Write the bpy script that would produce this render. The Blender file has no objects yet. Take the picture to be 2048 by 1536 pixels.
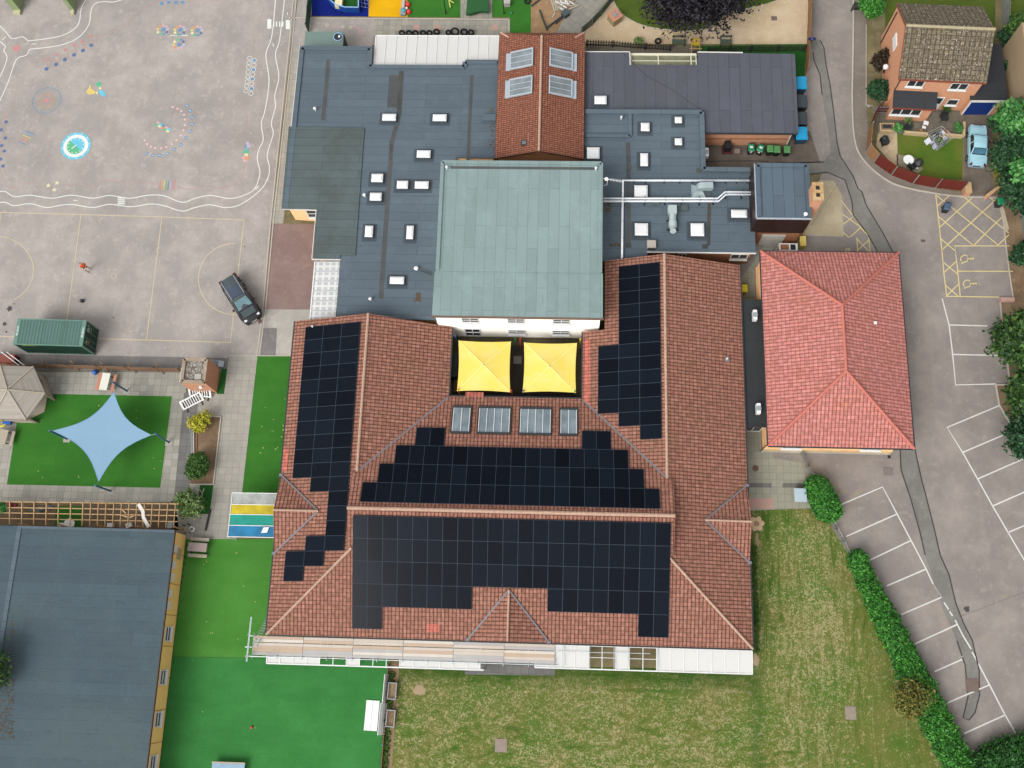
import bpy, math, random
import numpy as np
from mathutils import Vector, Matrix
random.seed(7)
rng = np.random.default_rng(7)
sc = bpy.context.scene
COL = sc.collection
PI = math.pi
# ------------------------------------------------------------------ camera
CAM_H = 83.0
cam_d = bpy.data.cameras.new('camera')
cam = bpy.data.objects.new('camera', cam_d)
COL.objects.link(cam)
cam.location = (0, 0, CAM_H)
cam.rotation_mode = 'XYZ'
cam.rotation_euler = (0.27030217, 0.03798602, 0.02940463)
FPX = 1983.72
cam_d.sensor_width = 36.0
cam_d.lens = 36.0 * FPX / 2048.0
cam_d.clip_start = 1.0
cam_d.clip_end = 2000.0
sc.camera = cam
# ------------------------------------------------------------------ world + sun (bright overcast)
SUN_EL, SUN_AZ = math.radians(46), math.radians(-142)   # azimuth from +y towards +x: the light comes from the upper left
w = bpy.data.worlds.new('World'); sc.world = w; w.use_nodes = True
nt = w.node_tree; nt.nodes.clear()
sky = nt.nodes.new('ShaderNodeTexSky'); sky.sky_type = 'NISHITA'; sky.sun_disc = False
sky.sun_elevation = SUN_EL; sky.sun_rotation = SUN_AZ; sky.dust_density = 4.0; sky.air_density = 1.0
hs = nt.nodes.new('ShaderNodeHueSaturation'); hs.inputs['Saturation'].default_value = 0.10
bg = nt.nodes.new('ShaderNodeBackground'); bg.inputs['Strength'].default_value = 0.15
wo = nt.nodes.new('ShaderNodeOutputWorld')
nt.links.new(sky.outputs[0], hs.inputs['Color']); nt.links.new(hs.outputs[0], bg.inputs[0]); nt.links.new(bg.outputs[0], wo.inputs[0])
sd = bpy.data.lights.new('sun', 'SUN'); sd.energy = 0.7; sd.angle = math.radians(32); sd.color = (1.0, 0.965, 0.92)
sun = bpy.data.objects.new('sun', sd); COL.objects.link(sun)
sdir = Vector((math.sin(SUN_AZ) * math.cos(SUN_EL), math.cos(SUN_AZ) * math.cos(SUN_EL), math.sin(SUN_EL)))
sun.rotation_euler = sdir.to_track_quat('Z', 'Y').to_euler(); sun.location = (0, 0, 60)
sc.view_settings.view_transform = 'Standard'; sc.view_settings.look = 'None'
sc.view_settings.exposure = 1.14; sc.view_settings.gamma = 1.0; sc.view_settings.use_curve_mapping = False
# ------------------------------------------------------------------ photo pixel (2048 wide) -> world point on a plane
CR = cam.rotation_euler.to_matrix()
def ray(u, v):
    d = CR @ Vector(((u - 1024) / FPX, -(v - 768) / FPX, -1)); return d / -d.z
def W(u, v, h=0.0):
    d = ray(u, v) * (CAM_H - h); return Vector((d.x, d.y, h))
def onY(u, v, Y):
    d = ray(u, v); t = Y / d.y; return Vector((d.x * t, Y, CAM_H - t))
def onX(u, v, X):
    d = ray(u, v); t = X / d.x; return Vector((X, d.y * t, CAM_H - t))
def onP(u, v, p0, n):
    d = ray(u, v); o = Vector((0, 0, CAM_H)); t = (Vector(p0) - o).dot(n) / d.dot(n); return o + d * t
# ------------------------------------------------------------------ materials
KA = 0.5
def lin(v):
    v /= 255.0
    return v / 12.92 if v <= 0.04045 else ((v + 0.055) / 1.055) ** 2.4
def c(r, g, b, k=None):
    k = KA if k is None else k
    return (min(.85, lin(r) * k), min(.85, lin(g) * k), min(.85, lin(b) * k), 1)
def sc_col(col, f): return (min(.9, col[0] * f), min(.9, col[1] * f), min(.9, col[2] * f), 1)
class NB:
    def __init__(s, name, rough=.85, spec=.25, metal=0):
        s.m = bpy.data.materials.new(name); s.m.use_nodes = True
        s.t = s.m.node_tree; s.b = s.t.nodes['Principled BSDF']
        s.b.inputs['Roughness'].default_value = rough
        s.b.inputs['Specular IOR Level'].default_value = spec
        s.b.inputs['Metallic'].default_value = metal
    def n(s, typ, **kw):
        o = s.t.nodes.new('ShaderNode' + typ)
        for k, v in kw.items(): setattr(o, k, v)
        return o
    def l(s, a, b): s.t.links.new(a, b)
    def pos(s): return s.n('NewGeometry').outputs['Position']
    def objc(s): return s.n('TexCoord').outputs['Object']
    def uv(s): return s.n('TexCoord').outputs['UV']
    def mapv(s, v, scale=(1, 1, 1), loc=(0, 0, 0), rot=(0, 0, 0)):
        m = s.n('Mapping'); s.l(v, m.inputs[0]); m.inputs['Scale'].default_value = scale; m.inputs['Location'].default_value = loc; m.inputs['Rotation'].default_value = rot
        return m.outputs[0]
    def noise(s, v, scale, detail=3, rough=.55, dist=0):
        o = s.n('TexNoise'); s.l(v, o.inputs['Vector']); o.inputs['Scale'].default_value = scale; o.inputs['Detail'].default_value = detail; o.inputs['Roughness'].default_value = rough; o.inputs['Distortion'].default_value = dist
        return o.outputs['Fac']
    def ramp(s, f, stops, interp='LINEAR'):
        o = s.n('ValToRGB'); o.color_ramp.interpolation = interp; e = o.color_ramp.elements
        while len(e) < len(stops): e.new(.5)
        for i, (p, col) in enumerate(stops):
            e[i].position = p; e[i].color = col if isinstance(col, tuple) else (col, col, col, 1)
        s.l(f, o.inputs[0]); return o.outputs[0]
    def mix(s, f, a, b, mode='MIX'):
        o = s.n('Mix', data_type='RGBA', blend_type=mode)
        for inp, x in ((o.inputs[0], f), (o.inputs[6], a), (o.inputs[7], b)):
            if isinstance(x, (int, float)): inp.default_value = x
            elif isinstance(x, tuple): inp.default_value = x
            else: s.l(x, inp)
        return o.outputs[2]
    def math(s, op, a, b=None):
        o = s.n('Math', operation=op)
        for i, x in enumerate((a, b)):
            if x is None: continue
            if isinstance(x, (int, float)): o.inputs[i].default_value = x
            else: s.l(x, o.inputs[i])
        return o.outputs[0]
    def brick(s, v, bw, bh, ms, c1, c2, mort, off=.5, bias=0, smooth=.1):
        o = s.n('TexBrick'); s.l(v, o.inputs['Vector']); o.inputs['Scale'].default_value = 1.0
        o.offset = off; o.inputs['Brick Width'].default_value = bw; o.inputs['Row Height'].default_value = bh; o.inputs['Mortar Size'].default_value = ms
        o.inputs['Mortar Smooth'].default_value = smooth; o.inputs['Bias'].default_value = bias
        o.inputs['Color1'].default_value = c1; o.inputs['Color2'].default_value = c2; o.inputs['Mortar'].default_value = mort
        return o
    def out(s, col, bump=None, bs=.3, bd=.02):
        if isinstance(col, tuple): s.b.inputs['Base Color'].default_value = col
        else: s.l(col, s.b.inputs['Base Color'])
        if bump is not None:
            b = s.n('Bump'); b.inputs['Strength'].default_value = bs; b.inputs['Distance'].default_value = bd
            s.l(bump, b.inputs['Height']); s.l(b.outputs[0], s.b.inputs['Normal'])
        return s.m
MC = {}
def plain(name, col, rough=.7, var=.12, scale=2.0, spec=.3, metal=0, coord='obj', fine=25.0, bump=.0):
    """one paint/plastic/wood colour with two scales of uneven tone"""
    if name in MC: return MC[name]
    b = NB(name, rough, spec, metal)
    v = b.objc() if coord == 'obj' else b.pos()
    a = b.noise(v, scale, 3); f = b.noise(v, fine, 2)
    k = b.ramp(a, [(.3, sc_col(col, 1 - var)), (.7, sc_col(col, 1 + var))])
    k = b.mix(.5, k, b.ramp(f, [(.3, sc_col(col, 1 - var)), (.7, sc_col(col, 1 + var))]))
    MC[name] = b.out(k, f if bump else None, bump)
    return MC[name]
def tarmac(name, col, light, dark, fine=.22, blot=.5, sandy=None):
    b = NB(name, .92, .15); v = b.pos()
    k = b.mix(b.ramp(b.noise(v, .35, 6, .65), [(.42, 0), (.66, 1)]), col, light)
    k = b.mix(b.ramp(b.noise(b.mapv(v, (1, 1, 1), (31, 7, 0)), .12, 5, .6), [(.40, 0), (.70, blot)]), k, dark)
    k = b.mix(b.ramp(b.noise(b.mapv(v, (2.2, .12, 1), (3, 9, 0)), .8, 4, .7), [(.55, 0), (.75, .35)]), k, light)
    g = b.noise(v, 14, 3, .8)
    k = b.mix(b.ramp(b.noise(b.mapv(v, (1, 1, 1), (5, 5, 2)), 1.7, 4, .7), [(.54, 0), (.68, .55)]), k, sc_col(light, 1.08))
    if sandy: k = b.mix(b.ramp(b.noise(b.mapv(v, (1, 1, 1), (15, 3, 2)), .22, 6, .75), [(.58, 0), (.70, .6)]), k, sandy)
    k = b.mix(1.0, k, b.ramp(g, [(.25, 1 - fine), (.75, 1 + fine)]), 'MULTIPLY')
    return b.out(k, g, .25, .01)
def paving(name, c1, c2, mort, bw=.6, bh=.6, off=.0, rot=0, coord='pos', pink=None):
    b = NB(name, .9, .15); v = b.mapv(b.pos() if coord == 'pos' else b.uv(), rot=(0, 0, rot))
    br = b.brick(v, bw, bh, .012, c1, c2, mort, off, 0)
    k = b.mix(b.ramp(b.noise(v, .9, 5, .7), [(.35, 0), (.75, .5)]), br.outputs[0], sc_col(c1, .72))
    k = b.mix(b.ramp(b.noise(v, 3.5, 4, .7), [(.5, 0), (.72, .45)]), k, sc_col(c2, 1.2))
    k = b.mix(1.0, k, b.ramp(b.noise(v, 22, 2, .8), [(.25, .85), (.75, 1.15)]), 'MULTIPLY')
    return b.out(k, br.outputs['Fac'], .3, -.01)
def tiles(name, c1, c2, mort, light, bw=.30, bh=.34, ms=.022, off=.0, moss=None, roll=.9, wp=.30, spots=.0):
    """interlocking clay/concrete tiles: courses and rolls laid out on the roof plane in metres"""
    b = NB(name, .85, .2); v = b.uv()
    br = b.brick(v, bw, bh, ms, c1, c2, mort, off, -.1, .3)
    sep = b.n('SeparateXYZ'); b.l(v, sep.inputs[0])
    saw = b.math('FRACT', b.math('DIVIDE', sep.outputs[1], bh))
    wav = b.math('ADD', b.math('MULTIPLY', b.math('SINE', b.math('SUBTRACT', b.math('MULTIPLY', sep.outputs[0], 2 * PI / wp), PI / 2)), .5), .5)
    k = b.mix(b.ramp(b.noise(v, .28, 5, .6), [(.35, 0), (.7, .55)]), br.outputs[0], sc_col(c1, .7))
    k = b.mix(b.ramp(b.noise(b.mapv(v, (3, 1, 1)), 2.5, 3, .8), [(.55, 0), (.8, .6)]), k, light)
    k = b.mix(b.ramp(b.noise(v, 9, 2, .9), [(.63, 0), (.74, .8)]), k, light)
    if moss: k = b.mix(b.ramp(b.noise(v, .5, 6, .8), [(.5, 0), (.75, .6)]), k, moss)
    k = b.mix(1.0, k, b.ramp(b.noise(b.mapv(v, (1 / bw, 1 / bh, 1)), 1.0, 0), [(.3, .82), (.7, 1.18)]), 'MULTIPLY')
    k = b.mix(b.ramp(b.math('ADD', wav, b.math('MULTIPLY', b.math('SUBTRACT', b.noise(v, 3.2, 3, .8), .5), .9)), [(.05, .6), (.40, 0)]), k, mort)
    if spots: k = b.mix(b.ramp(b.noise(b.mapv(v, (1, 1, 1), (9, 4, 0)), 4.2, 2, .9), [(.60, 0), (.68, spots)]), k, c(206, 200, 184))
    h = b.math('ADD', b.math('MULTIPLY', wav, .35 * roll), b.math('MULTIPLY', b.math('SUBTRACT', 1.0, saw), 1.0))
    return b.out(k, h, .7, .035)
def felt(name, col, axis='x', sw=1.0, ln=9.0, tint=None, seam=.6, blot=.35, grain=.14):
    """roofing felt laid in lapped strips, grit surface, ponding marks"""
    b = NB(name, .9, .2); v = b.mapv(b.pos(), rot=(0, 0, 0 if axis == 'x' else PI / 2))
    d = sc_col(col, seam)
    br = b.brick(v, ln, sw, .03, sc_col(col, 1.07), sc_col(col, .93), d, .37, 0, .5)
    t = tint or sc_col(col, .78)
    k = b.mix(b.ramp(b.noise(v, .13, 6, .65), [(.42, 0), (.72, blot * 1.6)]), br.outputs[0], t)
    k = b.mix(b.ramp(b.noise(b.mapv(v, (1, 1, 1), (8, 3, 0)), .55, 5, .7), [(.52, 0), (.75, .4)]), k, sc_col(col, 1.35))
    k = b.mix(b.ramp(b.noise(b.mapv(v, (.5, 2.2, 1), (2, 6, 0)), .8, 6, .75), [(.56, 0), (.68, .4)]), k, sc_col(col, .68))
    g = b.noise(v, 16, 2, .8)
    k = b.mix(1.0, k, b.ramp(g, [(.25, 1 - grain), (.75, 1 + grain)]), 'MULTIPLY')
    return b.out(k, g, .3, .01)
def brickwall(name, c1, c2, mort):
    b = NB(name, .9, .15); br = b.brick(b.uv(), .225, .075, .010, c1, c2, mort, .5, 0, .2)
    k = b.mix(b.ramp(b.noise(b.uv(), .6, 4, .7), [(.4, 0), (.8, .4)]), br.outputs[0], sc_col(c1, .75))
    return b.out(k, br.outputs['Fac'], .3, -.01)
def turf(name, col, col2, streak=0):
    b = NB(name, .95, .1); v = b.pos()
    k = b.mix(b.ramp(b.noise(v, .3, 5, .6), [(.35, 0), (.68, 1)]), col, col2)
    k = b.mix(b.ramp(b.noise(b.mapv(v, (.25, 1, 1), (3, 3, 3)), .5, 6, .7), [(.45, 0), (.75, .5)]), k, sc_col(col2, .72))
    k = b.mix(b.ramp(b.noise(b.mapv(v, (1, 1, 1), (7, 1, 3)), .9, 6, .8), [(.58, 0), (.78, .35)]), k, sc_col(col, 1.6))
    g = b.noise(v, 20, 3, .9)
    k = b.mix(1.0, k, b.ramp(g, [(.25, .72), (.75, 1.28)]), 'MULTIPLY')
    return b.out(k, g, .5, .02)
def boards(name, c1, c2, gap, bw=3.9, bh=.225, coord='uv', off=0.0, ms=.008, var=.35):
    b = NB(name, .85, .15); v = b.uv() if coord == 'uv' else b.pos()
    br = b.brick(v, bw, bh, ms, c1, c2, gap, off, 0, .1)
    k = b.mix(b.ramp(b.noise(b.mapv(v, (.6, 6, 1)), 2.0, 4, .7), [(.35, 0), (.75, var)]), br.outputs[0], sc_col(c1, .6))
    return b.out(k)
def leafmat(name, cols, rough=.6):
    b = NB(name, rough, .25)
    r = b.n('NewGeometry').outputs['Random Per Island']
    st = [(i / (len(cols) - 1), cc) for i, cc in enumerate(cols)]
    k = b.ramp(r, st)
    k = b.mix(b.ramp(b.noise(b.pos(), 1.1, 3, .6), [(.35, .0), (.7, .5)]), k, sc_col(cols[0], .8))
    return b.out(k)
def glassy(name, col, rough=.12, spec=.6, alpha=1):
    b = NB(name, rough, spec)
    k = b.mix(b.ramp(b.noise(b.pos(), .8, 3), [(.35, 0), (.7, 1)]), sc_col(col, .75), sc_col(col, 1.25))
    if alpha < 1: b.b.inputs['Alpha'].default_value = alpha
    return b.out(k)
# ------------------------------------------------------------------ mesh builder
class MB:
    def __init__(s): s.v = []; s.f = []; s.mi = []; s.M = None; s.cur = 0
    def add(s, vs, fs):
        o = len(s.v)
        if s.M is not None: vs = [s.M @ Vector(p) for p in vs]
        s.v += [tuple(p) for p in vs]; s.f += [tuple(i + o for i in f) for f in fs]; s.mi += [s.cur] * len(fs); return s
    def poly(s, pts): return s.add(pts, [tuple(range(len(pts)))])
    def box(s, a, b):
        x0, x1 = sorted((a[0], b[0])); y0, y1 = sorted((a[1], b[1])); z0, z1 = sorted((a[2], b[2]))
        return s.add([(x0, y0, z0), (x1, y0, z0), (x1, y1, z0), (x0, y1, z0), (x0, y0, z1), (x1, y0, z1), (x1, y1, z1), (x0, y1, z1)],
                     [(3, 2, 1, 0), (4, 5, 6, 7), (0, 1, 5, 4), (1, 2, 6, 5), (2, 3, 7, 6), (3, 0, 4, 7)])
    def prism(s, xy, z0, z1, top=True, bottom=True):
        xy = [(p[0], p[1]) for p in xy]; n = len(xy)
        A = sum(xy[i][0] * xy[(i + 1) % n][1] - xy[(i + 1) % n][0] * xy[i][1] for i in range(n))
        if A < 0: xy = xy[::-1]
        vs = [(x, y, z0) for x, y in xy] + [(x, y, z1) for x, y in xy]
        fs = [(i, (i + 1) % n, n + (i + 1) % n, n + i) for i in range(n)]
        if top: fs.append(tuple(range(n, 2 * n)))
        if bottom: fs.append(tuple(range(n - 1, -1, -1)))
        return s.add(vs, fs)
    def slab(s, pts, t):
        """sloping polygon with vertical thickness t below it"""
        pts = [Vector(p) for p in pts]; n = len(pts)
        nn = Vector((0, 0, 0))
        for i in range(n): nn += pts[i].cross(pts[(i + 1) % n])
        if nn.z < 0: pts = pts[::-1]
        vs = pts + [p - Vector((0, 0, t)) for p in pts]
        return s.add(vs, [tuple(range(n)), tuple(range(2 * n - 1, n - 1, -1))] + [(n + i, n + (i + 1) % n, (i + 1) % n, i) for i in range(n)])
    def tube(s, pts, r, n=8, caps=True):
        pts = [Vector(p) for p in pts]; rs = r if isinstance(r, (list, tuple)) else [r] * len(pts)
        vs = []; fs = []
        for i, p in enumerate(pts):
            d = (pts[min(i + 1, len(pts) - 1)] - pts[max(i - 1, 0)]).normalized()
            a = d.orthogonal().normalized() if abs(d.z) > .99 else d.cross(Vector((0, 0, 1))).normalized()
            b = d.cross(a).normalized()
            for k in range(n):
                t = 2 * PI * k / n; vs.append(p + a * (rs[i] * math.cos(t)) + b * (rs[i] * math.sin(t)))
        for i in range(len(pts) - 1):
            for k in range(n):
                fs.append((i * n + k, i * n + (k + 1) % n, (i + 1) * n + (k + 1) % n, (i + 1) * n + k))
        if caps: fs += [tuple(range(n - 1, -1, -1)), tuple(range((len(pts) - 1) * n, len(pts) * n))]
        return s.add(vs, fs)
    def bar(s, p, q, wd, h=None, up=Vector((0, 0, 1))):
        """rectangular bar from p to q, width wd across, height h"""
        p = Vector(p); q = Vector(q); h = wd if h is None else h; d = (q - p).normalized()
        a = d.cross(up)
        a = d.orthogonal() if a.length < 1e-4 else a
        a = a.normalized() * wd / 2; b = a.cross(d).normalized() * h / 2
        vs = [p - a - b, p + a - b, p + a + b, p - a + b, q - a - b, q + a - b, q + a + b, q - a + b]
        return s.add(vs, [(0, 1, 2, 3)[::-1], (4, 5, 6, 7), (0, 1, 5, 4), (1, 2, 6, 5), (2, 3, 7, 6), (3, 0, 4, 7)])
    def disc(s, cx, cy, z, r, n=24, r2=None, rot=0):
        if r2 is None: return s.poly([(cx + r * math.cos(rot + 2 * PI * k / n), cy + r * math.sin(rot + 2 * PI * k / n), z) for k in range(n)])
        vs = []; fs = []
        for k in range(n):
            t = rot + 2 * PI * k / n; vs += [(cx + r * math.cos(t), cy + r * math.sin(t), z), (cx + r2 * math.cos(t), cy + r2 * math.sin(t), z)]
        for k in range(n):
            j = (k + 1) % n; fs.append((2 * k, 2 * j, 2 * j + 1, 2 * k + 1) if r > r2 else (2 * k + 1, 2 * j + 1, 2 * j, 2 * k))
        return s.add(vs, fs)
    def lathe(s, prof, n=16, c0=(0, 0, 0)):
        vs = []; fs = []
        for r, z in prof:
            for k in range(n):
                t = 2 * PI * k / n; vs.append((c0[0] + r * math.cos(t), c0[1] + r * math.sin(t), c0[2] + z))
        for i in range(len(prof) - 1):
            for k in range(n): fs.append((i * n + k, i * n + (k + 1) % n, (i + 1) * n + (k + 1) % n, (i + 1) * n + k))
        fs += [tuple(range(n - 1, -1, -1)), tuple(range((len(prof) - 1) * n, len(prof) * n))]
        return s.add(vs, fs)
    def loft(s, secs, cap=True):
        n = len(secs[0]); vs = [p for q in secs for p in q]; fs = []
        for i in range(len(secs) - 1):
            for k in range(n - 1): fs.append((i * n + k, i * n + k + 1, (i + 1) * n + k + 1, (i + 1) * n + k))
        if cap: fs += [tuple(range(n - 1, -1, -1)), tuple(range((len(secs) - 1) * n, len(secs) * n))]
        return s.add(vs, fs)
    def stroke(s, pts, wd, z, closed=False):
        """flat painted line of width wd along points (x,y)"""
        P = [Vector((p[0], p[1], 0)) for p in pts]; n = len(P); vs = []; fs = []
        for i in range(n):
            a = P[(i - 1) % n] if closed or i > 0 else P[i]; b = P[(i + 1) % n] if closed or i < n - 1 else P[i]
            d = (b - a).normalized(); q = Vector((-d.y, d.x, 0)) * wd / 2
            vs += [P[i] - q + Vector((0, 0, z)), P[i] + q + Vector((0, 0, z))]
        for i in range(n if closed else n - 1):
            j = (i + 1) % n; fs.append((2 * i, 2 * j, 2 * j + 1, 2 * i + 1))
        return s.add(vs, fs)
    def build(s, name, mats, parent=None, world=False, smooth=False, label=None, keep0=False):
        V = [Vector(p) for p in s.v]
        loc = Vector((0, 0, 0))
        if parent is not None and world:
            Mi = parent_matrix(parent).inverted(); V = [Mi @ p for p in V]
        elif parent is None and not keep0 and V:
            xs = [p.x for p in V]; ys = [p.y for p in V]; zs = [p.z for p in V]
            loc = Vector(((min(xs) + max(xs)) / 2, (min(ys) + max(ys)) / 2, min(zs))); V = [p - loc for p in V]
        me = bpy.data.meshes.new(name); me.from_pydata([tuple(p) for p in V], [], s.f)
        for m in (mats if isinstance(mats, (list, tuple)) else [mats]): me.materials.append(m)
        if len(me.polygons) == len(s.mi): me.polygons.foreach_set('material_index', s.mi)
        uvl = me.uv_layers.new(name='UVMap'); VV = [Vector(p) for p in s.v]
        for pg in me.polygons:
            nn = pg.normal
            if parent is not None and world: nn = parent_matrix(parent).to_3x3() @ nn
            if abs(nn.z) > .985: u = Vector((1, 0, 0)); v = Vector((0, 1, 0))
            else: u = Vector((-nn.y, nn.x, 0)).normalized(); v = nn.cross(u)
            for li in pg.loop_indices:
                p = VV[me.loops[li].vertex_index] if len(VV) == len(V) else V[me.loops[li].vertex_index]
                uvl.data[li].uv = (p.dot(u), p.dot(v))
        if smooth: me.polygons.foreach_set('use_smooth', [True] * len(me.polygons))
        me.update()
        o = bpy.data.objects.new(name, me); COL.objects.link(o); o.location = loc
        if parent is not None: o.parent = parent
        if label: o['label'] = label
        return o
def parent_matrix(o):
    m = Matrix.Translation(o.location) @ o.rotation_euler.to_matrix().to_4x4()
    return (parent_matrix(o.parent) @ m) if o.parent else m
def thing(name, label, cat, loc=(0, 0, 0), rz=0, group=None):
    o = bpy.data.objects.new(name, None); COL.objects.link(o); o.location = loc; o.rotation_euler = (0, 0, rz); o.empty_display_size = .3
    return tag(o, label, cat, group)
def tag(o, label, cat, group=None):
    o['label'] = label; o['category'] = cat
    if group: o['group'] = group
    return o
def struct(o, kind='structure'): o['kind'] = kind; return o
def dup(root, loc=None, rz=None, label=None, rot=None):
    r = root.copy(); COL.objects.link(r)
    if loc is not None: r.location = loc
    if rz is not None: r.rotation_euler = (0, 0, rz)
    if rot is not None: r.rotation_euler = rot
    if label: r['label'] = label
    for ch in list(root.children):
        k = ch.copy(); COL.objects.link(k); k.parent = r
        for g in list(ch.children):
            d = g.copy(); COL.objects.link(d); d.parent = k
    return r
def sheet(name, px, h, m, kind='structure'):
    pts = [W(u, v, h) for u, v in px]
    return struct(MB().poly([tuple(p) for p in up(pts)]).build(name, m, keep0=True), kind)
def up(pts):
    A = sum(pts[i].x * pts[(i + 1) % len(pts)].y - pts[(i + 1) % len(pts)].x * pts[i].y for i in range(len(pts)))
    return pts if A > 0 else pts[::-1]
def smoothline(pts, k=6):
    """Catmull-Rom through 2-D points"""
    P = [pts[0]] + list(pts) + [pts[-1]]; out = []
    for i in range(1, len(P) - 2):
        p0, p1, p2, p3 = P[i - 1:i + 3]
        for j in range(k):
            t = j / k
            out.append(tuple(.5 * ((2 * p1[a]) + (-p0[a] + p2[a]) * t + (2 * p0[a] - 5 * p1[a] + 4 * p2[a] - p3[a]) * t * t + (-p0[a] + 3 * p1[a] - 3 * p2[a] + p3[a]) * t ** 3) for a in (0, 1)))
    out.append(tuple(pts[-1])); return out
def XY(px): return [(W(u, v).x, W(u, v).y) for u, v in px]
def leaves(name, blobs, n, size, mat, parent, seed=1, up_bias=-.35, shell=.7, aspect=1.6, flat=.6, world=True, rag=.16):
    """many leaf-sized quads through the volume of a few lumpy blobs; blobs = [(centre, (rx,ry,rz))]"""
    r = np.random.default_rng(seed)
    vol = np.array([(b[1][0] * b[1][1] * b[1][2]) ** .67 for b in blobs]); idx = r.choice(len(blobs), n, p=vol / vol.sum())
    C = np.array([list(b[0]) for b in blobs], float)[idx]; R = np.array([list(b[1]) for b in blobs], float)[idx]
    d = r.normal(size=(n, 3)); d /= np.linalg.norm(d, axis=1)[:, None]; d[:, 2] = np.where(d[:, 2] < up_bias, -d[:, 2], d[:, 2])
    rad = shell + (1.04 - shell) * r.random(n) ** .6
    ph = idx * 1.7
    lump = 1 + rag * np.sin(d[:, 0] * 6 + ph) * np.cos(d[:, 1] * 7 + ph * 1.3) + rag * .7 * np.sin(d[:, 2] * 9 + d[:, 0] * 11 + ph)
    P = C + d * R * (rad * lump)[:, None]; P[:, 2] = np.maximum(P[:, 2], .03)
    N = d * (1 - flat) + np.array([0, 0, 1.0]) * flat * .4 + r.normal(size=(n, 3)) * .55; N /= np.linalg.norm(N, axis=1)[:, None]
    T = np.cross(N, r.normal(size=(n, 3))); T /= np.linalg.norm(T, axis=1)[:, None]; B = np.cross(N, T)
    s = size * (.6 + .8 * r.random(n))[:, None]; T = T * s * aspect / 2; B = B * s / 2
    V = np.stack([P - T, P - B * .9, P + T, P + B * .9], 1).reshape(-1, 3)
    if world and parent is not None: V = V - np.array(parent.location)
    me = bpy.data.meshes.new(name); me.vertices.add(4 * n); me.vertices.foreach_set('co', V.ravel().astype(np.float32))
    me.loops.add(4 * n); me.loops.foreach_set('vertex_index', np.arange(4 * n, dtype=np.int32))
    me.polygons.add(n); me.polygons.foreach_set('loop_start', np.arange(0, 4 * n, 4, dtype=np.int32)); me.polygons.foreach_set('loop_total', np.full(n, 4, np.int32))
    me.materials.append(mat); me.update(calc_edges=True)
    o = bpy.data.objects.new(name, me); COL.objects.link(o)
    if parent is not None: o.parent = parent
    return o
# ------------------------------------------------------------------ materials used all over
TAR_PLAY = tarmac('playground_tarmac', c(170, 162, 156), c(192, 183, 176), c(146, 141, 138))
TAR_ROAD = tarmac('road_tarmac', c(148, 139, 134), c(166, 157, 149), c(130, 124, 120), .16, .4, sandy=c(176, 160, 132))
TAR_DARK = tarmac('dark_tarmac', c(128, 124, 122), c(146, 142, 138), c(112, 108, 106), .16)
TAR_PATCH = tarmac('trench_tarmac', c(128, 126, 120), c(146, 143, 136), c(116, 114, 109), .12)
TAR_RED = tarmac('red_tarmac', c(146, 122, 115), c(160, 138, 130), c(130, 108, 104), .16)
TAR_PAVE = tarmac('footway_tarmac', c(134, 124, 114), c(152, 141, 130), c(116, 108, 100), .18)
TAR_YARD = tarmac('yard_tarmac', c(112, 102, 92), c(136, 124, 112), c(92, 84, 78), .16)
CONC = tarmac('concrete', c(182, 178, 168), c(198, 194, 184), c(160, 156, 146), .1)
CONC_Y = tarmac('old_concrete', c(186, 172, 142), c(202, 190, 160), c(156, 144, 118), .14)
KERB = plain('kerb_concrete', c(196, 188, 172), .9, .12, 1.5)
PAVE = paving('pale_slabs', c(184, 179, 167), c(170, 166, 156), c(132, 126, 116))
PAVE_G = paving('garden_slabs', c(186, 182, 170), c(160, 158, 148), c(122, 116, 104))
PAVE_D = paving('grey_slabs', c(136, 134, 130), c(120, 118, 116), c(90, 88, 84))
PAVE_E = paving('east_slabs', c(176, 174, 156), c(162, 162, 146), c(120, 116, 98))
PAVE_N = paving('mixed_slabs', c(182, 176, 160), c(150, 148, 142), c(116, 108, 98))
PAVE_DG = paving('diagonal_slabs', c(166, 162, 150), c(146, 143, 136), c(112, 108, 100), rot=math.radians(38))
PAVE_H = paving('patio_slabs', c(132, 124, 108), c(116, 110, 98), c(84, 78, 66))
PINKSLAB = plain('pink_slab', c(196, 158, 146), .9, .1)
TURF = turf('artificial_turf', c(66, 128, 46), c(56, 116, 42))
TURF_B = turf('artificial_turf_blue_green', c(68, 140, 72), c(58, 128, 62))
TURF_L = turf('bright_turf', c(86, 148, 64), c(74, 138, 52))
TURF_D = turf('small_turf', c(46, 104, 42), c(40, 92, 38))
LAWN = turf('lawn', c(84, 116, 38), c(120, 122, 54))
LAWN2 = turf('back_lawn', c(96, 112, 44), c(74, 98, 36))
BLUEMAT = turf('blue_rubber', c(24, 44, 138), c(16, 32, 116))
YELMAT = turf('yellow_rubber', c(244, 188, 22), c(236, 176, 18))
SOIL = tarmac('soil', c(132, 108, 84), c(164, 140, 112), c(96, 78, 60), .35)
BARK = tarmac('bark_chips', c(160, 128, 94), c(186, 154, 118), c(122, 94, 68), .45)
SAND = tarmac('gravel', c(206, 184, 150), c(222, 202, 172), c(180, 154, 120), .25)
SCRUB = tarmac('scrub_soil', c(124, 112, 84), c(152, 138, 104), c(84, 88, 48), .3)
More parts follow.
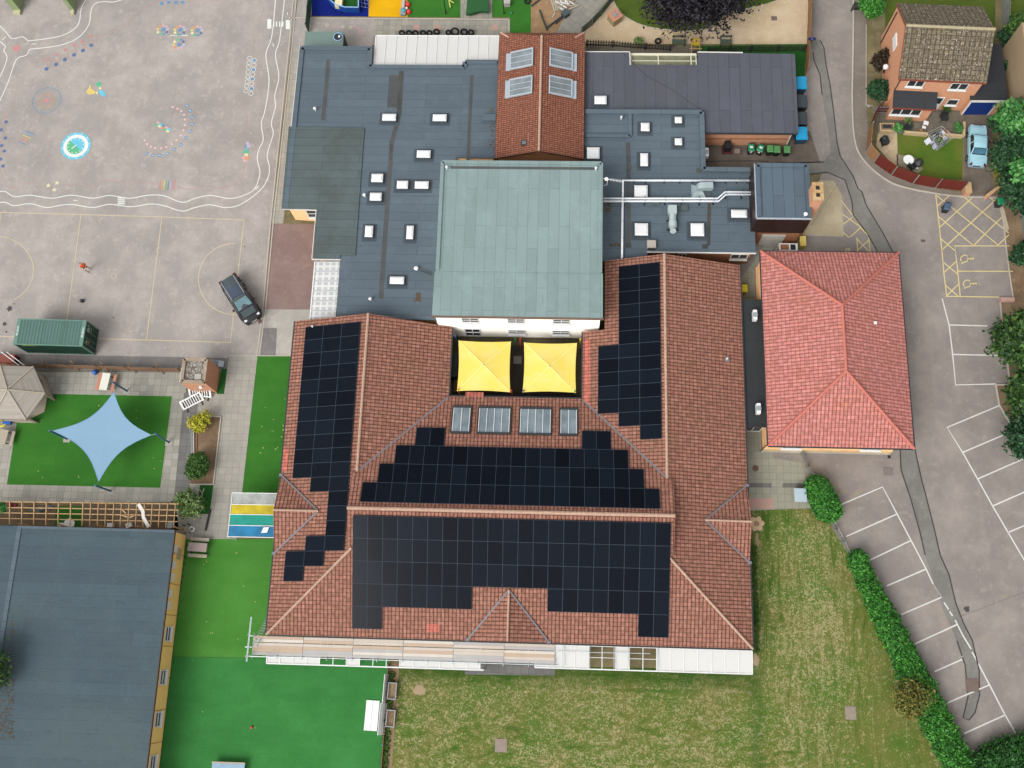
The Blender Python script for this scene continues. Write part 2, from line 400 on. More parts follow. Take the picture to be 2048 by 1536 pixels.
def field_mat():
    b = NB('mown_field', .95, .08); v = b.pos()
    g = b.mix(b.ramp(b.noise(v, .22, 5, .6), [(.36, 0), (.66, 1)]), c(88, 116, 44), c(116, 118, 58))
    g = b.mix(b.ramp(b.noise(v, .8, 4, .7), [(.52, 0), (.72, .5)]), g, c(70, 104, 36))
    s = b.n('SeparateXYZ'); b.l(v, s.inputs[0]); X, Y = s.outputs[0], s.outputs[1]
    # clippings lie in swathes: along y beside the building, along x in front of it, random in the corner
    ea = b.ramp(b.math('ADD', b.math('MULTIPLY', b.math('SUBTRACT', X, 15.6), .4), b.math('ADD', b.math('MULTIPLY', Y, .22), b.math('MULTIPLY', b.noise(v, .35, 3), .8))), [(.35, 0), (.75, 1)])
    so = b.ramp(b.math('ADD', b.math('MULTIPLY', Y, -.16), b.math('MULTIPLY', b.noise(v, .25, 3), .5)), [(.55, 1), (1.0, 0)])
    ny = b.noise(b.mapv(v, (1.2, .16, 1)), 1, 6, .75, 1.4); nx = b.noise(b.mapv(v, (.12, 1.3, 1), rot=(0, 0, .05)), 1, 5, .7, .8)
    band = b.mix(ea, b.mix(so, b.noise(b.mapv(v, (.5, 1.1, 1), rot=(0, 0, .5)), .8, 6, .75, 1.5), nx), ny)
    fine = b.noise(b.mapv(v, (1, 1, 1)), 3.6, 4, .8, 1.6)
    low = b.math('MULTIPLY', b.math('SUBTRACT', b.noise(b.mapv(v, (1, 1, 1), (2, 2, 7)), .14, 3, .6), .5), .16)
    fade = b.math('MULTIPLY', b.ramp(b.math('MULTIPLY', b.math('SUBTRACT', X, 21.5), .25), [(0, 0), (1, 1)]), .045)
    m = b.math('SUBTRACT', b.math('ADD', b.math('ADD', b.math('MULTIPLY', band, .42), b.math('MULTIPLY', fine, 1.0)), low), fade)
    g = b.mix(b.ramp(b.noise(b.mapv(v, (1, 1, 1), (4, 8, 1)), .35, 5, .7), [(.52, 0), (.75, .5)]), g, c(134, 122, 74))
    k = b.mix(b.ramp(m, [(.725, 0), (.785, .8)]), g, c(180, 168, 126))
    k = b.mix(b.ramp(band, [(.37, .7), (.45, 0)]), k, c(62, 96, 34))
    # shade painted into the grass as a darker green band hugging the building
    jit = b.math('MULTIPLY', b.noise(v, .7, 4, .7), 2.2)
    es = b.math('MULTIPLY', b.ramp(b.math('ADD', b.math('SUBTRACT', X, 15.6), jit), [(.0, 0), (.02, 1), (.9, 1), (1, 0)]), 1.0)
    near_e = b.ramp(b.math('MULTIPLY', b.math('ADD', b.math('SUBTRACT', X, 15.6), jit), .3), [(.42, 1), (.80, 0)]); near_s = b.ramp(b.math('MULTIPLY', b.math('ADD', b.math('MULTIPLY', Y, -1), jit), .2), [(.38, 1), (.72, 0)])
    inx = b.ramp(b.math('MULTIPLY', b.math('SUBTRACT', X, 14.0), .2), [(.3, 0), (.5, 1)])
    k = b.mix(b.math('MULTIPLY', b.mix(inx, near_s, near_e), .78), k, c(46, 86, 26))
    k = b.mix(1.0, k, b.ramp(b.noise(v, 15, 2, .9), [(.25, .66), (.75, 1.34)]), 'MULTIPLY')
    return b.out(k, b.noise(v, 12, 3), .5, .03)
FIELD = field_mat()
WHITE = plain('white_road_paint', c(222, 220, 214, .52), .8, .10, .7, coord='pos', fine=9)
YELLOW = plain('yellow_road_paint', c(222, 204, 146), .8, .12, .7, coord='pos', fine=9)
CREAMLINE = plain('court_paint', c(206, 192, 160), .8, .12, .7, coord='pos', fine=9)
def paint(name, r, g, b): return plain('paint_' + name, c(r, g, b), .85, .1, 1.2, coord='pos', fine=12)
P_PINK = paint('pink', 204, 142, 140); P_BLUE = paint('blue', 110, 150, 186); P_CYAN = paint('cyan', 112, 200, 224); P_GREEN = paint('green', 96, 190, 140)
P_PALEPINK = paint('pale_pink', 224, 178, 178); P_LILAC = paint('lilac', 200, 184, 208); P_CREAM = paint('cream', 234, 224, 182); P_YEL = paint('yellow', 228, 204, 120); P_WHITE = paint('white', 236, 238, 232); P_REDLINE = paint('faded_red', 190, 152, 144)
P_TEAL = paint('teal', 120, 180, 190); P_ORANGE = paint('orange', 226, 160, 110); P_DBLUE = paint('deep_blue', 92, 118, 160)
WHITEPVC = plain('white_pvc', c(238, 238, 236, .55), .4, .04, 2, .4)
DARKMETAL = plain('dark_metal', c(50, 52, 54), .5, .1)
GALV = plain('galvanised_steel', c(176, 184, 188), .4, .12, 3, .5, .4)
GLASS = glassy('window_glass', c(58, 62, 66), .08, .25)
BLACKP = plain('black_plastic', c(36, 38, 40), .5, .12, 3, .4)

# ------------------------------------------------------------------ the ground, one sheet to the horizon, and the surfaces on it
g = MB().poly([(-500, -400, -.01), (500, -400, -.01), (500, 700, -.01), (-500, 700, -.01)]).build('ground', SCRUB, keep0=True); struct(g)
L1, L2, L3, L4, L5, L6 = .004, .009, .014, .019, .024, .029
sheet('playground', [(-420, -420), (640, -420), (592, -5), (514, 712), (455, 716), (-420, 700)], L1, TAR_PLAY)
sheet('playground_edge', [(-420, 700.5), (455, 716.5), (459, 712), (458, 745), (-420, 738)], L2, TAR_DARK)
sheet('path', [(596, -5), (614, -5), (606, 97), (612, 100), (566, 447.5), (543, 447.5)], L2, PAVE)
sheet('tarmac_strip', [(597, -5), (617, -5), (612, 36), (748, 36), (742, 130), (600, 130), (596, 95), (584, 100)], L3, TAR_PLAY)
sheet('red_tarmac', [(541, 448), (640, 448), (640, 622), (527, 622)], L2, TAR_RED)
sheet('concrete_apron', [(526, 619), (640, 619), (640, 640), (584, 712), (515, 712)], L3, CONC)
sheet('tarmac_patch', [(524, 656), (554, 656), (551, 711.5), (517, 711.5)], L4, TAR_DARK)
sheet('tarmac_patch', [(526, 619), (566, 618), (541, 634), (536, 650), (538, 655.6), (523, 655.6)], L5, TAR_PLAY)
pv = sheet('path', [(459, 711), (515, 711), (484, 986), (474, 1080), (340, 1080), (345, 1040), (372, 786), (446, 786)], L3, PAVE)
sheet('garden_paving', [(-400, 744), (372, 744), (372, 790), (358, 1004), (-400, 1004)], L2, PAVE_G)
sheet('garden_path', [(368, 786), (398, 786), (381, 968), (374, 1010), (347, 1010)], L4, PAVE_D)
sheet('planting_bed', [(402, 834), (442, 834), (427, 968.5), (380, 968.5)], L5, SOIL)
bk = MB()
for (a, b_) in (((442.5, 834), (427.5, 969)), ((402, 833.5), (443, 833.5)), ((380, 969), (428, 969))):
    p, q = W(*a), W(*b_); bk.bar(p + Vector((0, 0, .06)), q + Vector((0, 0, .06)), .1, .12)
struct(bk.build('bed_edging', KERB, keep0=True))
sheet('artificial_turf', [(34, 842), (-4, 842), (-4, 786), (344, 792.5), (320.5, 975.5), (13.5, 969)], L3, TURF)
sheet('artificial_turf', [(443.6, 737), (454.5, 738), (448, 788), (434, 788)], L5, TURF_D)
sheet('artificial_turf', [(400, 969), (427, 969), (419, 1028), (392, 1028)], L5, TURF_D)
sheet('artificial_turf', [(514, 712.5), (600, 712.5), (580, 986), (484.5, 986)], L2, TURF)
sheet('artificial_turf', [(369, 1078), (620, 1078), (620, 1318), (300, 1312)], L4, TURF_L)
sheet('artificial_turf', [(300, 1312.5), (620, 1318.5), (777, 1318), (777, 1329), (757, 1640), (200, 1640)], L4, TURF_B)
sheet('playing_field', [(779, 1326), (1500, 1340), (1495, 1018), (1620, 1018), (1650, 1040), (1702, 1112), (1800, 1310), (1900, 1500), (1985, 1700), (740, 1700)], .0015, FIELD)
sheet('dirt_strip', [(777.5, 1326), (799, 1326), (776, 1640), (757.5, 1640)], L2, SOIL)
sheet('paving', [(930, 1300), (1110, 1300), (1110, 1351), (930, 1349)], L3, PAVE_D)
sheet('paving', [(1480, 560), (1545, 470), (1545, 915), (1603, 926), (1628, 1016), (1482, 1022)], L2, PAVE_E)
ps = MB()
for q in (((1497, 997), (1547, 997), (1547, 1017), (1497, 1017)),): ps.poly(up([W(u, v, L3) for u, v in q]))
struct(ps.build('paving_pink', PINKSLAB, keep0=True))
ps = MB()
for q in (((1497, 966), (1543, 966), (1543, 975), (1497, 975)), ((1565, 966), (1615, 966), (1618, 975), (1565, 975))): ps.poly(up([W(u, v, L3) for u, v in q]))
struct(ps.build('paving_dark', PAVE_D, keep0=True))
# roads
sheet('road', [(1622, -420), (1708, -420), (1705, 60), (1704, 210), (1711, 290), (1735, 330), (1775, 362), (1815, 377), (1880, 389), (2040, 392), (2085, 640), (2140, 1000), (2250, 1700), (1985, 1700), (1800, 1310), (1700, 1112), (1655, 1030), (1615, 960), (1480, 960), (1480, 440), (1640, 420), (1640, 330), (1600, 300), (1616, 60)], L1, TAR_ROAD)
sheet('yard', [(1395, 262), (1620, 262), (1640, 325), (1590, 352), (1395, 352)], L2, TAR_YARD)
sheet('footway', [(1706, -420), (1740, -420), (1733, 40), (1732, 210), (1742, 310), (1790, 350), (1850, 372), (1926, 386), (1880, 391), (1815, 378.5), (1775, 363.5), (1736, 331.5), (1712, 291), (1704.5, 211)], L2, TAR_PAVE)
sheet('driveway', [(1926, 222), (1985, 222), (1985, 391), (1930, 391)], L2, TAR_YARD)
sheet('house_garden_soil', [(1736, 40), (1820, 40), (1820, 262), (1800, 262), (1800, 345), (1770, 335), (1744, 305), (1735, 250)], L1, SCRUB)
sheet('patio', [(1746, 212), (1928, 210), (1926, 270), (1752, 268)], L3, PAVE_H)
sheet('lawn', [(1792, 268), (1926, 272), (1924, 360), (1850, 356), (1800, 330)], L4, LAWN)
sheet('lawn', [(1778, -300), (1994, -300), (1990, 90), (1770, 60)], L3, LAWN2)
sheet('lawn', [(2004, -300), (2200, -300), (2200, 100), (2010, 96)], L3, LAWN2)
sheet('gravel_patch', [(1757, 262), (1794, 262), (1796, 330), (1786, 330), (1752, 292)], L5, SAND)
sheet('concrete_apron', [(1600, 386), (1640, 360), (1668, 362), (1684, 390), (1686, 473), (1600, 470)], L4, CONC_Y)
sheet('planting_bed', [(2003, 392), (2400, 392), (2500, 1390), (2290, 1390), (2120, 1000), (2044, 888), (1998, 810), (1991, 770), (2019, 769), (2004, 640), (1999, 597), (2025, 597)], L4, SOIL)
# trench repair that snakes down the road
tp = [(1618, 75), (1640, 80), (1648, 96), (1652, 130), (1660, 170), (1668, 230), (1674, 285), (1680, 312), (1706, 352), (1716, 378), (1724, 384), (1732, 410), (1768, 470), (1786, 505), (1812, 700), (1830, 900), (1843, 960), (1850, 985), (1870, 1065), (1880, 1110), (1898, 1150), (1911, 1205), (1926, 1245), (1944, 1280), (1958, 1340), (1959, 1390), (1950, 1425), (1938, 1440), (1926, 1436), (1936, 1392), (1930, 1330), (1914, 1282), (1885, 1216), (1864, 1150), (1850, 1110), (1840, 1065), (1822, 1000), (1802, 940), (1800, 895), (1776, 700), (1756, 505), (1736, 470), (1706, 430), (1704, 404), (1690, 360), (1655, 345), (1622, 348), (1600, 350), (1600, 326), (1648, 324), (1662, 304), (1655, 250), (1644, 190), (1640, 150), (1628, 122), (1626, 104)]
sheet('trench_patch', tp, L3, TAR_PATCH)
SEAL = plain('bitumen_seal', c(66, 64, 62), .7, .1)
m = MB(); m.stroke(XY(tp[1:32]), .10, L5); m.stroke(XY(tp[34:50]), .10, L5); m.stroke(XY(tp[52:]), .10, L5)
m.stroke(XY([(1400, 324), (1450, 322), (1520, 322), (1580, 326), (1648, 324)]), .09, L5)
m.stroke(XY([(1902, 1240), (2060, 1180)]), .02, L2); m.stroke(XY([(1622, 452), (1680, 360)]), .0 + .02, L5)
struct(m.build('road_joint', SEAL, keep0=True))
def kerb(name, pts, wd=.13, h=.11, m=KERB):
    k = MB(); P = XY(pts)
    for a, b_ in zip(P, P[1:]): k.bar((a[0], a[1], h / 2), (b_[0], b_[1], h / 2), wd, h)
    return struct(k.build(name, m, keep0=True))
kc = smoothline([(1708, -300), (1706, 60), (1704, 210), (1711, 290), (1735, 330), (1775, 362), (1815, 377), (1880, 389)], 5)
kerb('kerb', kc); kerb('kerb', [(1880, 389), (1930, 394), (2000, 396)], .13, .03)
kerb('kerb', [(592, -60), (578, 95), (541, 448), (526, 620), (514, 712)], .12, .05)
kerb('kerb', [(598, -60), (584, 95), (546.5, 448), (531, 620), (519, 712)], .10, .05)
kerb('kerb', [(459, 711.5), (650, 712)], .08, .04)
kerb('kerb', [(2002, 392), (2010, 480), (2020, 560), (2026, 598)], .1, .1); kerb('kerb', [(1999, 596), (2003, 640), (2016, 740), (2019, 768)], .12, .1)
kerb('kerb', [(2019, 770), (1991, 770), (1998, 810), (2044, 888), (2080, 950)], .12, .1)
kerb('kerb', [(1668, 1040), (1702, 1108)], .1, .08)
kerb('kerb', [(577, 36), (617, 36), (1018, 39), (1018, 62)], .12, .05)
kerb('kerb', [(1732, 50), (1732, 210), (1745, 212)], .06, .08)
kerb('kerb', [(1686, 392), (1686, 473), (1604, 471)], .04, .04)

# top strip: play surfaces behind the school
sheet('rubber_surface', [(625, -200), (742, -200), (737, 33), (623, 32)], L1, BLUEMAT)
sheet('rubber_surface', [(742, -200), (818, -200), (815, 34), (737, 33)], L1, YELMAT)
sheet('artificial_turf', [(818, -200), (1075, -200), (1062, 70), (1020, 70), (1020, 34.5), (815, 34)], L1, TURF)
sheet('path', [(745, 38), (1020, 38), (1020, 62), (1020, 90), (742, 90)], L2, PAVE_N)
sheet('path', [(921, -200), (985, -200), (984, 36), (921, 36)], L3, PAVE_N)
sl = MB()
for u in (827, 870, 984): sl.poly(up([W(a, b_, L4) for a, b_ in ((u, 49.5), (u + 12, 49.5), (u + 12, 61), (u, 61))]))
struct(sl.build('paving_pink', PINKSLAB, keep0=True))
sheet('bark_ground', [(1062, -200), (1330, -200), (1190, 0), (1110, 66), (1062, 66)], L2, BARK)
sheet('path', [(1152, -5), (1290, -200), (1352, -200), (1218, -5), (1160, 66), (1112, 66)], L3, PAVE_DG)
sheet('gravel', [(1222, -5), (1360, -200), (1620, -200), (1615, 88), (1172, 88), (1165, 66)], L1, SAND)
arc = smoothline([(1225, -5), (1236, 18), (1258, 38), (1290, 52), (1330, 59), (1385, 62), (1430, 50), (1450, 28), (1520, 12), (1570, -5)], 4)
sheet('lawn', [(1570, -200), (1300, -200)] + arc, L3, LAWN2)
kerb('edging', arc, .05, .05)
sheet('path', [(1172, 86), (1380, 92), (1395, 108), (1172, 108)], L3, PAVE_H)
sheet('artificial_turf', [(1394, 92), (1615, 88), (1605, 180), (1590, 180), (1590, 112), (1394, 108)], L3, TURF_D)

# ------------------------------------------------------------------ painted lines
def lines(name, segs, mt, wd=.08, z=L4, close=()):
    m = MB()
    for i, s_ in enumerate(segs): m.stroke(XY(s_), wd, z + .0007 * (i % 4), i in close)
    return struct(m.build(name, mt, keep0=True))
def arcpx(cx, cy, rx, ry, a0, a1, n=20): return [(cx + rx * math.cos(math.radians(a0 + (a1 - a0) * i / n)), cy + ry * math.sin(math.radians(a0 + (a1 - a0) * i / n))) for i in range(n + 1)]
lines('court_line', [[(-200, 421), (2, 425), (162, 429), (324, 434), (488, 440)], [(488, 440), (461, 685)], [(461, 685), (293, 680), (134, 676), (-200, 668)], [(162, 429), (134, 640)], [(324, 434), (293, 680)], [(2, 425), (-10, 520)], arcpx(468, 558, 71, 71, 205 + 67, 85, 24), arcpx(-10, 540, 77, 68, -86, 60, 24)], CREAMLINE, .09, L2)
lines('court_line', [arcpx(227.5, 552, 5.5, 5.5, 0, 360, 16)], CREAMLINE, .05, L2)
# parking bays
wl = [[(1884, 597), (1898, 650), (1905, 708), (1911, 770), (1992, 768)], [(1898, 650), (1975, 652)], [(1905, 709), (2002, 711)],
      [(1999, 811), (1894, 855), (1925, 905), (1955, 958), (1985, 1012), (2016, 1065), (2060, 1140)]]
wl += [[(1925, 905), (2026, 862)], [(1955, 958), (2060, 912)], [(1985, 1012), (2070, 975)], [(2016, 1065), (2080, 1038)]]
wl += [[(1680, 1010), (1765, 974), (1794, 1028), (1822, 1081), (1852, 1138), (1866, 1168)], [(1692, 1073), (1794, 1028)], [(1740, 1120), (1822, 1081)], [(1773, 1172), (1852, 1138)], [(1800, 1230), (1882, 1195)], [(1829, 1288), (1914, 1249)], [(1869, 1343), (1924, 1319)], [(1894, 1406), (1978, 1370)], [(1928, 1467), (2010, 1430)]]
wl += [[(1888, 1205), (1897, 1219)], [(1899, 1223), (1905, 1232)], [(1910, 1240), (1925, 1270), (1942, 1298)], [(1944, 1304), (1980, 1372), (2010, 1430), (2045, 1490)]]
lines('parking_line', wl, WHITE, .11, L5)
lines('parking_line', [[(1866, 1168), (1884, 1196)], [(1918, 1316), (1926, 1312)]], plain('worn_paint', c(176, 168, 156), .9, .2, 3, coord='pos', fine=14), .09, L5)
O = lambda x, y: (1860 + x / 6.4, 380 + y / 6.4)
yl = [[(72, 62), (90, 210), (120, 480), (150, 770), (175, 1060), (213, 1362)], [(72, 62), (345, 280), (700, 565), (870, 705)], [(90, 210), (245, 75)], [(120, 482), (345, 275), (550, 92)], [(150, 770), (375, 560), (670, 283), (850, 120)], [(107, 340), (375, 565), (548, 705)], [(430, 88), (670, 285), (845, 420), (1005, 550)], [(770, 105), (822, 145)], [(560, 710), (845, 420), (920, 350)], [(870, 705), (1008, 575)], [(1018, 717), (315, 717), (345, 960), (385, 1360)], [(133, 622), (318, 778)], [(160, 920), (355, 1080)], [(175, 1060), (335, 915)], [(190, 1215), (360, 1360)], [(213, 1355), (365, 1205)], [(355, 1040), (1060, 1043)], [(205, 1362), (880, 1372)]]
lines('hatched_bay', [[O(*q) for q in s_] for s_ in yl], YELLOW, .10, L5)
lines('hatched_bay', [[(1682, 401), (1737, 472), (1740, 503)], [(1684, 428), (1718, 452), (1735, 470)], [(1705, 435), (1686, 449)], [(1722, 455), (1700, 474)], [(1686, 465), (1698, 475)], [(1714, 476), (1715, 503)], [(1712, 476), (1738, 503)], [(1738, 480), (1716, 500)]], YELLOW, .09, L5)
def wheelchair(ox, oy, sc_=1.0):
    Q = lambda x, y: (1860 + (ox + (x - 450) * sc_) / 6.4, 380 + (oy + (y - 890) * sc_) / 6.4)
    segs = [[Q(478, 850), Q(455, 835), Q(425, 838), Q(400, 858), Q(390, 885), Q(395, 912)], [Q(405, 948), Q(408, 935), Q(475, 915), Q(480, 880), Q(545, 878)], [Q(520, 878), Q(520, 895)], [Q(545, 868), Q(560, 880), Q(548, 890)]]
    return lines('wheelchair_marking', segs, YELLOW, .10, L5)
wheelchair(450, 890); wheelchair(485, 1208)
lines('wheelchair_marking', [[(1690, 503), (1692, 498), (1698, 497)], [(1694, 503), (1700, 500), (1698, 496)]], YELLOW, .08, L5)
# playground track: two wavy white lines with zebra crossings
T = lambda x, y: (x / 3.657, y / 3.657)
outer = [(-900, 1390), (-300, 1500), (0, 1400), (100, 1438), (220, 1428), (380, 1450), (520, 1428), (680, 1450), (800, 1430), (950, 1450), (1080, 1428), (1200, 1432), (1330, 1480), (1430, 1450), (1540, 1430), (1680, 1452), (1780, 1430), (1860, 1385), (1895, 1300), (1900, 1250), (1882, 1160), (1895, 1090), (1925, 1020), (1912, 900), (1940, 800), (1968, 590), (1945, 400), (1985, 280), (2010, 60), (2030, -250)]
inner = [(-900, 1450), (-300, 1560), (0, 1480), (100, 1504), (220, 1490), (340, 1518), (450, 1500), (540, 1497), (680, 1518), (800, 1495), (960, 1512), (1100, 1492), (1200, 1505), (1330, 1544), (1420, 1520), (1530, 1498), (1650, 1518), (1760, 1495), (1900, 1395), (1960, 1300), (1970, 1220), (1955, 1130), (1998, 980), (1985, 900), (2015, 780), (2010, 700), (2040, 560), (2015, 400), (2045, 290), (2080, 0), (2100, -250)]
lines('track_line', [smoothline([T(*q) for q in outer], 5), smoothline([T(*q) for q in inner], 5)], P_WHITE, .08, L2)
tk = [[(-40, 150), (40, 230), (88, 282), (165, 270), (205, 300)], [(205, 300), (330, 285), (450, 262), (540, 215), (580, 160), (595, 60), (640, -20)], [(-40, 280), (38, 335), (28, 370), (52, 420), (20, 520), (-40, 640)], [(220, 360), (360, 345), (480, 320), (580, 270), (650, 180), (668, 70), (700, 25), (760, 12), (830, 15), (920, -10)], [(0, 735), (60, 600), (120, 436), (190, 405), (218, 360)]]
lines('track_line', [smoothline([T(*q) for q in s_], 4) for s_ in tk], P_WHITE, .08, L2)
m = MB()
for y in (1448, 1462, 1476, 1490): m.stroke(XY([T(862, y), T(914, y + 1)]), .11, L3)
for x in (2002, 2023, 2046, 2068): m.stroke(XY([T(x, 158), T(x, 196)]), .13, L3)
m.poly(up([W(*T(x, y), L3) for x, y in ((1955, 140), (1985, 140), (1985, 210), (1955, 210))])); m.poly(up([W(*T(x, y), L3) for x, y in ((2090, 146), (2120, 146), (2120, 213), (2090, 213))]))
for (x, y, dx, dy) in ((30, 280, -12, 12), (250, 322, -18, 0), (552, 1466, -16, -1), (1882, 1372, -12, 12), (1998, 330, 3, 14), (2102, 100, 0, 10)):
    m.stroke(XY([T(x - dx, y - dy), T(x + dx, y + dy)]), .07, L3)
struct(m.build('crossing_marking', P_WHITE, keep0=True))
redtrail = [[(1180, 10), (1400, 8), (1600, 8), (1720, -10)], [(1870, -30), (1930, 50), (1895, 150), (1880, 210), (1850, 240), (1860, 300), (1840, 360), (1848, 400)], [(1812, 700), (1785, 800), (1812, 880), (1785, 950), (1812, 1040)], [(1790, 1180), (1780, 1260), (1740, 1340), (1600, 1375), (1530, 1360), (1380, 1385), (1290, 1362)], [(1150, 1350), (1060, 1335), (900, 1330), (760, 1325), (660, 1360), (540, 1348), (440, 1362)], [(300, 1340), (230, 1335), (110, 1372), (50, 1360), (10, 1270), (0, 1180), (30, 900), (50, 820), (110, 760)], [(1160, 8), (1090, 40), (1000, 110), (930, 170), (860, 200), (800, 245), (720, 262)]]
lines('trail_line', [smoothline([T(*q) for q in s_], 4) for s_ in redtrail], P_REDLINE, .05, L2)
def mark(name, label, mb, mats, group=None):
    return tag(mb.build(name, mats), label, 'ground marking', group)
def dots(mb, pts, r, z, n=14):
    for u, v in pts: p = W(u, v); mb.disc(p.x, p.y, z, r, n)
def dotset(name, lab, items, z=L3):
    c_ = W(*items[0][0]); t = thing(name, lab, 'ground marking', (c_.x, c_.y, 0))
    for (uv, r, mt, r2, numeral) in items:
        a = W(*uv); d_ = MB().disc(a.x, a.y, z, r, 16, r2).build('dot', mt, t, True)
        if numeral: MB().stroke([(a.x - r * .5, a.y + r * .2), (a.x + r * .5, a.y - r * .25)], r * .36, L4).build('numeral', P_WHITE, t, True)
    return t
# snake of red zigzags with pink and blue counting dots
m = MB(); z = [(315, 480), (325, 440), (345, 470), (365, 500), (385, 425), (430, 462), (450, 400), (500, 430), (495, 360), (560, 395), (545, 330), (620, 370), (600, 310), (640, 350), (660, 280), (690, 320), (712, 300), (708, 265)]
zt = dotset('number_zigzag', 'faded red zigzag line with pink dots above and blue dots below, on the playground', [(T(*q), .17, P_PINK, None, 0) for q in ((348, 432), (412, 400), (474, 365), (542, 330), (600, 300), (665, 266))] + [(T(*q), .2, P_DBLUE, None, 0) for q in ((340, 505), (410, 472), (474, 437), (542, 402), (606, 370), (668, 332))], L4)
m.stroke(XY(smoothline([T(*q) for q in z], 4)), .05, L3).build('zigzag_line', P_REDLINE, zt, True)
# target
p = W(93.5, 201); m = MB()
for i, (r, r2) in enumerate(((1.42, 1.37), (1.13, 1.10), (.84, .80), (.56, .53))): m.cur = (0, 1, 2, 2)[i]; m.disc(p.x, p.y, L3, r, 40, r2)
m.cur = 3; m.disc(p.x, p.y, L3, .26, 20)
mark('target_marking', 'faded round target of blue and orange rings with a pink bull on the playground', m, [P_BLUE, P_TEAL, P_ORANGE, P_PINK])
# clock
p = W(151.5, 292); m = MB(); m.cur = 0; m.disc(p.x, p.y, L3, 1.45, 48, 1.2); m.cur = 1; m.disc(p.x, p.y, L3, 1.2, 48, .86)
half = lambda a0: [(p.x, p.y, L3)] + [(p.x + .86 * math.cos(a0 + PI * k / 20), p.y + .86 * math.sin(a0 + PI * k / 20), L3) for k in range(21)]
m.cur = 0; m.poly(half(math.radians(-40))); m.cur = 2; m.poly(half(math.radians(140))); m.cur = 1
for k in range(12):
    a = 2 * PI * k / 12 + .2; m.disc(p.x + 1.32 * math.cos(a), p.y + 1.32 * math.sin(a), L4, .06, 8); m.disc(p.x + .73 * math.cos(a), p.y + .73 * math.sin(a), L4, .06, 8)
m.stroke([(p.x - .35, p.y - .3), (p.x + .05, p.y + .1)], .1, L4)
mark('clock_marking', 'painted clock face with cyan outer ring, white ring and half green half blue centre', m, [P_CYAN, P_WHITE, P_GREEN])
# rings of coloured dots
ringcols = [P_PALEPINK, P_LILAC, P_LILAC, P_DBLUE, P_BLUE, P_GREEN, P_CREAM, P_YEL, P_ORANGE]
def dotring(u, v, flip, lab):
    p = W(u, v); t = thing('dot_ring_marking', lab, 'ground marking', (p.x, p.y, 0), 0, 'rings of coloured dots on the playground')
    for k in range(9):
        a = PI / 2 - 2 * PI * k / 9; a = -a if flip else a
        MB().disc(.50 * math.cos(a), .50 * math.sin(a), L3, .14, 14).build('dot', ringcols[k], t)
    MB().disc(.05, .05 if not flip else -.05, L3, .22, 14).build('dot', P_BLUE, t)
dotring(325.5, 60, 0, 'ring of pastel dots, leftmost of the three in a row on the playground'); dotring(359.5, 61, 0, 'ring of pastel dots straight above the small white lettering')
dotring(394, 62, 0, 'ring of pastel dots, rightmost of the three in a row on the playground'); dotring(357.5, 88, 1, 'upside-down ring of pastel dots below the small white lettering')
m = MB()
for x0, n_ in ((341, 7), (360, 8)):
    for k in range(n_):
        a = W(x0 + k * 2.15, 72.6); m.stroke([(a.x, a.y), (a.x, a.y + .16)], .05, L3); m.stroke([(a.x + .0, a.y + (.14 if k % 2 else .02)), (a.x + .07, a.y + .09)], .04, L4)
mark('lettering_marking', 'two short words of tiny white painted letters between the dot rings', m, P_WHITE)
# curved number lines
m = MB(); rd = [(828, 267), (933, 300), (1018, 353), (1077, 436), (1097, 541), (1097, 662), (1064, 773), (1000, 888), (911, 992), (808, 1080), (683, 1142), (571, 1170), (441, 1163), (349, 1135), (268, 1078), (215, 995)]
bl = [(1140, 238), (1210, 348), (1250, 488), (1255, 640), (1208, 796), (1120, 943), (1005, 1092), (865, 1198), (707, 1285), (547, 1328), (395, 1323), (257, 1285)]
U = lambda x, y: (270 + x / 10.97, 190 + y / 10.97)
dotset('number_arc', 'inner arc of sixteen small pink numbered dots on the playground', [(U(*q), .13, P_PALEPINK, None, 1) for q in rd])
dotset('number_arc', 'outer arc of twelve small blue numbered dots on the playground', [(U(*q), .17, P_BLUE, None, 1) for q in bl])
m = MB(); a = W(312, 246); b_ = W(340, 262); d = (b_ - a) / 5; q = Vector((-d.y, d.x, 0)).normalized() * .24
for k in range(5):
    for s_ in (0, 1):
        m.cur = (k * 2 + s_) % 6; o = a + d * k + q * (0 if s_ else -1); m.poly([tuple(x + Vector((0, 0, L3))) for x in up([o, o + d * .95, o + d * .95 + q * .95, o + q * .95])])
mark('block_marking', 'small slanting strip of coloured squares inside the arcs of numbered dots', m, [P_GREEN, P_PALEPINK, P_CREAM, P_CYAN, P_ORANGE, P_BLUE])
# hoops
m = MB(); hp = [(1827, 426), (1860, 442), (1822, 460), (1858, 477), (1818, 492), (1854, 510), (1814, 527), (1850, 545), (1812, 562), (1846, 578), (1808, 597), (1842, 614), (1804, 631), (1840, 649), (1800, 665), (1836, 684)]
for i, q in enumerate(hp):
    a = W(*T(*q)); m.cur = 0; m.disc(a.x, a.y, L3, .235, 20, .19)
    if i in (1, 5, 9, 13): m.cur = 1; m.disc(a.x, a.y, L3, .17, 16)
mark('hoop_marking', 'double column of white painted hoops by the wavy track line', m, [P_WHITE, P_BLUE])
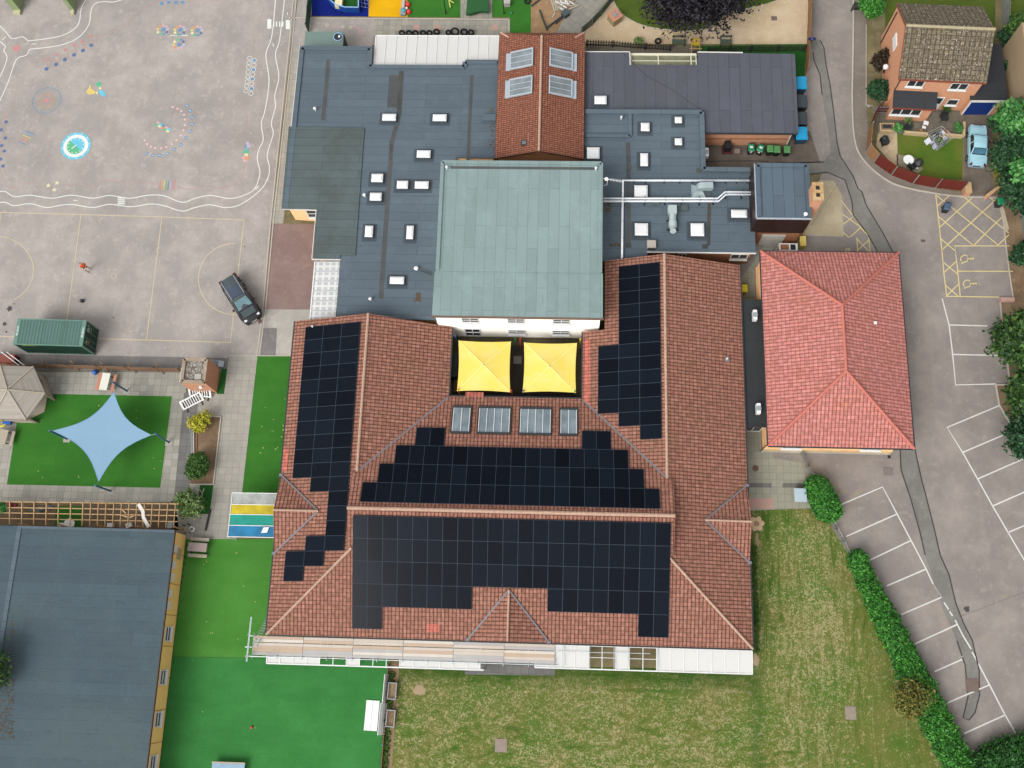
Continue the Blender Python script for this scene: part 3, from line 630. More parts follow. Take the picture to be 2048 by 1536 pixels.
# hopscotch figure
m = MB(); cols = [P_PALEPINK, P_ORANGE, P_CREAM, P_GREEN, P_TEAL, P_LILAC, P_BLUE]
V_ = lambda x, y: (470 + x / 21.94, 260 + y / 21.94)
for i, (x0, y0, x1, y1) in enumerate(((370, 1300, 520, 1400), (325, 1150, 430, 1290), (440, 1150, 625, 1290), (420, 1030, 570, 1145), (365, 900, 470, 1025), (475, 900, 600, 1025), (450, 770, 590, 895), (530, 640, 680, 765), (430, 640, 490, 760), (480, 515, 620, 630))):
    m.cur = (0, 0, 1, 2, 3, 3, 4, 5, 6, 5)[i]; m.poly([tuple(k) for k in up([W(*V_(x, y), L3) for x, y in ((x0, y0), (x1, y0), (x1, y1), (x0, y1))])])
mark('hopscotch_marking', 'small pastel hopscotch of stacked squares near the right edge of the playground', m, cols)
# stars, bars, fans
m = MB()
for x, y in ((354, 1357), (417, 1338), (398, 1388)):
    a = W(*T(x, y)); m.poly([(a.x + (.26 if k % 2 == 0 else .11) * math.sin(2 * PI * k / 10), a.y + (.26 if k % 2 == 0 else .11) * math.cos(2 * PI * k / 10), L3) for k in range(10)][::-1])
mark('star_marking', 'three pale yellow painted stars at the lower left of the playground', m, P_CREAM)
def barsm(x0, y0, x1, y1, n, cols, vertical, lab):
    m = MB()
    for k in range(n):
        m.cur = k % len(cols); t = (k + .5) / n
        s_ = [T(x0 + (x1 - x0) * t, y0), T(x0 + (x1 - x0) * t - 8, y1)] if vertical else [T(x0 - 60 * t, y0 + (y1 - y0) * t), T(x1 - 80 * t, y0 + (y1 - y0) * t + 22)]
        m.stroke(XY(s_), .08, L3)
    mark('bar_marking', lab, m, cols)
barsm(1165, 1320, 1290, 1390, 8, [P_PINK, P_ORANGE, P_YEL, P_GREEN, P_BLUE, P_LILAC, P_PINK], True, 'row of short rainbow bars on the faded red trail, bottom of the playground')
barsm(190, 950, 260, 1045, 6, [P_BLUE, P_TEAL, P_YEL, P_ORANGE, P_PINK], False, 'faded slanting coloured bars between the target and the clock')
m = MB(); Z = lambda x, y: (150 + x / 17.07, 150 + y / 17.07)
m.cur = 0; m.poly([tuple(k) for k in up([W(*Z(x, y), L3) for x, y in ((375, 580), (470, 440), (520, 300), (545, 400), (540, 450), (700, 560), (690, 650), (520, 650), (470, 680))])])
m.cur = 1; a = W(*Z(810, 320)); m.disc(a.x, a.y, L3, .27, 18); m.cur = 2; m.poly([tuple(k) for k in up([W(*Z(x, y), L4) for x, y in ((800, 520), (960, 530), (1050, 650), (1010, 730), (900, 730), (820, 600))])])
m.cur = 3; m.poly([tuple(k) for k in up([W(*Z(x, y), L5) for x, y in ((800, 450), (880, 400), (910, 470), (850, 500))])]); m.poly([tuple(k) for k in up([W(*Z(x, y), L5) for x, y in ((710, 570), (770, 570), (790, 660), (740, 660))])])
mark('blob_marking', 'cluster of painted cream, green and sky blue shapes right of the target rings', m, [P_YEL, P_GREEN, P_CYAN, P_CREAM])
m = MB(); p = W(33, 96.5); m.disc(p.x, p.y, L3, .36, 20); mark('roundabout_marking', 'faded red disc in the middle of the white painted mini roundabout', m, P_PINK)
dotset('blue_dots_marking', 'row of light blue painted dots at the top edge of the playground', [(T(*q), .2, P_BLUE, None, 0) for q in ((1184, 25), (1235, 18), (1286, 18), (1336, 16), (1210, -10), (1260, -10), (1310, -12))])
dotset('blue_dots_marking', 'column of faded dark blue dots along the far left edge of the playground', [(T(*q), .17, P_DBLUE, None, 0) for q in ((45, 892), (10, 950), (40, 1010), (12, 1065), (32, 1105), (5, 1165), (22, 1215))])
# painted caterpillar rings on the strip behind the school
Y_ = lambda x, y: (600 + x / 8.533, y / 8.533)
dotset('ring_marking', 'row of small painted rings on the tarmac beside the green shed', [(Y_(x, y), r, (P_CREAM, P_PALEPINK, P_PALEPINK, P_WHITE, P_CREAM, P_PALEPINK, P_PALEPINK, P_PALEPINK)[i], r - .05, 0) for i, (x, y, r) in enumerate(((463, 430, .16), (600, 450, .14), (660, 465, .14), (730, 460, .16), (865, 465, .16), (930, 450, .15), (995, 485, .13), (1030, 555, .26)))], L4)
# covers, stains and stepping stones
IRON = plain('cast_iron', c(112, 90, 78), .8, .2)
def cover(u, v, r, mt, lab, n=20, sq=None):
    p = W(u, v); m = MB()
    if sq: m.box((-sq[0] / 2, -sq[1] / 2, 0), (sq[0] / 2, sq[1] / 2, .02)); m.box((-sq[0] * .38, -sq[1] * .38, .02), (sq[0] * .38, sq[1] * .38, .028))
    else: m.lathe([(r, 0), (r, .02), (r * .86, .022), (r * .8, .03)], n)
    o = m.build('manhole_cover', mt, keep0=True); o.location = (p.x, p.y, L5 + .002); tag(o, lab, 'manhole cover')
cover(1511, 937, .26, IRON, 'round rusty manhole cover in the pale slabs'); cover(1846, 482, 0, IRON, 'small rectangular iron cover in the road beside the hatched bay', sq=(.36, .22))
cover(1541, 322, 0, IRON, 'square brown drain cover in the bin yard', sq=(.55, .5)) if False else None
cover(1776, 943, 0, plain('grey_cover', c(132, 124, 118), .9, .1), 'square grey inspection cover in the tarmac south of the red roof', sq=(.75, .7))
cover(1778, 914, 0, DARKMETAL, 'small dark drain grate at the corner of the red roofed block', sq=(.24, .26)); cover(521, 643, 0, IRON, 'square drain gully in the double kerb by the dark car', sq=(.34, .42))
cover(1544, 321, 0, TAR_YARD, 'square recessed drain cover in the bin yard', sq=(.6, .6)); cover(1944, 1370, 0, plain('rusty_patch', c(124, 106, 98), .9, .2), 'square rusty cover on the trench repair at the lower right', sq=(1.0, 1.0))
cover(1002, 1491, 0, plain('stone_cover', c(156, 142, 128), .9, .15), 'square concrete cover set in the mown grass, nearest the bottom edge', sq=(.95, 1.0)); cover(1701, 1426, 0, MC['stone_cover'], 'square concrete cover in the grass beside the hedge', sq=(.85, 1.0))
cover(1548, 37, 0, MC['rusty_patch'], 'square rusty cover in the gravel', sq=(.55, .45)); cover(1035, 720, 0, MC['grey_cover'], 'square cover in the courtyard between the yellow canopies', sq=(.7, .7))
m = MB()
for (u, v, r) in ((19, 617, .28), (9, 648, .2), (163, 601, .2), (227, 635, .08), (1934, 1219, .26), (28, 608, .08), (13, 664, .12), (1750, 560, .0), (489, 493, .06)):
    if r:
        p = W(u, v); k = [(p.x + r * (.6 + .6 * random.random()) * math.cos(a), p.y + r * (.6 + .6 * random.random()) * math.sin(a), L4) for a in [2 * PI * i / 11 for i in range(11)]]; m.poly(k)
struct(m.build('oil_stain', plain('oil_stain', c(74, 72, 72), .6, .2), keep0=True), 'structure')
m = MB()
for (u, v, w_, h_) in ((780, 1340, 3, 1), (832, 1372, 44, 14), (1022, 1002, 0, 0), (1520, 1320, 20, 22)):
    pass
# bare patches worn in the field
bp = MB()
for (u, v, rx, ry) in ((840, 1380, .9, .35), (1512, 1320, .4, .5), (1514, 1080, .25, .7)):
    p = W(u, v); rx *= .6; bp.poly([(p.x + rx * (.75 + .5 * random.random()) * math.cos(a), p.y + ry * (.75 + .5 * random.random()) * math.sin(a), L2) for a in [2 * PI * i / 17 for i in range(17)]])
struct(bp.build('bare_earth', tarmac('bare_earth', c(176, 152, 122), c(188, 166, 136), c(140, 122, 92), .2), keep0=True))
# ------------------------------------------------------------------ building materials
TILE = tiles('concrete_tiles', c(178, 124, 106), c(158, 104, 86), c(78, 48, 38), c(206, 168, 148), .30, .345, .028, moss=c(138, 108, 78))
TILE_E = TILE
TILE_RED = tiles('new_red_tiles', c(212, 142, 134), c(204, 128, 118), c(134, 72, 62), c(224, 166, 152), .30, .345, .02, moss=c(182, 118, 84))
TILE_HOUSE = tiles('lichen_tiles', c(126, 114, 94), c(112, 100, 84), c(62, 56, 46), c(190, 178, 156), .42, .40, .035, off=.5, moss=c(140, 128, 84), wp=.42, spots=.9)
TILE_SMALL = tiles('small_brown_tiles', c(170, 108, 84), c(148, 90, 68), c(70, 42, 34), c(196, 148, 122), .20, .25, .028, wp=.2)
RIDGE = plain('ridge_tile', c(196, 162, 140), .9, .25, 5, fine=9); RIDGE_RED = plain('red_ridge_tile', c(206, 122, 106), .9, .12, 3, fine=9); RIDGE_GREY = plain('grey_ridge_tile', c(178, 166, 134), .9, .2, 4)
LEAD = plain('lead_flashing', c(128, 126, 132), .6, .12)
FELT_W = felt('blue_grey_felt', c(98, 112, 122), 'x', .8); FELT_P = felt('green_grey_felt', c(96, 108, 110), 'x', .8, tint=c(74, 80, 72), blot=.5)
FELT_H = felt('sage_felt', c(142, 163, 162), 'y', .88, 5.5, tint=c(124, 144, 138), seam=.72, blot=.3); FELT_PU = felt('purple_grey_felt', c(90, 93, 103), 'y', .95, 12, tint=c(100, 98, 98), blot=.3)
FELT_C = felt('dark_felt', c(78, 95, 104), 'x', .95, 14, tint=c(90, 106, 106), seam=.8, blot=.45, grain=.2); FELT_T = felt('tower_felt', c(92, 108, 120), 'y', .9, 6, seam=.55, blot=.2)
FELT_G = felt('garage_felt', c(58, 60, 64), 'x', .9, 9, seam=.75, blot=.2); FELT_L = felt('link_felt', c(54, 58, 60), 'x', 2.4, 9, seam=.7, blot=.2)
BR_OR = brickwall('orange_brick', c(200, 140, 108, .66), c(186, 126, 94, .66), c(194, 164, 138, .66)); BR_DK = brickwall('brown_brick', c(150, 98, 66, .75), c(134, 84, 56, .75), c(140, 110, 88, .75))
BR_HOUSE = brickwall('house_brick', c(200, 140, 106, .72), c(186, 124, 92, .72), c(186, 156, 130, .72)); BR_YEL = plain('yellow_render', c(226, 184, 112, .85), .9, .07, 1.2)
RENDER = plain('cream_render', c(252, 249, 236, .85), .9, .04, .8); ORR = plain('peach_render', c(234, 184, 134, .8), .9, .06); PEBBLE = tarmac('pebble_dash', c(206, 176, 132, .7), c(220, 192, 150, .7), c(168, 138, 100, .7), .45)
FASCIA = plain('brown_fascia', c(126, 100, 86), .6, .08); MAROON = plain('maroon_cladding', c(44, 22, 20), .45, .1, 2, .4)
SOFFIT = plain('white_soffit', c(236, 232, 226, .5), .5, .04)
def window(par, p0, ax, wd, z0, z1, panes=2, nrm=None, frame=None, name='window', proud=.03, sill=True, glass=None, bars=0):
    """window in a vertical wall: p0 = (x,y) of its left end, ax = unit vector along the wall, nrm = outward normal"""
    ax = Vector((ax[0], ax[1], 0)); nrm = Vector((nrm[0], nrm[1], 0)); o = Vector((p0[0], p0[1], 0)); frame = frame or WHITEPVC
    f = MB(); t = .07; Z = Vector((0, 0, 1)); pz = (z0 + z1) / 2
    A = o + nrm * proud
    for (a, b) in ((0, t), (wd - t, wd)): f.bar(A + ax * (a + b) / 2 + Z * z0, A + ax * (a + b) / 2 + Z * z1, t, t * 1.2, up=nrm)
    for zz in (z0 + t / 2, z1 - t / 2): f.bar(A + ax * t + Z * zz, A + ax * (wd - t) + Z * zz, t * 1.2, t)
    for k in range(1, panes): f.bar(A + ax * wd * k / panes + Z * (z0 + t), A + ax * wd * k / panes + Z * (z1 - t), t * .9, t * 1.1, up=nrm)
    for k in range(bars): zz = z0 + (z1 - z0) * (k + 1) / (bars + 1); f.bar(A + ax * t + Z * zz, A + ax * (wd - t) + Z * zz, t, t * .7)
    if sill: f.bar(o + nrm * .1 - ax * .05 + Z * (z0 - .04), o + nrm * .1 + ax * (wd + .05) + Z * (z0 - .04), .2, .06)
    fo = f.build(name, frame, par, True)
    g = MB(); q = o + nrm * (proud * .35 + .004)
    g.poly([q + ax * t + Z * (z0 + t), q + ax * (wd - t) + Z * (z0 + t), q + ax * (wd - t) + Z * (z1 - t), q + ax * t + Z * (z1 - t)])
    go = g.build('pane', glass or GLASS, None, keep0=True); go.data.transform(parent_matrix(fo).inverted()); go.parent = fo
    return fo
def wall_ring(par, pts, z0, z1, m, name='wall'): return MB().prism(pts, z0, z1, top=False, bottom=False).build(name, m, par, True)
def ridge_line(mb, p, q, r=.13, seg=.42):
    r *= .82
    p = Vector(p); q = Vector(q); n = max(1, int((q - p).length / seg))
    for i in range(n):
        a = p.lerp(q, i / n); b = p.lerp(q, (i + 1) / n); mb.tube([a, b], [r, r * 1.14], 8, True)
def parapet(mb, pts, z0, z1, wd=.35, closed=False):
    P = pts + [pts[0]] if closed else pts
    for a, b in zip(P, P[1:]): mb.bar((a[0], a[1], (z0 + z1) / 2), (b[0], b[1], (z0 + z1) / 2), wd, z1 - z0)

# ================================================================== SCHOOL: tiled U-shaped block
EZ, K = 2.7, .3323
sb = thing('school_building', 'brown tiled school around the yellow canopies, its roof carrying the black solar panels', 'building', (-3.5, 14, 0))
xw, xe, ys, xi0, xi1 = -22.6, 15.62, 1.2, -9.0, 2.2
rw, re_, h1 = -15.83, 8.91, EZ + K * 6.77
ry, h2 = 10.95, 5.95
ks = (h2 - EZ) / (ry - ys); kn = (h2 - 2.65) / (21.1 - ry)
yhs = ys + (h1 - EZ) / ks; yhn = ry + (h2 - h1) / kn
yN = 27.45; yNE = 33.15
def rp(name, pts, m=TILE, t=.14): return MB().slab(pts, t).build(name, m, sb, True)
xv0, xv1 = -16.2, 9.38
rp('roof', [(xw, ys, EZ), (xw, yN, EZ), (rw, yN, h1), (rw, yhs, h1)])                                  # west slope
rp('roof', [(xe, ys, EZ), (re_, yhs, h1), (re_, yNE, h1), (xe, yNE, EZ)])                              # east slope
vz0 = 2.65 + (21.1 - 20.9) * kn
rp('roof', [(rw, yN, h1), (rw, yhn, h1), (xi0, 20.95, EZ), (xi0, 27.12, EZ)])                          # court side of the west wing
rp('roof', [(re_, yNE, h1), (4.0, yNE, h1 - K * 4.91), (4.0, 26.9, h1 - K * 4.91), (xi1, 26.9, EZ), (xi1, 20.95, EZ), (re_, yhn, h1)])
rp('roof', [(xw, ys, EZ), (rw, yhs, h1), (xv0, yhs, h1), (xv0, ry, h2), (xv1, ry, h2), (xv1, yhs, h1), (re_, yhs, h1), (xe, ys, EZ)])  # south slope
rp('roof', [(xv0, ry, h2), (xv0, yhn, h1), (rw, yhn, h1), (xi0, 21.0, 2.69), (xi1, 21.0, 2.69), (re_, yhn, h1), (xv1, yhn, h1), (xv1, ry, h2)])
for xg in (xv0 + .12, xv1 - .12): MB().poly([(xg, yhs + .1, h1 - .05), (xg, yhn - .1, h1 - .05), (xg, ry, h2 - .1)]).build('gable', BR_OR, sb, True)
for nm_, a, b, r_ in (('ridge', (xv0, ry, h2 + .03), (xv1, ry, h2 + .03), .17), ('ridge', (rw, yhn, h1 + .03), (rw, yN, h1 + .03), .13), ('ridge', (re_, yhn, h1 + .03), (re_, yNE, h1 + .03), .13), ('hip', (xw, ys, EZ + .02), (rw, yhs, h1 + .02), .12), ('hip', (xe, ys, EZ + .02), (re_, yhs, h1 + .02), .12)):
    m = MB(); ridge_line(m, a, b, r_); m.build(nm_, RIDGE, sb, True)
for a, b in (((xi0, 20.95, EZ), (rw, yhn, h1)), ((xi1, 20.95, EZ), (re_, yhn, h1))): MB().bar(Vector(a) + Vector((0, 0, .02)), Vector(b) + Vector((0, 0, .02)), .14, .03).build('flashing', LEAD, sb, True)
# little cross gables on the eaves
def gablet(apex, e1, e2, out, nm):
    a = Vector(apex); e1 = Vector(e1); e2 = Vector(e2); f = Vector(out)
    f = f + Vector((0, 0, 0)); lift = Vector((0, 0, .05))
    rp('roof', [a + lift, e1 + lift, f + lift], TILE, .1); rp('roof', [a + lift, f + lift, e2 + lift], TILE, .1)
    r = MB(); ridge_line(r, f + Vector((0, 0, .1)), a + Vector((0, 0, .1)), .10); r.build('ridge', RIDGE, sb, True)
    MB().poly([e1, e2, f]).build('gable', BR_OR, sb, True)
    for e in (e1, e2): m = MB(); m.bar(a + Vector((0, 0, .085)), e + Vector((0, 0, .085)), .12, .03); m.box((e.x - .16, e.y - .12, e.z + .04), (e.x + .16, e.y + .12, e.z + .1)); m.build('flashing', LEAD, sb, True)
gablet((-18.93, 10.92, 3.93), (-22.55, 13.98, 2.75), (-22.55, 7.56, 2.75), (-22.6, 10.92, 3.93), 'w')
gablet((11.97, 10.95, 3.93), (15.57, 13.99, 2.75), (15.57, 7.8, 2.75), (15.62, 10.9, 3.93), 'e')
gablet((-3.39, 5.09, 4.0), (-6.6, 1.25, 2.75), (-.2, 1.25, 2.75), (-3.39, 1.2, 4.0), 's')
for a, b in (((xw - .06, ys, EZ - .05), (xw - .06, yN, EZ - .05)), ((xw, ys - .07, EZ - .05), (xe, ys - .07, EZ - .05)), ((xe + .06, ys, EZ - .05), (xe + .06, yNE, EZ - .05)), ((xi0 + .06, 21.2, EZ - .05), (xi0 + .06, 27.0, EZ - .05)), ((xi1 - .06, 21.2, EZ - .05), (xi1 - .06, 26.9, EZ - .05)), ((xi0, 21.07, 2.6), (xi1, 21.07, 2.6))): MB().bar(a, b, .11, .1).build('gutter', DARKMETAL, sb, True)
wl_ = wall_ring(sb, [(xw + .4, ys + .4), (xe - .4, ys + .4), (xe - .4, yNE - .2), (4.1, yNE - .2), (4.1, 26.8), (xi1 + .35, 26.8), (xi1 + .35, 20.6), (xi0 - .35, 20.6), (xi0 - .35, 27.0), (xw + .4, 27.3)], 0, 2.62, BR_OR)
MB().poly([(xw + .4, 27.3, 2.6), (xi0 - .35, 27.3, 2.6), (rw, 27.3, h1 - .15)]).build('gable', BR_OR, sb, True); MB().poly([(4.1, yNE - .2, 2.6), (xe - .4, yNE - .2, 2.6), (re_, yNE - .2, h1 - .15), (4.1, yNE - .2, h1 - .15 - K * 4.8)]).build('gable', BR_OR, sb, True)
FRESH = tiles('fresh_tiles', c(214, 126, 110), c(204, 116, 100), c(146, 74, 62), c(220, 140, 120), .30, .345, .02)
for k in range(9): window(sb, (-20.5 + k * 3.9, ys + .4), (1, 0), 1.8, .9, 2.1, 3, (0, -1))
for (u, v, sx, sy, P0, N_) in ((866, 1256, .5, .3, 's', 0), (949, 789, .75, .22, 'n', 0), (571, 920, .22, .95, 'w', 0), (1174, 745, .24, 2.9, 'e', 0)):
    pl0, nn = {'s': ((0, ys, EZ), Vector((0, -ks, 1))), 'n': ((0, ry, h2), Vector((0, kn, 1))), 'w': ((xw, 0, EZ), Vector((-K, 0, 1))), 'e': ((xi1, 0, EZ), Vector((-K, 0, 1)))}[P0]
    q = onP(u, v, pl0, nn.normalized()); f_ = lambda dx, dy: (q.x + dx, q.y + dy, q.z + .022 - (nn.x * dx + nn.y * dy))
    MB().poly([f_(-sx, -sy), f_(sx, -sy), f_(sx, sy), f_(-sx, sy)]).build('replaced_tiles', FRESH, sb, True)
# roof glazing on the court side
GLZ = glassy('roof_glass', c(136, 152, 160), .18, .6)
NS = Vector((0, kn, 1)).normalized(); NU = Vector((0, -1, kn)).normalized()
for x0, x1, n_ in ((-8.45, -7.1, 2), (-6.3, -3.8, 4), (-2.87, -.43, 4), (.45, 1.72, 2)):
    f = MB(); zf = lambda y: h2 - (y - ry) * kn
    B = lambda x, y, dz=0: Vector((x, y, zf(y))) + NS * dz
    ya, yb = 19.75, 17.72
    for a, b in ((B(x0 - .1, ya + .25, .07), B(x1 + .1, ya + .25, .07)), (B(x0 - .1, yb - .1, .07), B(x1 + .1, yb - .1, .07))): f.bar(a, b, .16, .16)
    for xx in (x0 - .1, x1 + .1): f.bar(B(xx, ya + .25, .07), B(xx, yb - .1, .07), .10, .14)
    fo = f.build('roof_window', DARKMETAL, sb, True)
    g = MB().poly([B(x0 - .05, yb, .09), B(x1 + .05, yb, .09), B(x1 + .05, ya + .15, .09), B(x0 - .05, ya + .15, .09)]); go = g.build('pane', GLZ, None, keep0=True); go.data.transform(parent_matrix(fo).inverted()); go.parent = fo
    w_ = MB()
    for k in range(n_ + 1): xx = x0 + (x1 - x0) * k / n_; w_.bar(B(xx, ya + .12, .12), B(xx, yb, .12), .05, .05)
    go = w_.build('glazing_bar', WHITEPVC, None, keep0=True); go.data.transform(parent_matrix(fo).inverted()); go.parent = fo
# pipes through the tiles
def soil_vent(u, v, plane, lab, nm='roof_vent'):
    pl0, nn = plane; q = onP(u, v, pl0, nn.normalized()); t = thing(nm, lab, 'roof vent', q)
    MB().box((-.22, -.2, .0), (.22, .2, .05)).build('flashing', LEAD, t); MB().tube([(0, 0, 0), (0, 0, .38)], .07, 10).build('pipe', WHITEPVC, t)
soil_vent(626, 655, ((xw, 0, EZ), Vector((-K, 0, 1))), 'white vent pipe through the tiles at the top left corner of the left solar array'); soil_vent(1453, 719, ((xe, 0, EZ), Vector((K, 0, 1))), 'white vent pipe alone on the wide east slope of tiles')

# ------------------------------------------------------------------ solar panels
PAN = NB('solar_glass', .12, .05); pr = PAN.n('ObjectInfo').outputs['Random']
pk = PAN.ramp(pr, [(0, c(17, 22, 32, .36)), (1, c(28, 36, 48, .36))]); pk = PAN.mix(PAN.ramp(PAN.noise(PAN.pos(), 3.2, 5, .85), [(.60, 0), (.82, .32)]), pk, c(76, 100, 124, .5)); PAN = PAN.out(pk)
PFR = plain('panel_frame', c(64, 78, 92, .42), .6, .08, 2, .1)
def make_panel(a, b, normal, udir, name_lab, grp):
    """black solar panel, a wide along udir, b up the slope"""
    m = MB().box((-a / 2 + .02, -b / 2 + .02, 0), (a / 2 - .02, b / 2 - .02, .035)); o = m.build('solar_panel', PAN, keep0=True); tag(o, name_lab, 'solar panel', grp)
    f = MB(); t = .02; f.box((-a / 2 + .002, -b / 2 + .002, -.005), (a / 2 - .002, -b / 2 + t, .04)); f.box((-a / 2 + .002, b / 2 - t, -.005), (a / 2 - .002, b / 2 - .002, .04)); f.box((-a / 2 + .002, -b / 2 + t, -.005), (-a / 2 + t, b / 2 - t, .04)); f.box((a / 2 - t, -b / 2 + t, -.005), (a / 2 - .002, b / 2 - t, .04))
    f.build('frame', PFR, o)
    x = Vector(udir).normalized(); z_ = Vector(normal).normalized(); y = z_.cross(x); o.rotation_euler = Matrix((x, y, z_)).transposed().to_euler()
    return o
def place(proto, first, loc):
    if first: proto.location = loc; return proto
    return dup(proto, loc)
off = .11
nS = Vector((0, -ks, 1)).normalized(); P = None
cells = [(r, k) for r in range(3) for k in range(21)] + [(3, k) for k in range(8)] + [(3, k) for k in range(13, 21)] + [(4, 0), (4, 1), (4, 19), (4, 20)]
pw, ph = 24.79 / 21, 1.706
for i, (r, k) in enumerate(cells):
    y = 10.42 - (r + .5) * ph; x = -15.72 + (k + .5) * pw; zz = h2 - (ry - y) * ks
    if i == 0: P = make_panel(pw, ph / math.cos(math.atan(ks)), nS, (1, 0, 0), 'black solar panel of the wide lower array between the roof ridge and the scaffold', 'solar panels on the south slope')
    place(P, i == 0, Vector((x, y, zz)) + nS * off)
nN = Vector((0, kn, 1)).normalized(); pw = 1.174; ph = 1.64
cells = [(x0 + k * pw, 11.42 + (r + .5) * ph) for r, x0, n_ in ((0, -15.23, 20), (1, -14.06, 18), (2, -12.9, 16), (3, -11.38, 2), (3, 2.17, 2)) for k in range(n_)]
for i, (x, y) in enumerate(cells):
    if i == 0: P = make_panel(pw, ph / math.cos(math.atan(kn)), nN, (-1, 0, 0), 'black solar panel of the stepped middle array between the four roof windows and the ridge', 'solar panels on the north slope')
    place(P, i == 0, Vector((x + pw / 2, y, h2 - (y - ry) * kn)) + nN * off)
nW = Vector((-K, 0, 1)).normalized(); pw = 1.68; ph = 1.189
cells = [(0, r) for r in list(range(11)) + [16, 17]] + [(1, r) for r in list(range(12)) + [15, 16]] + [(2, r) for r in range(16)]
for i, (k, r) in enumerate(cells):
    x = -21.45 + (k + .5) * pw; y = 26.74 - (r + .5) * ph
    if i == 0: P = make_panel(ph, pw / math.cos(math.atan(K)), nW, (0, -1, 0), 'black solar panel of the long left array on the west slope', 'solar panels on the west wing')
    place(P, i == 0, Vector((x, y, EZ + (x - xw) * K)) + nW * off)
pw = 1.68; ph = 1.168
cells = [(0, r) for r in range(6, 11)] + [(1, r) for r in range(12)] + [(2, r) for r in range(13)]
for i, (k, r) in enumerate(cells):
    x = 3.52 + (k + .5) * pw; y = 32.43 - (r + .5) * ph
    if i == 0: P = make_panel(ph, pw / math.cos(math.atan(K)), nW, (0, -1, 0), 'black solar panel of the array right of the yellow canopies', 'solar panels on the east wing')
    place(P, i == 0, Vector((x, y, EZ + (x - xi1) * K)) + nW * off)

# ================================================================== flat roofed blocks
FZ = 3.1
fw = thing('flat_roofed_block', 'blue grey flat roofed school block dotted with white rooflights, left of the hall', 'building', (-17, 42, 0))
oW = [(-24.42, 54.3), (-24.55, 37.85), (-21.5, 37.75), (-21.35, 33.08), (-19.04, 33.08), (-18.95, 27.62), (-9.3, 27.62), (-9.3, 43), (-5.75, 43), (-5.75, 52.9), (-8.74, 52.9), (-8.77, 52.32), (-17.53, 52.33), (-17.61, 54.24)]
MB().prism(oW, FZ - .2, FZ).build('roof', FELT_W, fw, True)
ins = [(-24.1, 54.0), (-24.2, 38.2), (-21.3, 38.0), (-21.1, 33.4), (-18.85, 33.3), (-18.8, 27.8), (-9.4, 27.8), (-9.4, 43), (-6, 43), (-6, 52.6), (-17.8, 52.0), (-17.8, 53.9)]
wall_ring(fw, ins, 0, FZ - .2, ORR)
m = MB(); parapet(m, [(-24.25, 37.9), (-24.2, 54.12), (-17.8, 54.08), (-17.75, 52.15), (-8.95, 52.15), (-8.9, 52.7), (-5.95, 52.7)], FZ + .002, FZ + .12, .42); m.build('parapet', FELT_W, fw, True)
patch = [W(u, v, FZ) for u, v in ((578, 254), (729, 257), (711, 511), (681, 511), (680, 517), (627, 516.5), (633.5, 419), (563.5, 418))]
MB().prism([(p.x, p.y) for p in patch], FZ + .004, FZ + .10).build('raised_roof', FELT_P, fw, True)
m = MB()
for a, b in (((-24.58, 37.85), (-24.44, 54.3)), ((-21.5, 37.72), (-24.58, 37.82)), ((-21.53, 33.05), (-21.52, 37.7)), ((-19.0, 33.04), (-21.5, 33.04))): m.bar((a[0], a[1], FZ - .06), (b[0], b[1], FZ - .06), .06, .16)
m.build('fascia', SOFFIT, fw, True)
GRIME = felt('gutter_grime', c(86, 88, 84), 'y', 3, 30, tint=c(54, 54, 52), seam=.9, blot=.9)
GRIME2 = felt('pond_mark', c(92, 94, 92), 'x', 30, 30, tint=c(76, 80, 82), seam=1, blot=.8)
def valley(par, px, h, mt=GRIME, wd=.42, nm='roof_channel'):
    return MB().stroke(XYh(px, h), wd, h).build(nm, mt, par, True)
def XYh(px, h): return [(W(u, v, h).x, W(u, v, h).y) for u, v in px]
valley(fw, [(657, 118), (652, 180), (646, 240)], FZ + .006, GRIME2, .38); valley(fw, [(803, 142), (798, 228)], FZ + .006, GRIME, .45); valley(fw, [(798, 228), (792, 255), (783, 285), (781, 325), (775, 400), (770, 475), (767, 520), (762, 598)], FZ + .006, GRIME2, .42)
valley(fw, [(783, 288), (781, 320)], FZ + .009, GRIME, .25); valley(fw, [(944, 150), (938, 270), (936, 322)], FZ + .006, GRIME2, .32); valley(fw, [(788, 150), (784, 215)], FZ + .005, GRIME2, .9)
window(fw, (-22.7, 38.05), (1, 0), .95, .9, 2.5, 1, (0, -1), bars=1)
m = MB()
for a in ((-22.9, 52.6), ): pass
m = MB().box((W(966, 232, FZ).x, W(966, 232, FZ).y, FZ), (W(992, 245, FZ).x, W(992, 245, FZ).y, FZ + .35)); m.build('duct', FELT_W, fw, True)
LEAFD = plain('leaf_debris', c(96, 78, 56), .95, .3, 8)
def debris(par, u0, v0, u1, v1, h, n, s_, seed=1):
    r = random.Random(seed); m = MB()
    for _ in range(n):
        p = W(r.uniform(u0, u1), r.uniform(v0, v1), h); a = r.random() * 6.3; q = s_ * (.4 + r.random())
        m.poly([(p.x + q * math.cos(a + t), p.y + q * math.sin(a + t) * .6, h + .006 + .004 * r.random()) for t in (0, 1.6, 3.1, 4.7)])
    return struct(m.build('leaf_litter', LEAFD, par, True), 'stuff')
debris(fw, 978, 215, 990, 300, FZ, 90, .08, 2); debris(fw, 831, 586, 841, 602, FZ, 60, .09, 3)
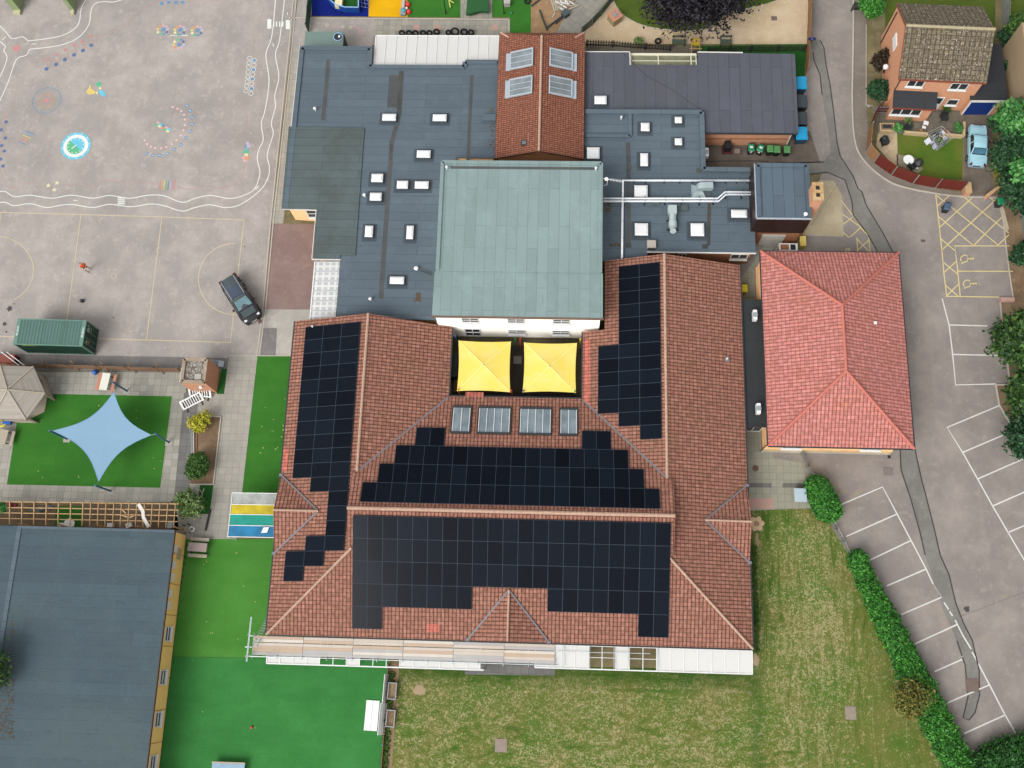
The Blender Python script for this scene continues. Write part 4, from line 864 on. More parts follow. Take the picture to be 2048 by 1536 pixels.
# east flat roof
fe = thing('flat_roofed_block', 'blue grey flat roofed kitchen block carrying silver pipes and ducts, right of the hall', 'building', (10, 41, 0))
EZ2 = 3.05
oE = [(2.1, 47.78), (12.82, 47.78), (12.78, 41.75), (16.9, 41.7), (16.96, 34.15), (7.68, 34.1), (7.68, 33.25), (3.5, 33.25), (3.5, 41.8), (2.1, 41.8)]
MB().prism(oE, EZ2 - .2, EZ2).build('roof', FELT_W, fe, True)
wall_ring(fe, [(2.3, 47.5), (12.6, 47.5), (12.55, 41.5), (16.7, 41.4), (16.75, 34.4), (7.8, 34.4), (7.8, 33.5), (3.7, 33.5), (3.7, 42), (2.3, 42)], 0, EZ2 - .2, BR_DK)
m = MB(); parapet(m, [(2.2, 47.6), (12.6, 47.6), (12.6, 41.95), (16.7, 41.95)], EZ2 + .002, EZ2 + .28, .42); parapet(m, [(6.2, 47.4), (6.2, 45.2), (2.3, 45.2)], EZ2 + .002, EZ2 + .2, .3); m.build('parapet', FELT_W, fe, True)
MB().bar((7.6, 34.12, EZ2 - .04), (16.98, 34.12, EZ2 - .04), .08, .14).build('fascia', SOFFIT, fe, True)
valley(fe, [(1256, 285), (1257, 330), (1257, 400), (1257, 495)], EZ2 + .006, GRIME2, .4); valley(fe, [(1419, 400), (1417, 490), (1405, 493)], EZ2 + .006, GRIME, .3)
m = MB()
for (u, v) in ((1258, 335), (1257, 491), (1398, 341), (1410, 493)):
    p = W(u, v, EZ2); m.box((p.x - .24, p.y - .2, EZ2 + .004), (p.x + .24, p.y + .2, EZ2 + .02))
m.build('outlet', GRIME, fe, True); debris(fe, 1209, 405, 1222, 425, EZ2, 60, .09, 5); debris(fe, 1220, 486, 1248, 493, EZ2, 50, .09, 6); debris(fe, 1414, 400, 1424, 440, EZ2, 50, .06, 7)
for (u0, u1, v0, v1) in ((1456, 1490, 524, 511), (1355, 1372, 514, 511)):
    a = onY(u0, v0, 34.4); b = onY(u1, v0, 34.4); window(fe, (a.x, 34.4), (1, 0), b.x - a.x, 1.15, 2.25, 2, (0, -1), frame=SOFFIT)
m = MB()
for (u, v) in ((1312, 405), (1368, 417)):
    p = W(u, v, EZ2); m.box((p.x - .3, p.y - .28, EZ2), (p.x + .3, p.y + .28, EZ2 + .22))
m.build('vent_upstand', FELT_P, fe, True)
# purple roof
fp = thing('flat_roofed_block', 'purple grey flat roofed classroom block with orange brick wall facing the green bins', 'building', (12, 50, 0))
PZ = 2.9
oP = [(2.1, 47.85), (2.1, 53.95), (6.14, 53.95), (6.2, 52.65), (12.35, 52.65), (12.44, 53.95), (21.2, 53.85), (21.16, 45.8), (12.9, 45.8), (12.9, 47.85)]
MB().prism(oP, PZ - .2, PZ).build('roof', FELT_PU, fp, True)
wall_ring(fp, [(2.3, 47.9), (2.3, 53.8), (6, 53.8), (6, 52.4), (12.6, 52.4), (12.6, 53.75), (20.85, 53.7), (20.8, 46.15), (13.0, 46.15), (13.0, 47.9)], 0, PZ - .2, BR_OR)
m = MB(); parapet(m, [(20.98, 45.9), (21.02, 53.7)], PZ + .002, PZ + .08, .34); m.build('parapet', FELT_PU, fp, True)
m = MB(); m.bar((2.1, 54.0, PZ - .03), (6.2, 54.0, PZ - .03), .08, .1); m.bar((6.2, 54.0, PZ - .03), (6.24, 52.6, PZ - .03), .08, .1); m.bar((12.4, 54.0, PZ - .03), (16.5, 53.95, PZ - .03), .1, .12); m.build('fascia', SOFFIT, fp, True)
m = MB(); m.bar((13, 45.74, PZ - .12), (21.1, 45.74, PZ - .12), .12, .1); m.build('gutter', DARKMETAL, fp, True)
MB().bar((13.05, 46.1, 1.25), (20.8, 46.1, 1.25), .06, .12).build('string_course', BR_DK, fp, True)
m = MB(); m.tube([(20.9, 45.75, PZ - .1), (20.7, 46.05, PZ - .3), (20.7, 46.05, 0)], .055, 8); m.build('downpipe', WHITEPVC, fp, True)
m = MB()
for x in (13.7, 16.1, 16.95): m.box((x, 45.98, 2.3), (x + .16, 46.14, 2.42))
m.build('floodlight', WHITEPVC, fp, True)
MB().stroke(XYh([(1240, 100), (1290, 150), (1345, 180), (1410, 225)], PZ), .05, PZ + .008).build('roof_crack', plain('crack', c(60, 56, 62), .9), fp, True)
cg = thing('glazed_canopy', 'cream framed canopy of six clear panes in the notch of the purple roof', 'canopy', (9.3, 53.2, 0))
m = MB()
for x in (6.3, 8.85, 11.85, ): m.bar((x if x > 6.3 else 6.35, 54.0, 2.45), (x if x > 6.3 else 6.35, 52.7, 2.6), .1, .08)
m.bar((12.3, 54, 2.45), (12.3, 52.7, 2.6), .1, .08); m.bar((6.3, 54.02, 2.47), (12.35, 54.02, 2.47), .22, .1); m.bar((6.3, 53.3, 2.54), (12.35, 53.3, 2.54), .06, .06); m.bar((6.3, 52.75, 2.6), (12.35, 52.75, 2.6), .1, .08)
for x in (6.4, 12.25): m.bar((x, 53.95, 0), (x, 53.95, 2.45), .08)
m.build('frame', plain('cream_frame', c(236, 232, 206, .5), .5, .05), cg, True); MB().slab([(6.4, 53.9, 2.42), (12.2, 53.9, 2.42), (12.2, 52.8, 2.55), (6.4, 52.8, 2.55)], .02).build('glazing', glassy('dirty_glass', c(138, 138, 112), .4, .4), cg, True)
# hall
ha = thing('school_hall', 'two storey hall with pale sage green roof and cream wall facing the yellow canopies', 'building', (-3.3, 34, 0))
m = MB(); m.prism([(-10.33, 26.98), (3.72, 26.98), (3.70, 30.9), (-10.3, 30.9)], 5.85, 6.0); m.build('roof', FELT_H, ha, True)
m = MB(); m.prism([(-10.18, 30.9), (3.60, 30.9), (3.60, 41.05), (-10.2, 41.05)], 5.85, 6.11); m.build('roof', FELT_H, ha, True)
m = MB(); parapet(m, [(-10.05, 30.95), (-10.1, 40.9), (3.5, 40.9), (3.48, 30.95)], 6.1, 6.24, .3); m.build('parapet', FELT_H, ha, True)
m = MB(); m.box((-9.4, 40.3, 6.112), (3.2, 40.55, 6.118)); m.build('gutter_channel', GRIME2, ha, True)
0 and MB().poly([(x, y, 6.118) for x, y in [(1.6 - 4 + 2.6 * math.cos(a), 31.9 + .8 * math.sin(a)) for a in [2 * PI * i / 20 for i in range(20)]]]).build('stain', felt('hall_stain', c(134, 152, 148), 'y', 30, 30, tint=c(112, 128, 120), seam=1, blot=.6), ha, True)
MB().bar((-10.4, 26.93, 5.9), (3.78, 26.93, 5.9), .1, .26).build('fascia', FASCIA, ha, True)
wall_ring(ha, [(-10.15, 27.2), (3.55, 27.2), (3.55, 40.9), (-10.15, 40.9)], 0, 5.84, RENDER)
for (u, v, w_, z0, z1, bz) in ((941, 641, 1.45, 3.9, 5.0, 1), (1032, 641, 1.45, 3.9, 5.0, 1), (1123, 641, 1.45, 3.9, 5.0, 1), (1034, 666.5, 1.45, 1.0, 2.1, 1), (1121.5, 666.5, 1.45, 1.0, 2.1, 1), (946.5, 667, 1.35, .25, 2.2, 1)):
    q = onY(u, v, 27.2); window(ha, (q.x - w_ / 2, 27.2), (1, 0), w_, z0, z1, 2, (0, -1), bars=bz, sill=z0 > .5)
m = MB(); parapet(m, [(-10.2, 27.3), (-10.2, 40.9)], 3.1, 3.2, .2); m.build('flashing', LEAD, ha, True)
for u, v in ((893, 332), (1190, 337), (1193, 332)):
    pass
# tiled gable extension
te = thing('tiled_extension', 'narrow brown tiled gable roof with four large rooflights, north of the hall', 'building', (-1.87, 49, 0))
z0_, z1_, xa, xb, xm, ya, yb = 3.6, 5.0, -5.8, 2.06, -1.87, 42.65, 55.5
MB().slab([(xa, ya, z0_), (xa, yb, z0_), (xm, 54.2, z1_), (xm, ya, z1_)], .14).build('roof', TILE_SMALL, te, True); MB().slab([(xb, ya, z0_), (xm, ya, z1_), (xm, 54.2, z1_), (xb, yb, z0_)], .14).build('roof', TILE_SMALL, te, True)
MB().slab([(xa, yb, z0_), (xb, yb, z0_), (xm, 54.2, z1_)], .12).build('roof', TILE_SMALL, te, True)
for a, b, r_ in (((xm, ya, z1_ + .03), (xm, 54.2, z1_ + .03), .13), ((xa + .1, yb, z0_ + .05), (xa + .9, yb - .7, z0_ + .3), .1), ((xb - .1, yb, z0_ + .05), (xb - .9, yb - .7, z0_ + .3), .1)): m = MB(); ridge_line(m, a, b, r_); m.build('ridge', RIDGE, te, True)
wall_ring(te, [(xa + .2, ya + .5), (xb - .2, ya + .5), (xb - .2, yb - .4), (xa + .2, yb - .4)], 0, 3.5, BR_DK); MB().poly([(xa + .2, ya + .5, 3.4), (xb - .2, ya + .5, 3.4), (xm, ya + .5, 4.85)]).build('gable', BR_DK, te, True)
m = MB(); m.bar((xa, ya + .03, z0_ - .08), (xm, ya + .03, z1_ - .08), .06, .16); m.bar((xb, ya + .03, z0_ - .08), (xm, ya + .03, z1_ - .08), .06, .16); m.build('bargeboard', plain('brown_board', c(104, 62, 46), .7), te, True)
kt = (z1_ - z0_) / (xm - xa); GL2 = glassy('rooflight_glass', c(150, 160, 164, .4), .2, .3); ALU = plain('aluminium', c(196, 206, 214), .35, .08, 2, .5, .2)
for side in (-1, 1):
    for yc in (52.15, 49.35):
        n_ = Vector((side * kt, 0, 1)).normalized(); x0, x1 = (xm + side * .75, xm + side * 2.75)
        B = lambda x, y, d=0: Vector((x, y, z1_ - abs(x - xm) * kt)) + n_ * d
        f = MB()
        for y in (yc - .85, yc + .85): f.bar(B(x0, y, .14), B(x1, y, .14), .12, .16)
        for x in (x0, x1): f.bar(B(x, yc - .9, .14), B(x, yc + .9, .14), .12, .16)
        f.bar(B(x1 + side * .25, yc - .9, .05), B(x1 + side * .25, yc + .9, .05), .4, .03)
        for k in (-.28, .28): f.bar(B(x0, yc + k, .2), B(x1, yc + k, .2), .05, .05)
        fo = f.build('rooflight', ALU, te, True); g = MB().poly([B(x0, yc - .8, .16), B(x1, yc - .8, .16), B(x1, yc + .8, .16), B(x0, yc + .8, .16)][::side]); go = g.build('pane', GL2, None, keep0=True); go.data.transform(parent_matrix(fo).inverted()); go.parent = fo
q = onP(1048, 286, (xm, 0, z1_), Vector((-kt, 0, 1)).normalized()); m = MB().box((q.x - .25, q.y - .25, q.z - .1), (q.x + .25, q.y + .25, q.z + .08)); fo = m.build('roof_window', DARKMETAL, te, True); m = MB().box((q.x - .17, q.y - .17, q.z + .081), (q.x + .17, q.y + .17, q.z + .1)); go = m.build('pane', GL2, None, keep0=True); go.data.transform(parent_matrix(fo).inverted()); go.parent = fo
# boiler house tower
tw = thing('boiler_house', 'square blue grey roofed tower clad in dark maroon above brown brick, beside the chimney', 'building', (19, 39, 0))
tz = 5.8; tc = [W(u, v, tz) for u, v in ((1506, 328), (1612, 328), (1628.5, 436.5), (1517, 437))]; x0, x1, y0, y1 = (tc[0].x + tc[3].x) / 2, (tc[1].x + tc[2].x) / 2, (tc[2].y + tc[3].y) / 2, (tc[0].y + tc[1].y) / 2
MB().prism([(x0, y0), (x1, y0), (x1, y1), (x0, y1)], 2.85, tz - .12).build('cladding', MAROON, tw, True); MB().prism([(x0 + .03, y0 + .03), (x1 - .03, y0 + .03), (x1 - .03, y1 - .03), (x0 + .03, y1 - .03)], tz - .118, tz).build('roof', FELT_T, tw, True)
m = MB(); parapet(m, [(x0 + .2, y0 + .15), (x0 + .2, y1 - .15), (x1 - .2, y1 - .15), (x1 - .2, y0 + .15)], tz + .002, tz + .12, .36); m.build('parapet', FELT_T, tw, True)
m = MB(); parapet(m, [(x0, y0 - .01), (x1, y0 - .01)], tz - .14, tz + .03, .09); parapet(m, [(x0 - .01, y0), (x0 - .01, y1)], tz - .14, tz + .03, .09); m.build('trim', ALU, tw, True)
wall_ring(tw, [(x0 + .12, y0 + .15), (x1 - .15, y0 + .15), (x1 - .15, y1 - .15), (x0 + .12, y1 - .15)], 0, 2.9, BR_DK)
DOORP = plain('pale_door', c(206, 204, 194, .5), .5, .06)
for u in (1530, 1553):
    q = onY(u, 485, y0 + .15); MB().box((q.x - .55, y0 + .08, .05), (q.x + .45, y0 + .16, 2.15)).build('door', DOORP, tw, True)
TW = (x0, x1, y0, y1)
ch = thing('chimney', 'square brick chimney with speckled cap and two flues beside the tower', 'chimney', (22, 39, 0))
cz = 7.3; cc = [W(u, v, cz) for u, v in ((1624, 364), (1647, 364), (1647.5, 400), (1626, 400.5))]; a0, a1, b0, b1 = (cc[0].x + cc[3].x) / 2, (cc[1].x + cc[2].x) / 2, (cc[2].y + cc[3].y) / 2, (cc[0].y + cc[1].y) / 2
CAPM = tarmac('chimney_cap', c(190, 150, 104), c(224, 200, 160), c(112, 78, 52), .5)
MB().prism([(a0 + .05, b0 + .05), (a1 - .05, b0 + .05), (a1 - .05, b1 - .05), (a0 + .05, b1 - .05)], 0, cz - .15).build('stack', BR_OR, ch, True)
m = MB(); xm2 = (a0 + a1) / 2; ym = (b0 + b1) / 2
for xa_, xb_, ya_, yb_ in ((a0, a1, b0, b0 + .3), (a0, a1, b1 - .3, b1), (a0, a0 + .28, b0 + .3, b1 - .3), (a1 - .28, a1, b0 + .3, b1 - .3), (a0 + .28, a1 - .28, ym - .13, ym + .13)): m.box((xa_, ya_, cz - .15), (xb_, yb_, cz))
m.build('cap', CAPM, ch, True); m = MB(); m.box((a0 + .28, b0 + .3, cz - .148), (a1 - .28, ym - .13, cz - .14)); m.box((a0 + .28, ym + .13, cz - .148), (a1 - .28, b1 - .3, cz - .14)); m.build('flue', BLACKP, ch, True)
an = thing('aerial', 'thin television aerial fixed beside the brick chimney', 'aerial', (xm2, b1 + .1, cz - .6))
m = MB(); m.tube([(0, 0, 0), (0, .05, 1.8)], .02, 6); m.tube([(-.5, .05, 1.75), (.5, .25, 1.75)], .015, 6)
for k in range(6): m.tube([(-.4 + k * .16, -.12 + k * .03, 1.77), (-.4 + k * .16, .2 + k * .03, 1.77)], .01, 5)
m.build('antenna', DARKMETAL, an)
# red classroom block and its link
rb = thing('classroom_block', 'hip roofed block with bright red tiles and peach walls beside the parking bays', 'building', (23.15, 25.8, 0))
e = 3.5; rq = [W(u, v, e) for u, v in ((1518, 503), (1797, 505), (1828, 897), (1540, 892))]; rx0, rx1, ry0, ry1 = (rq[0].x + rq[3].x) / 2, (rq[1].x + rq[2].x) / 2, (rq[2].y + rq[3].y) / 2, (rq[0].y + rq[1].y) / 2; rxm = (rx0 + rx1) / 2; rz6 = 6.15; A1 = (rxm, W(1683, 610, rz6).y, rz6); A0 = (rxm, W(1692, 742, rz6).y, rz6); print('RB', rx0, rx1, ry0, ry1, rxm, W(1683, 610, rz6), W(1510, 925, 0), W(1772, 930, 0), W(1772, 912, .75), W(1514, 907, .8))
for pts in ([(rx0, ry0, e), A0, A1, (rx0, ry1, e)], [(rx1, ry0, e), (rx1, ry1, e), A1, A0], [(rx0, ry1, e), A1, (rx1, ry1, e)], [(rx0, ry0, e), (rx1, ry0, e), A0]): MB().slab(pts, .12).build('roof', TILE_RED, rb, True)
m = MB(); up_ = Vector((0, 0, .04))
for a, b in ((A0, A1), ((rx0, ry0, e), A0), ((rx1, ry0, e), A0), ((rx0, ry1, e), A1), ((rx1, ry1, e), A1)): ridge_line(m, Vector(a) + up_, Vector(b) + up_, .14, .4)
m.build('ridge', RIDGE_RED, rb, True)
m = MB()
for a, b in (((rx0, ry0 - .05), (rx1, ry0 - .05)), ((rx0 - .05, ry0), (rx0 - .05, ry1)), ((rx1 + .05, ry0), (rx1 + .05, ry1)), ((rx0, ry1 + .05), (rx1, ry1 + .05))): m.bar((a[0], a[1], e - .08), (b[0], b[1], e - .08), .1, .1)
m.build('gutter', DARKMETAL, rb, True)
MB().box((rx0 + .05, ry0 + .05, e - .28), (rx1 - .05, ry1 - .05, e - .13)).build('soffit', SOFFIT, rb, True)
wx0, wx1, wy0, wy1 = 17.45, 28.0, ry0 + .35, ry1 - .4
wall_ring(rb, [(wx0, wy0), (wx1, wy0), (wx1, wy1), (wx0, wy1)], .75, e - .28, ORR); wall_ring(rb, [(wx0 - .08, wy0 - .08), (wx1 + .08, wy0 - .08), (wx1 + .08, wy1 + .08), (wx0 - .08, wy1 + .08)], 0, .75, PEBBLE, 'plinth')
MB().box((wx0 - .08, wy0 - .08, .75), (wx1 + .08, wy1 + .08, .80)).build('plinth_cap', PEBBLE, rb, True)
MB().box((wx0 - .18, wy0 - .18, 0), (wx1 + .18, wy1 + .18, .1)).build('footing', CONC, rb, True)
for u0, u1 in ((1557, 1590), (1717, 1750)):
    a = onY(u0, 905, wy0); b = onY(u1, 905, wy0); window(rb, (a.x - .2, wy0), (1, 0), b.x - a.x + .3, 1.15, 2.4, 3, (0, -1), bars=1)
q = onP(1750, 646, A0, Vector((.46, 0, 1)).normalized()); MB().box((q.x - .12, q.y - .12, q.z), (q.x + .12, q.y + .12, q.z + .12)).build('roof_vent', WHITEPVC, rb, True)
m = MB(); m.tube([(wx0 + .1, wy0 - .1, 2.7), (wx0 - .12, wy0 - .1, 2.4), (wx0 - .12, wy0 - .1, 0)], .04, 8); m.build('downpipe', DARKMETAL, rb, True)
lk = thing('link_corridor', 'low black flat roofed corridor between the brown tiles and the red roofed block', 'building', (16.6, 23.8, 0))
lz = 2.5; lc = [W(u, v, lz) for u, v in ((1483, 601), (1517, 601), (1525, 853), (1492, 853))]
lx0, lx1, ly0, ly1 = 15.3, 17.75, lc[2].y, lc[0].y; MB().box((lx0, ly0, lz - .15), (lx1, ly1, lz)).build('roof', FELT_L, lk, True)
m = MB(); m.bar((lx0, ly0 - .03, lz - .03), (lx1, ly0 - .03, lz - .03), .08, .12); m.bar((lx0, ly1 + .03, lz - .03), (lx1, ly1 + .03, lz - .03), .08, .12); m.build('trim', DARKMETAL, lk, True)
wall_ring(lk, [(lx0, ly0 + .15), (lx1, ly0 + .15), (lx1, ly1 - .15), (lx0, ly1 - .15)], 0, lz - .15, ORR)
window(lk, (15.8, ly0 + .15), (1, 0), 1.5, .15, 2.15, 2, (0, -1), sill=False)
# portacabin at the lower left
pc = thing('modular_classroom', 'long dark felt roofed classroom with yellow wall and small white windows, lower left', 'building', (-37, -2, 0))
cx0, cx1, cy1, cy0, pz = -52, -30.84, 9.2, -22, 3.0
MB().slab([(cx0, cy0, pz + .3), (cx0, cy1, pz + .3), (-43.6, cy1, pz + .32), (-43.6, cy0, pz + .32)], .1).build('roof', FELT_C, pc, True); MB().slab([(-43.6, cy0, pz + .3), (-43.6, cy1, pz + .3), (cx1, cy1, pz), (cx1, cy0, pz)], .1).build('roof', FELT_C, pc, True)
m = MB(); m.bar((-43.6, cy0, pz + .34), (-43.6, cy1, pz + .34), .35, .03); m.bar((-43.6, cy1 - .1, pz + .33), (cx1, cy1 - .1, pz + .03), .22, .05); m.build('capping', FELT_W, pc, True)
m = MB(); m.bar((cx1 + .03, cy0, pz - .08), (cx1 + .03, cy1, pz - .08), .06, .2); m.bar((cx0, cy1 + .03, pz + .1), (cx1, cy1 + .03, pz - .06), .06, .16); m.build('fascia', plain('dark_red_fascia', c(74, 40, 34), .6), pc, True)
wall_ring(pc, [(cx0, cy0), (cx1 - .08, cy0), (cx1 - .08, cy1 - .1), (cx0, cy1 - .1)], .15, pz - .1, BR_YEL)
MB().box((cx0, cy0, .0), (cx1 - .2, cy1 - .2, .15)).build('skirt', DARKMETAL, pc, True)
for v in (1250, 1338, 1421, 1505):
    q = onX(322, v, cx1 - .08)
    window(pc, (cx1 - .08, q.y - .62 - .6), (0, 1), 1.15, 1.15, 2.3, 1, (1, 0), bars=1, proud=.05)
for k, yy in enumerate((8.2, 6.9, 5.9, 4.6, 3.7)): MB().box((cx1 - .1, yy - .75, 1.9), (cx1 + .0, yy - .1, 2.45)).build('vent_window', WHITEPVC, pc, True)
MB().box((cx1 - .1, 7.0, .9), (cx1 - .02, 7.9, 1.8)).build('louvre', plain('louvre', c(196, 182, 140), .6), pc, True)
for y in np.arange(cy0, cy1, 2.45): MB().box((cx1 - .09, y, .2), (cx1 - .065, y + .05, pz - .2)).build('joint_strip', plain('yellow_joint', c(196, 146, 72), .8), pc, True)
debris(pc, -10, 1240, 28, 1480, pz + .28, 520, .07, 9); debris(pc, 30, 1110, 340, 1500, pz + .3, 60, .035, 10)
# brick store with gravel roof
bs = thing('brick_store', 'small square orange brick store with gravel flat roof at the fence corner', 'building', (-30, 22, 0))
sz = 3.1; q = [W(u, v, sz) for u, v in ((368, 716), (418, 715), (409, 768), (358, 765))]; s0, s1, t0, t1 = (q[0].x + q[3].x) / 2, (q[1].x + q[2].x) / 2, (q[2].y + q[3].y) / 2, (q[0].y + q[1].y) / 2
wall_ring(bs, [(s0 + .02, t0 + .02), (s1 - .02, t0 + .02), (s1 - .02, t1 - .02), (s0 + .02, t1 - .02)], 0, sz - .06, BR_OR)
m = MB(); parapet(m, [(s0 + .14, t0 + .14), (s1 - .14, t0 + .14), (s1 - .14, t1 - .14), (s0 + .14, t1 - .14)], sz - .05, sz + .06, .28, True); m.build('coping', tarmac('mossy_brick', c(158, 140, 120), c(184, 168, 148), c(112, 100, 82), .4), bs, True)
GRAV = NB('gravel_chips', .95, .1); vv = GRAV.n('TexVoronoi'); GRAV.l(GRAV.pos(), vv.inputs['Vector']); vv.inputs['Scale'].default_value = 9
GRAV = GRAV.out(GRAV.ramp(vv.outputs['Color'], [(0, c(70, 66, 62)), (.5, c(140, 132, 122)), (1, c(206, 198, 186))]), vv.outputs['Distance'], .6, .05)
MB().box((s0 + .26, t0 + .26, sz - .3), (s1 - .26, t1 - .26, sz - .1)).build('roof', GRAV, bs, True)
MB().box(((s0 + s1) / 2 + .1, t0 + .35, sz - .1), ((s0 + s1) / 2 + .65, t0 + .85, sz - .02)).build('hatch', CONC, bs, True)
m = MB(); m.lathe([(.16, 0), (.14, .1), (.05, .15)], 12, (s1 - .65, t0 - .12, 2.3)); m.build('wall_lamp', WHITEPVC, bs, True)
m = MB(); m.box((s0 - .06, t0 + .1, sz - .25), (s0 - .01, t1 - .9, sz - .02)); m.build('white_board', WHITEPVC, bs, True)
# house
hr = math.radians(-2.8); hw = W(1798, 157, 4.9); house = thing('brick_house', 'detached orange brick house with lichen covered brown tiled roof, top right', 'house', (hw.x + .15, hw.y + .15, 0), hr)
HL, HD, hz, hrz = 7.25, 7.4, 4.9, 7.05; L_ = lambda p: parent_matrix(house).inverted() @ p
kh = (hrz - hz) / (HD / 2 + .15)
def hb(name, mb, mt): return mb.build(name, mt, house)
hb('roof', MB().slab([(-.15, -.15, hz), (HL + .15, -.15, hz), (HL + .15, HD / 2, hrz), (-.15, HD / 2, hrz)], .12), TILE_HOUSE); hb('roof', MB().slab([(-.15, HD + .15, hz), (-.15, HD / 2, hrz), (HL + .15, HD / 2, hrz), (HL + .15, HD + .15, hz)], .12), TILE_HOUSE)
m = MB(); ridge_line(m, (-.15, HD / 2, hrz + .02), (HL + .15, HD / 2, hrz + .02), .15, .4); hb('ridge', m, RIDGE_GREY)
hb('wall', MB().prism([(0, 0), (HL, 0), (HL, HD), (0, HD)], 0, hz - .1, True, False), BR_HOUSE); [hb('gable', MB().poly([(x, 0, hz - .1), (x, HD, hz - .1), (x, HD / 2, hrz - .12)]), BR_HOUSE) for x in (0, HL)]
hb('fascia', MB().bar((-.15, -.2, hz - .1), (HL + .15, -.2, hz - .1), .1, .14), plain('house_fascia', c(140, 74, 58), .6)); hb('bargeboard', MB().bar((-.16, -.15, hz - .08), (-.16, HD / 2, hrz - .08), .04, .16).bar((-.16, HD + .15, hz - .08), (-.16, HD / 2, hrz - .08), .04, .16), MC['house_fascia'])
def hwin(u0, v0, u1, v1, panes, name='window', **k):
    inv = parent_matrix(house).inverted(); n_ = (parent_matrix(house).to_3x3() @ Vector((0, -1, 0))); p0 = parent_matrix(house) @ Vector((0, k.pop('yy', 0), 0))
    a = inv @ onP(u0, v0, p0, n_); b = inv @ onP(u1, v1, p0, n_)
    o = MB(); global _hw
    wd = b.x - a.x; z0, z1 = sorted((a.z, b.z)); t = .07; y = a.y
    f = MB(); f.box((a.x, y - .05, z0), (a.x + wd, y + .02, z0 + t)); f.box((a.x, y - .05, z1 - t), (a.x + wd, y + .02, z1)); f.box((a.x, y - .05, z0), (a.x + t, y + .02, z1)); f.box((b.x - t, y - .05, z0), (b.x, y + .02, z1))
    for i in range(1, panes): xx = a.x + wd * i / panes; f.box((xx - .04, y - .055, z0), (xx + .04, y + .02, z1))
    f.box((a.x - .06, y - .16, z0 - .1), (b.x + .06, y, z0 - .02))
    fo = f.build(name, WHITEPVC, house); MB().poly([(a.x + t, y - .015, z0 + t), (b.x - t, y - .015, z0 + t), (b.x - t, y - .015, z1 - t), (a.x + t, y - .015, z1 - t)]).build('pane', GLASS, fo)
    return fo
hwin(1811, 172, 1853, 160, 2); hwin(1896, 178, 1940, 167, 2); hwin(1890, 209, 1920, 199, 1)
# bay under a lean-to roof
inv = parent_matrix(house).inverted(); by = -1.3
a = inv @ onP(1783, 211, parent_matrix(house) @ Vector((0, by, 0)), parent_matrix(house).to_3x3() @ Vector((0, -1, 0))); b = inv @ W(1870, 212, 2.5)
bx0, bx1 = .15, 3.9
hb('bay_wall', MB().prism([(bx0 + .1, by), (bx1 - .1, by), (bx1 - .1, -.005), (bx0 + .1, -.005)], 0, 2.35, True, False), BR_HOUSE)
hb('bay_roof', MB().slab([(bx0 - .05, by - .2, 2.4), (bx1 + .05, by - .2, 2.4), (bx1 + .05, -.01, 2.85), (bx0 - .05, -.01, 2.85)], .1), FELT_G)
hb('bay_fascia', MB().bar((bx0 - .05, by - .24, 2.32), (bx1 + .05, by - .24, 2.32), .06, .18), MC['house_fascia'])
hwin(1779, 228, 1848, 216, 3, yy=by)
dm = MB(); dm.box((bx1 + .12, -.08, .05), (bx1 + 1.0, -.01, 2.1)); hb('door', dm, WHITEPVC); hb('door_glass', MB().box((bx1 + .25, -.095, 1.1), (bx1 + .87, -.082, 2.0)), GLASS)
m = MB(); m.box((-.12, 3.6, 3.4), (-.005, 4.9, 4.3)); hb('side_window', m, WHITEPVC); m = MB(); m.lathe([(.22, 0), (.25, .25), (.1, .4)], 8, (-.45, 2.6, 2.3)); hb('boiler_flue', m, WHITEPVC)
m = MB(); m.tube([(-.05, HD - .6, 4.6), (-.05, HD - .6, 0)], .06, 8); m.tube([(.1, -.08, 4.7), (.1, -.08, 2.9)], .05, 8); hb('downpipe', m, DARKMETAL)
ga = thing('garage', 'flat dark roofed brick garage with closed blue door, joined to the brick house', 'garage', (37.5, 50, 0))
gz = 2.55; gq = [W(u, v, gz) for u, v in ((1944, 200), (2010, 202), (2009, 88))]; g0, g1, h0, h1_ = gq[0].x, (gq[1].x + gq[2].x) / 2, (gq[0].y + gq[1].y) / 2, gq[2].y
g0b = g0 - .1
MB().box((g0b, h0, gz - .14), (g1, h1_, gz)).build('roof', FELT_G, ga, True); MB().bar((g0b, h0 - .04, gz - .1), (g1 + .03, h0 - .04, gz - .1), .08, .24).build('fascia', SOFFIT, ga, True)
MB().prism([(g0b + .05, h0 + .12), (g1 - .1, h0 + .12), (g1 - .1, h1_ - .1), (g0b + .05, h1_ - .1)], 0, gz - .14, False, False).build('wall', BR_HOUSE, ga, True)
d0 = g0b + .22; d1 = d0 + 2.25; m = MB()
for k in range(6): m.box((d0, h0 + .05, .06 + k * .35), (d1, h0 + .115, .06 + k * .35 + .335))
do = m.build('garage_door', plain('blue_door', c(18, 54, 124), .5, .06, 1.5), ga, True)
m = MB(); m.box((d0 - .09, h0 + .03, 0), (d0, h0 + .118, 2.2)); m.box((d1, h0 + .03, 0), (d1 + .09, h0 + .118, 2.2)); m.build('door_frame', WHITEPVC, ga, True)
# neighbouring houses glimpsed at the edges
nb = thing('house', 'plain tan rendered gable wall of a neighbouring house at the right edge', 'house', (43, 51, 0))
p0 = W(2030, 200, 3.0); m = MB().prism([(p0.x + .3, p0.y), (p0.x + 8, p0.y - .3), (p0.x + 8, p0.y + 6.6), (p0.x + .3, p0.y + 6.4)], 0, 5.2, True, False); m.build('wall', plain('tan_render', c(178, 156, 124), .9, .05), nb, True)
MB().slab([(p0.x - .2, p0.y - .3, 5.15), (p0.x + 8.3, p0.y - .6, 5.15), (p0.x + 8.3, p0.y + 3.2, 7.2), (p0.x + .5, p0.y + 3.2, 7.2)], .12).build('roof', TILE_HOUSE, nb, True)
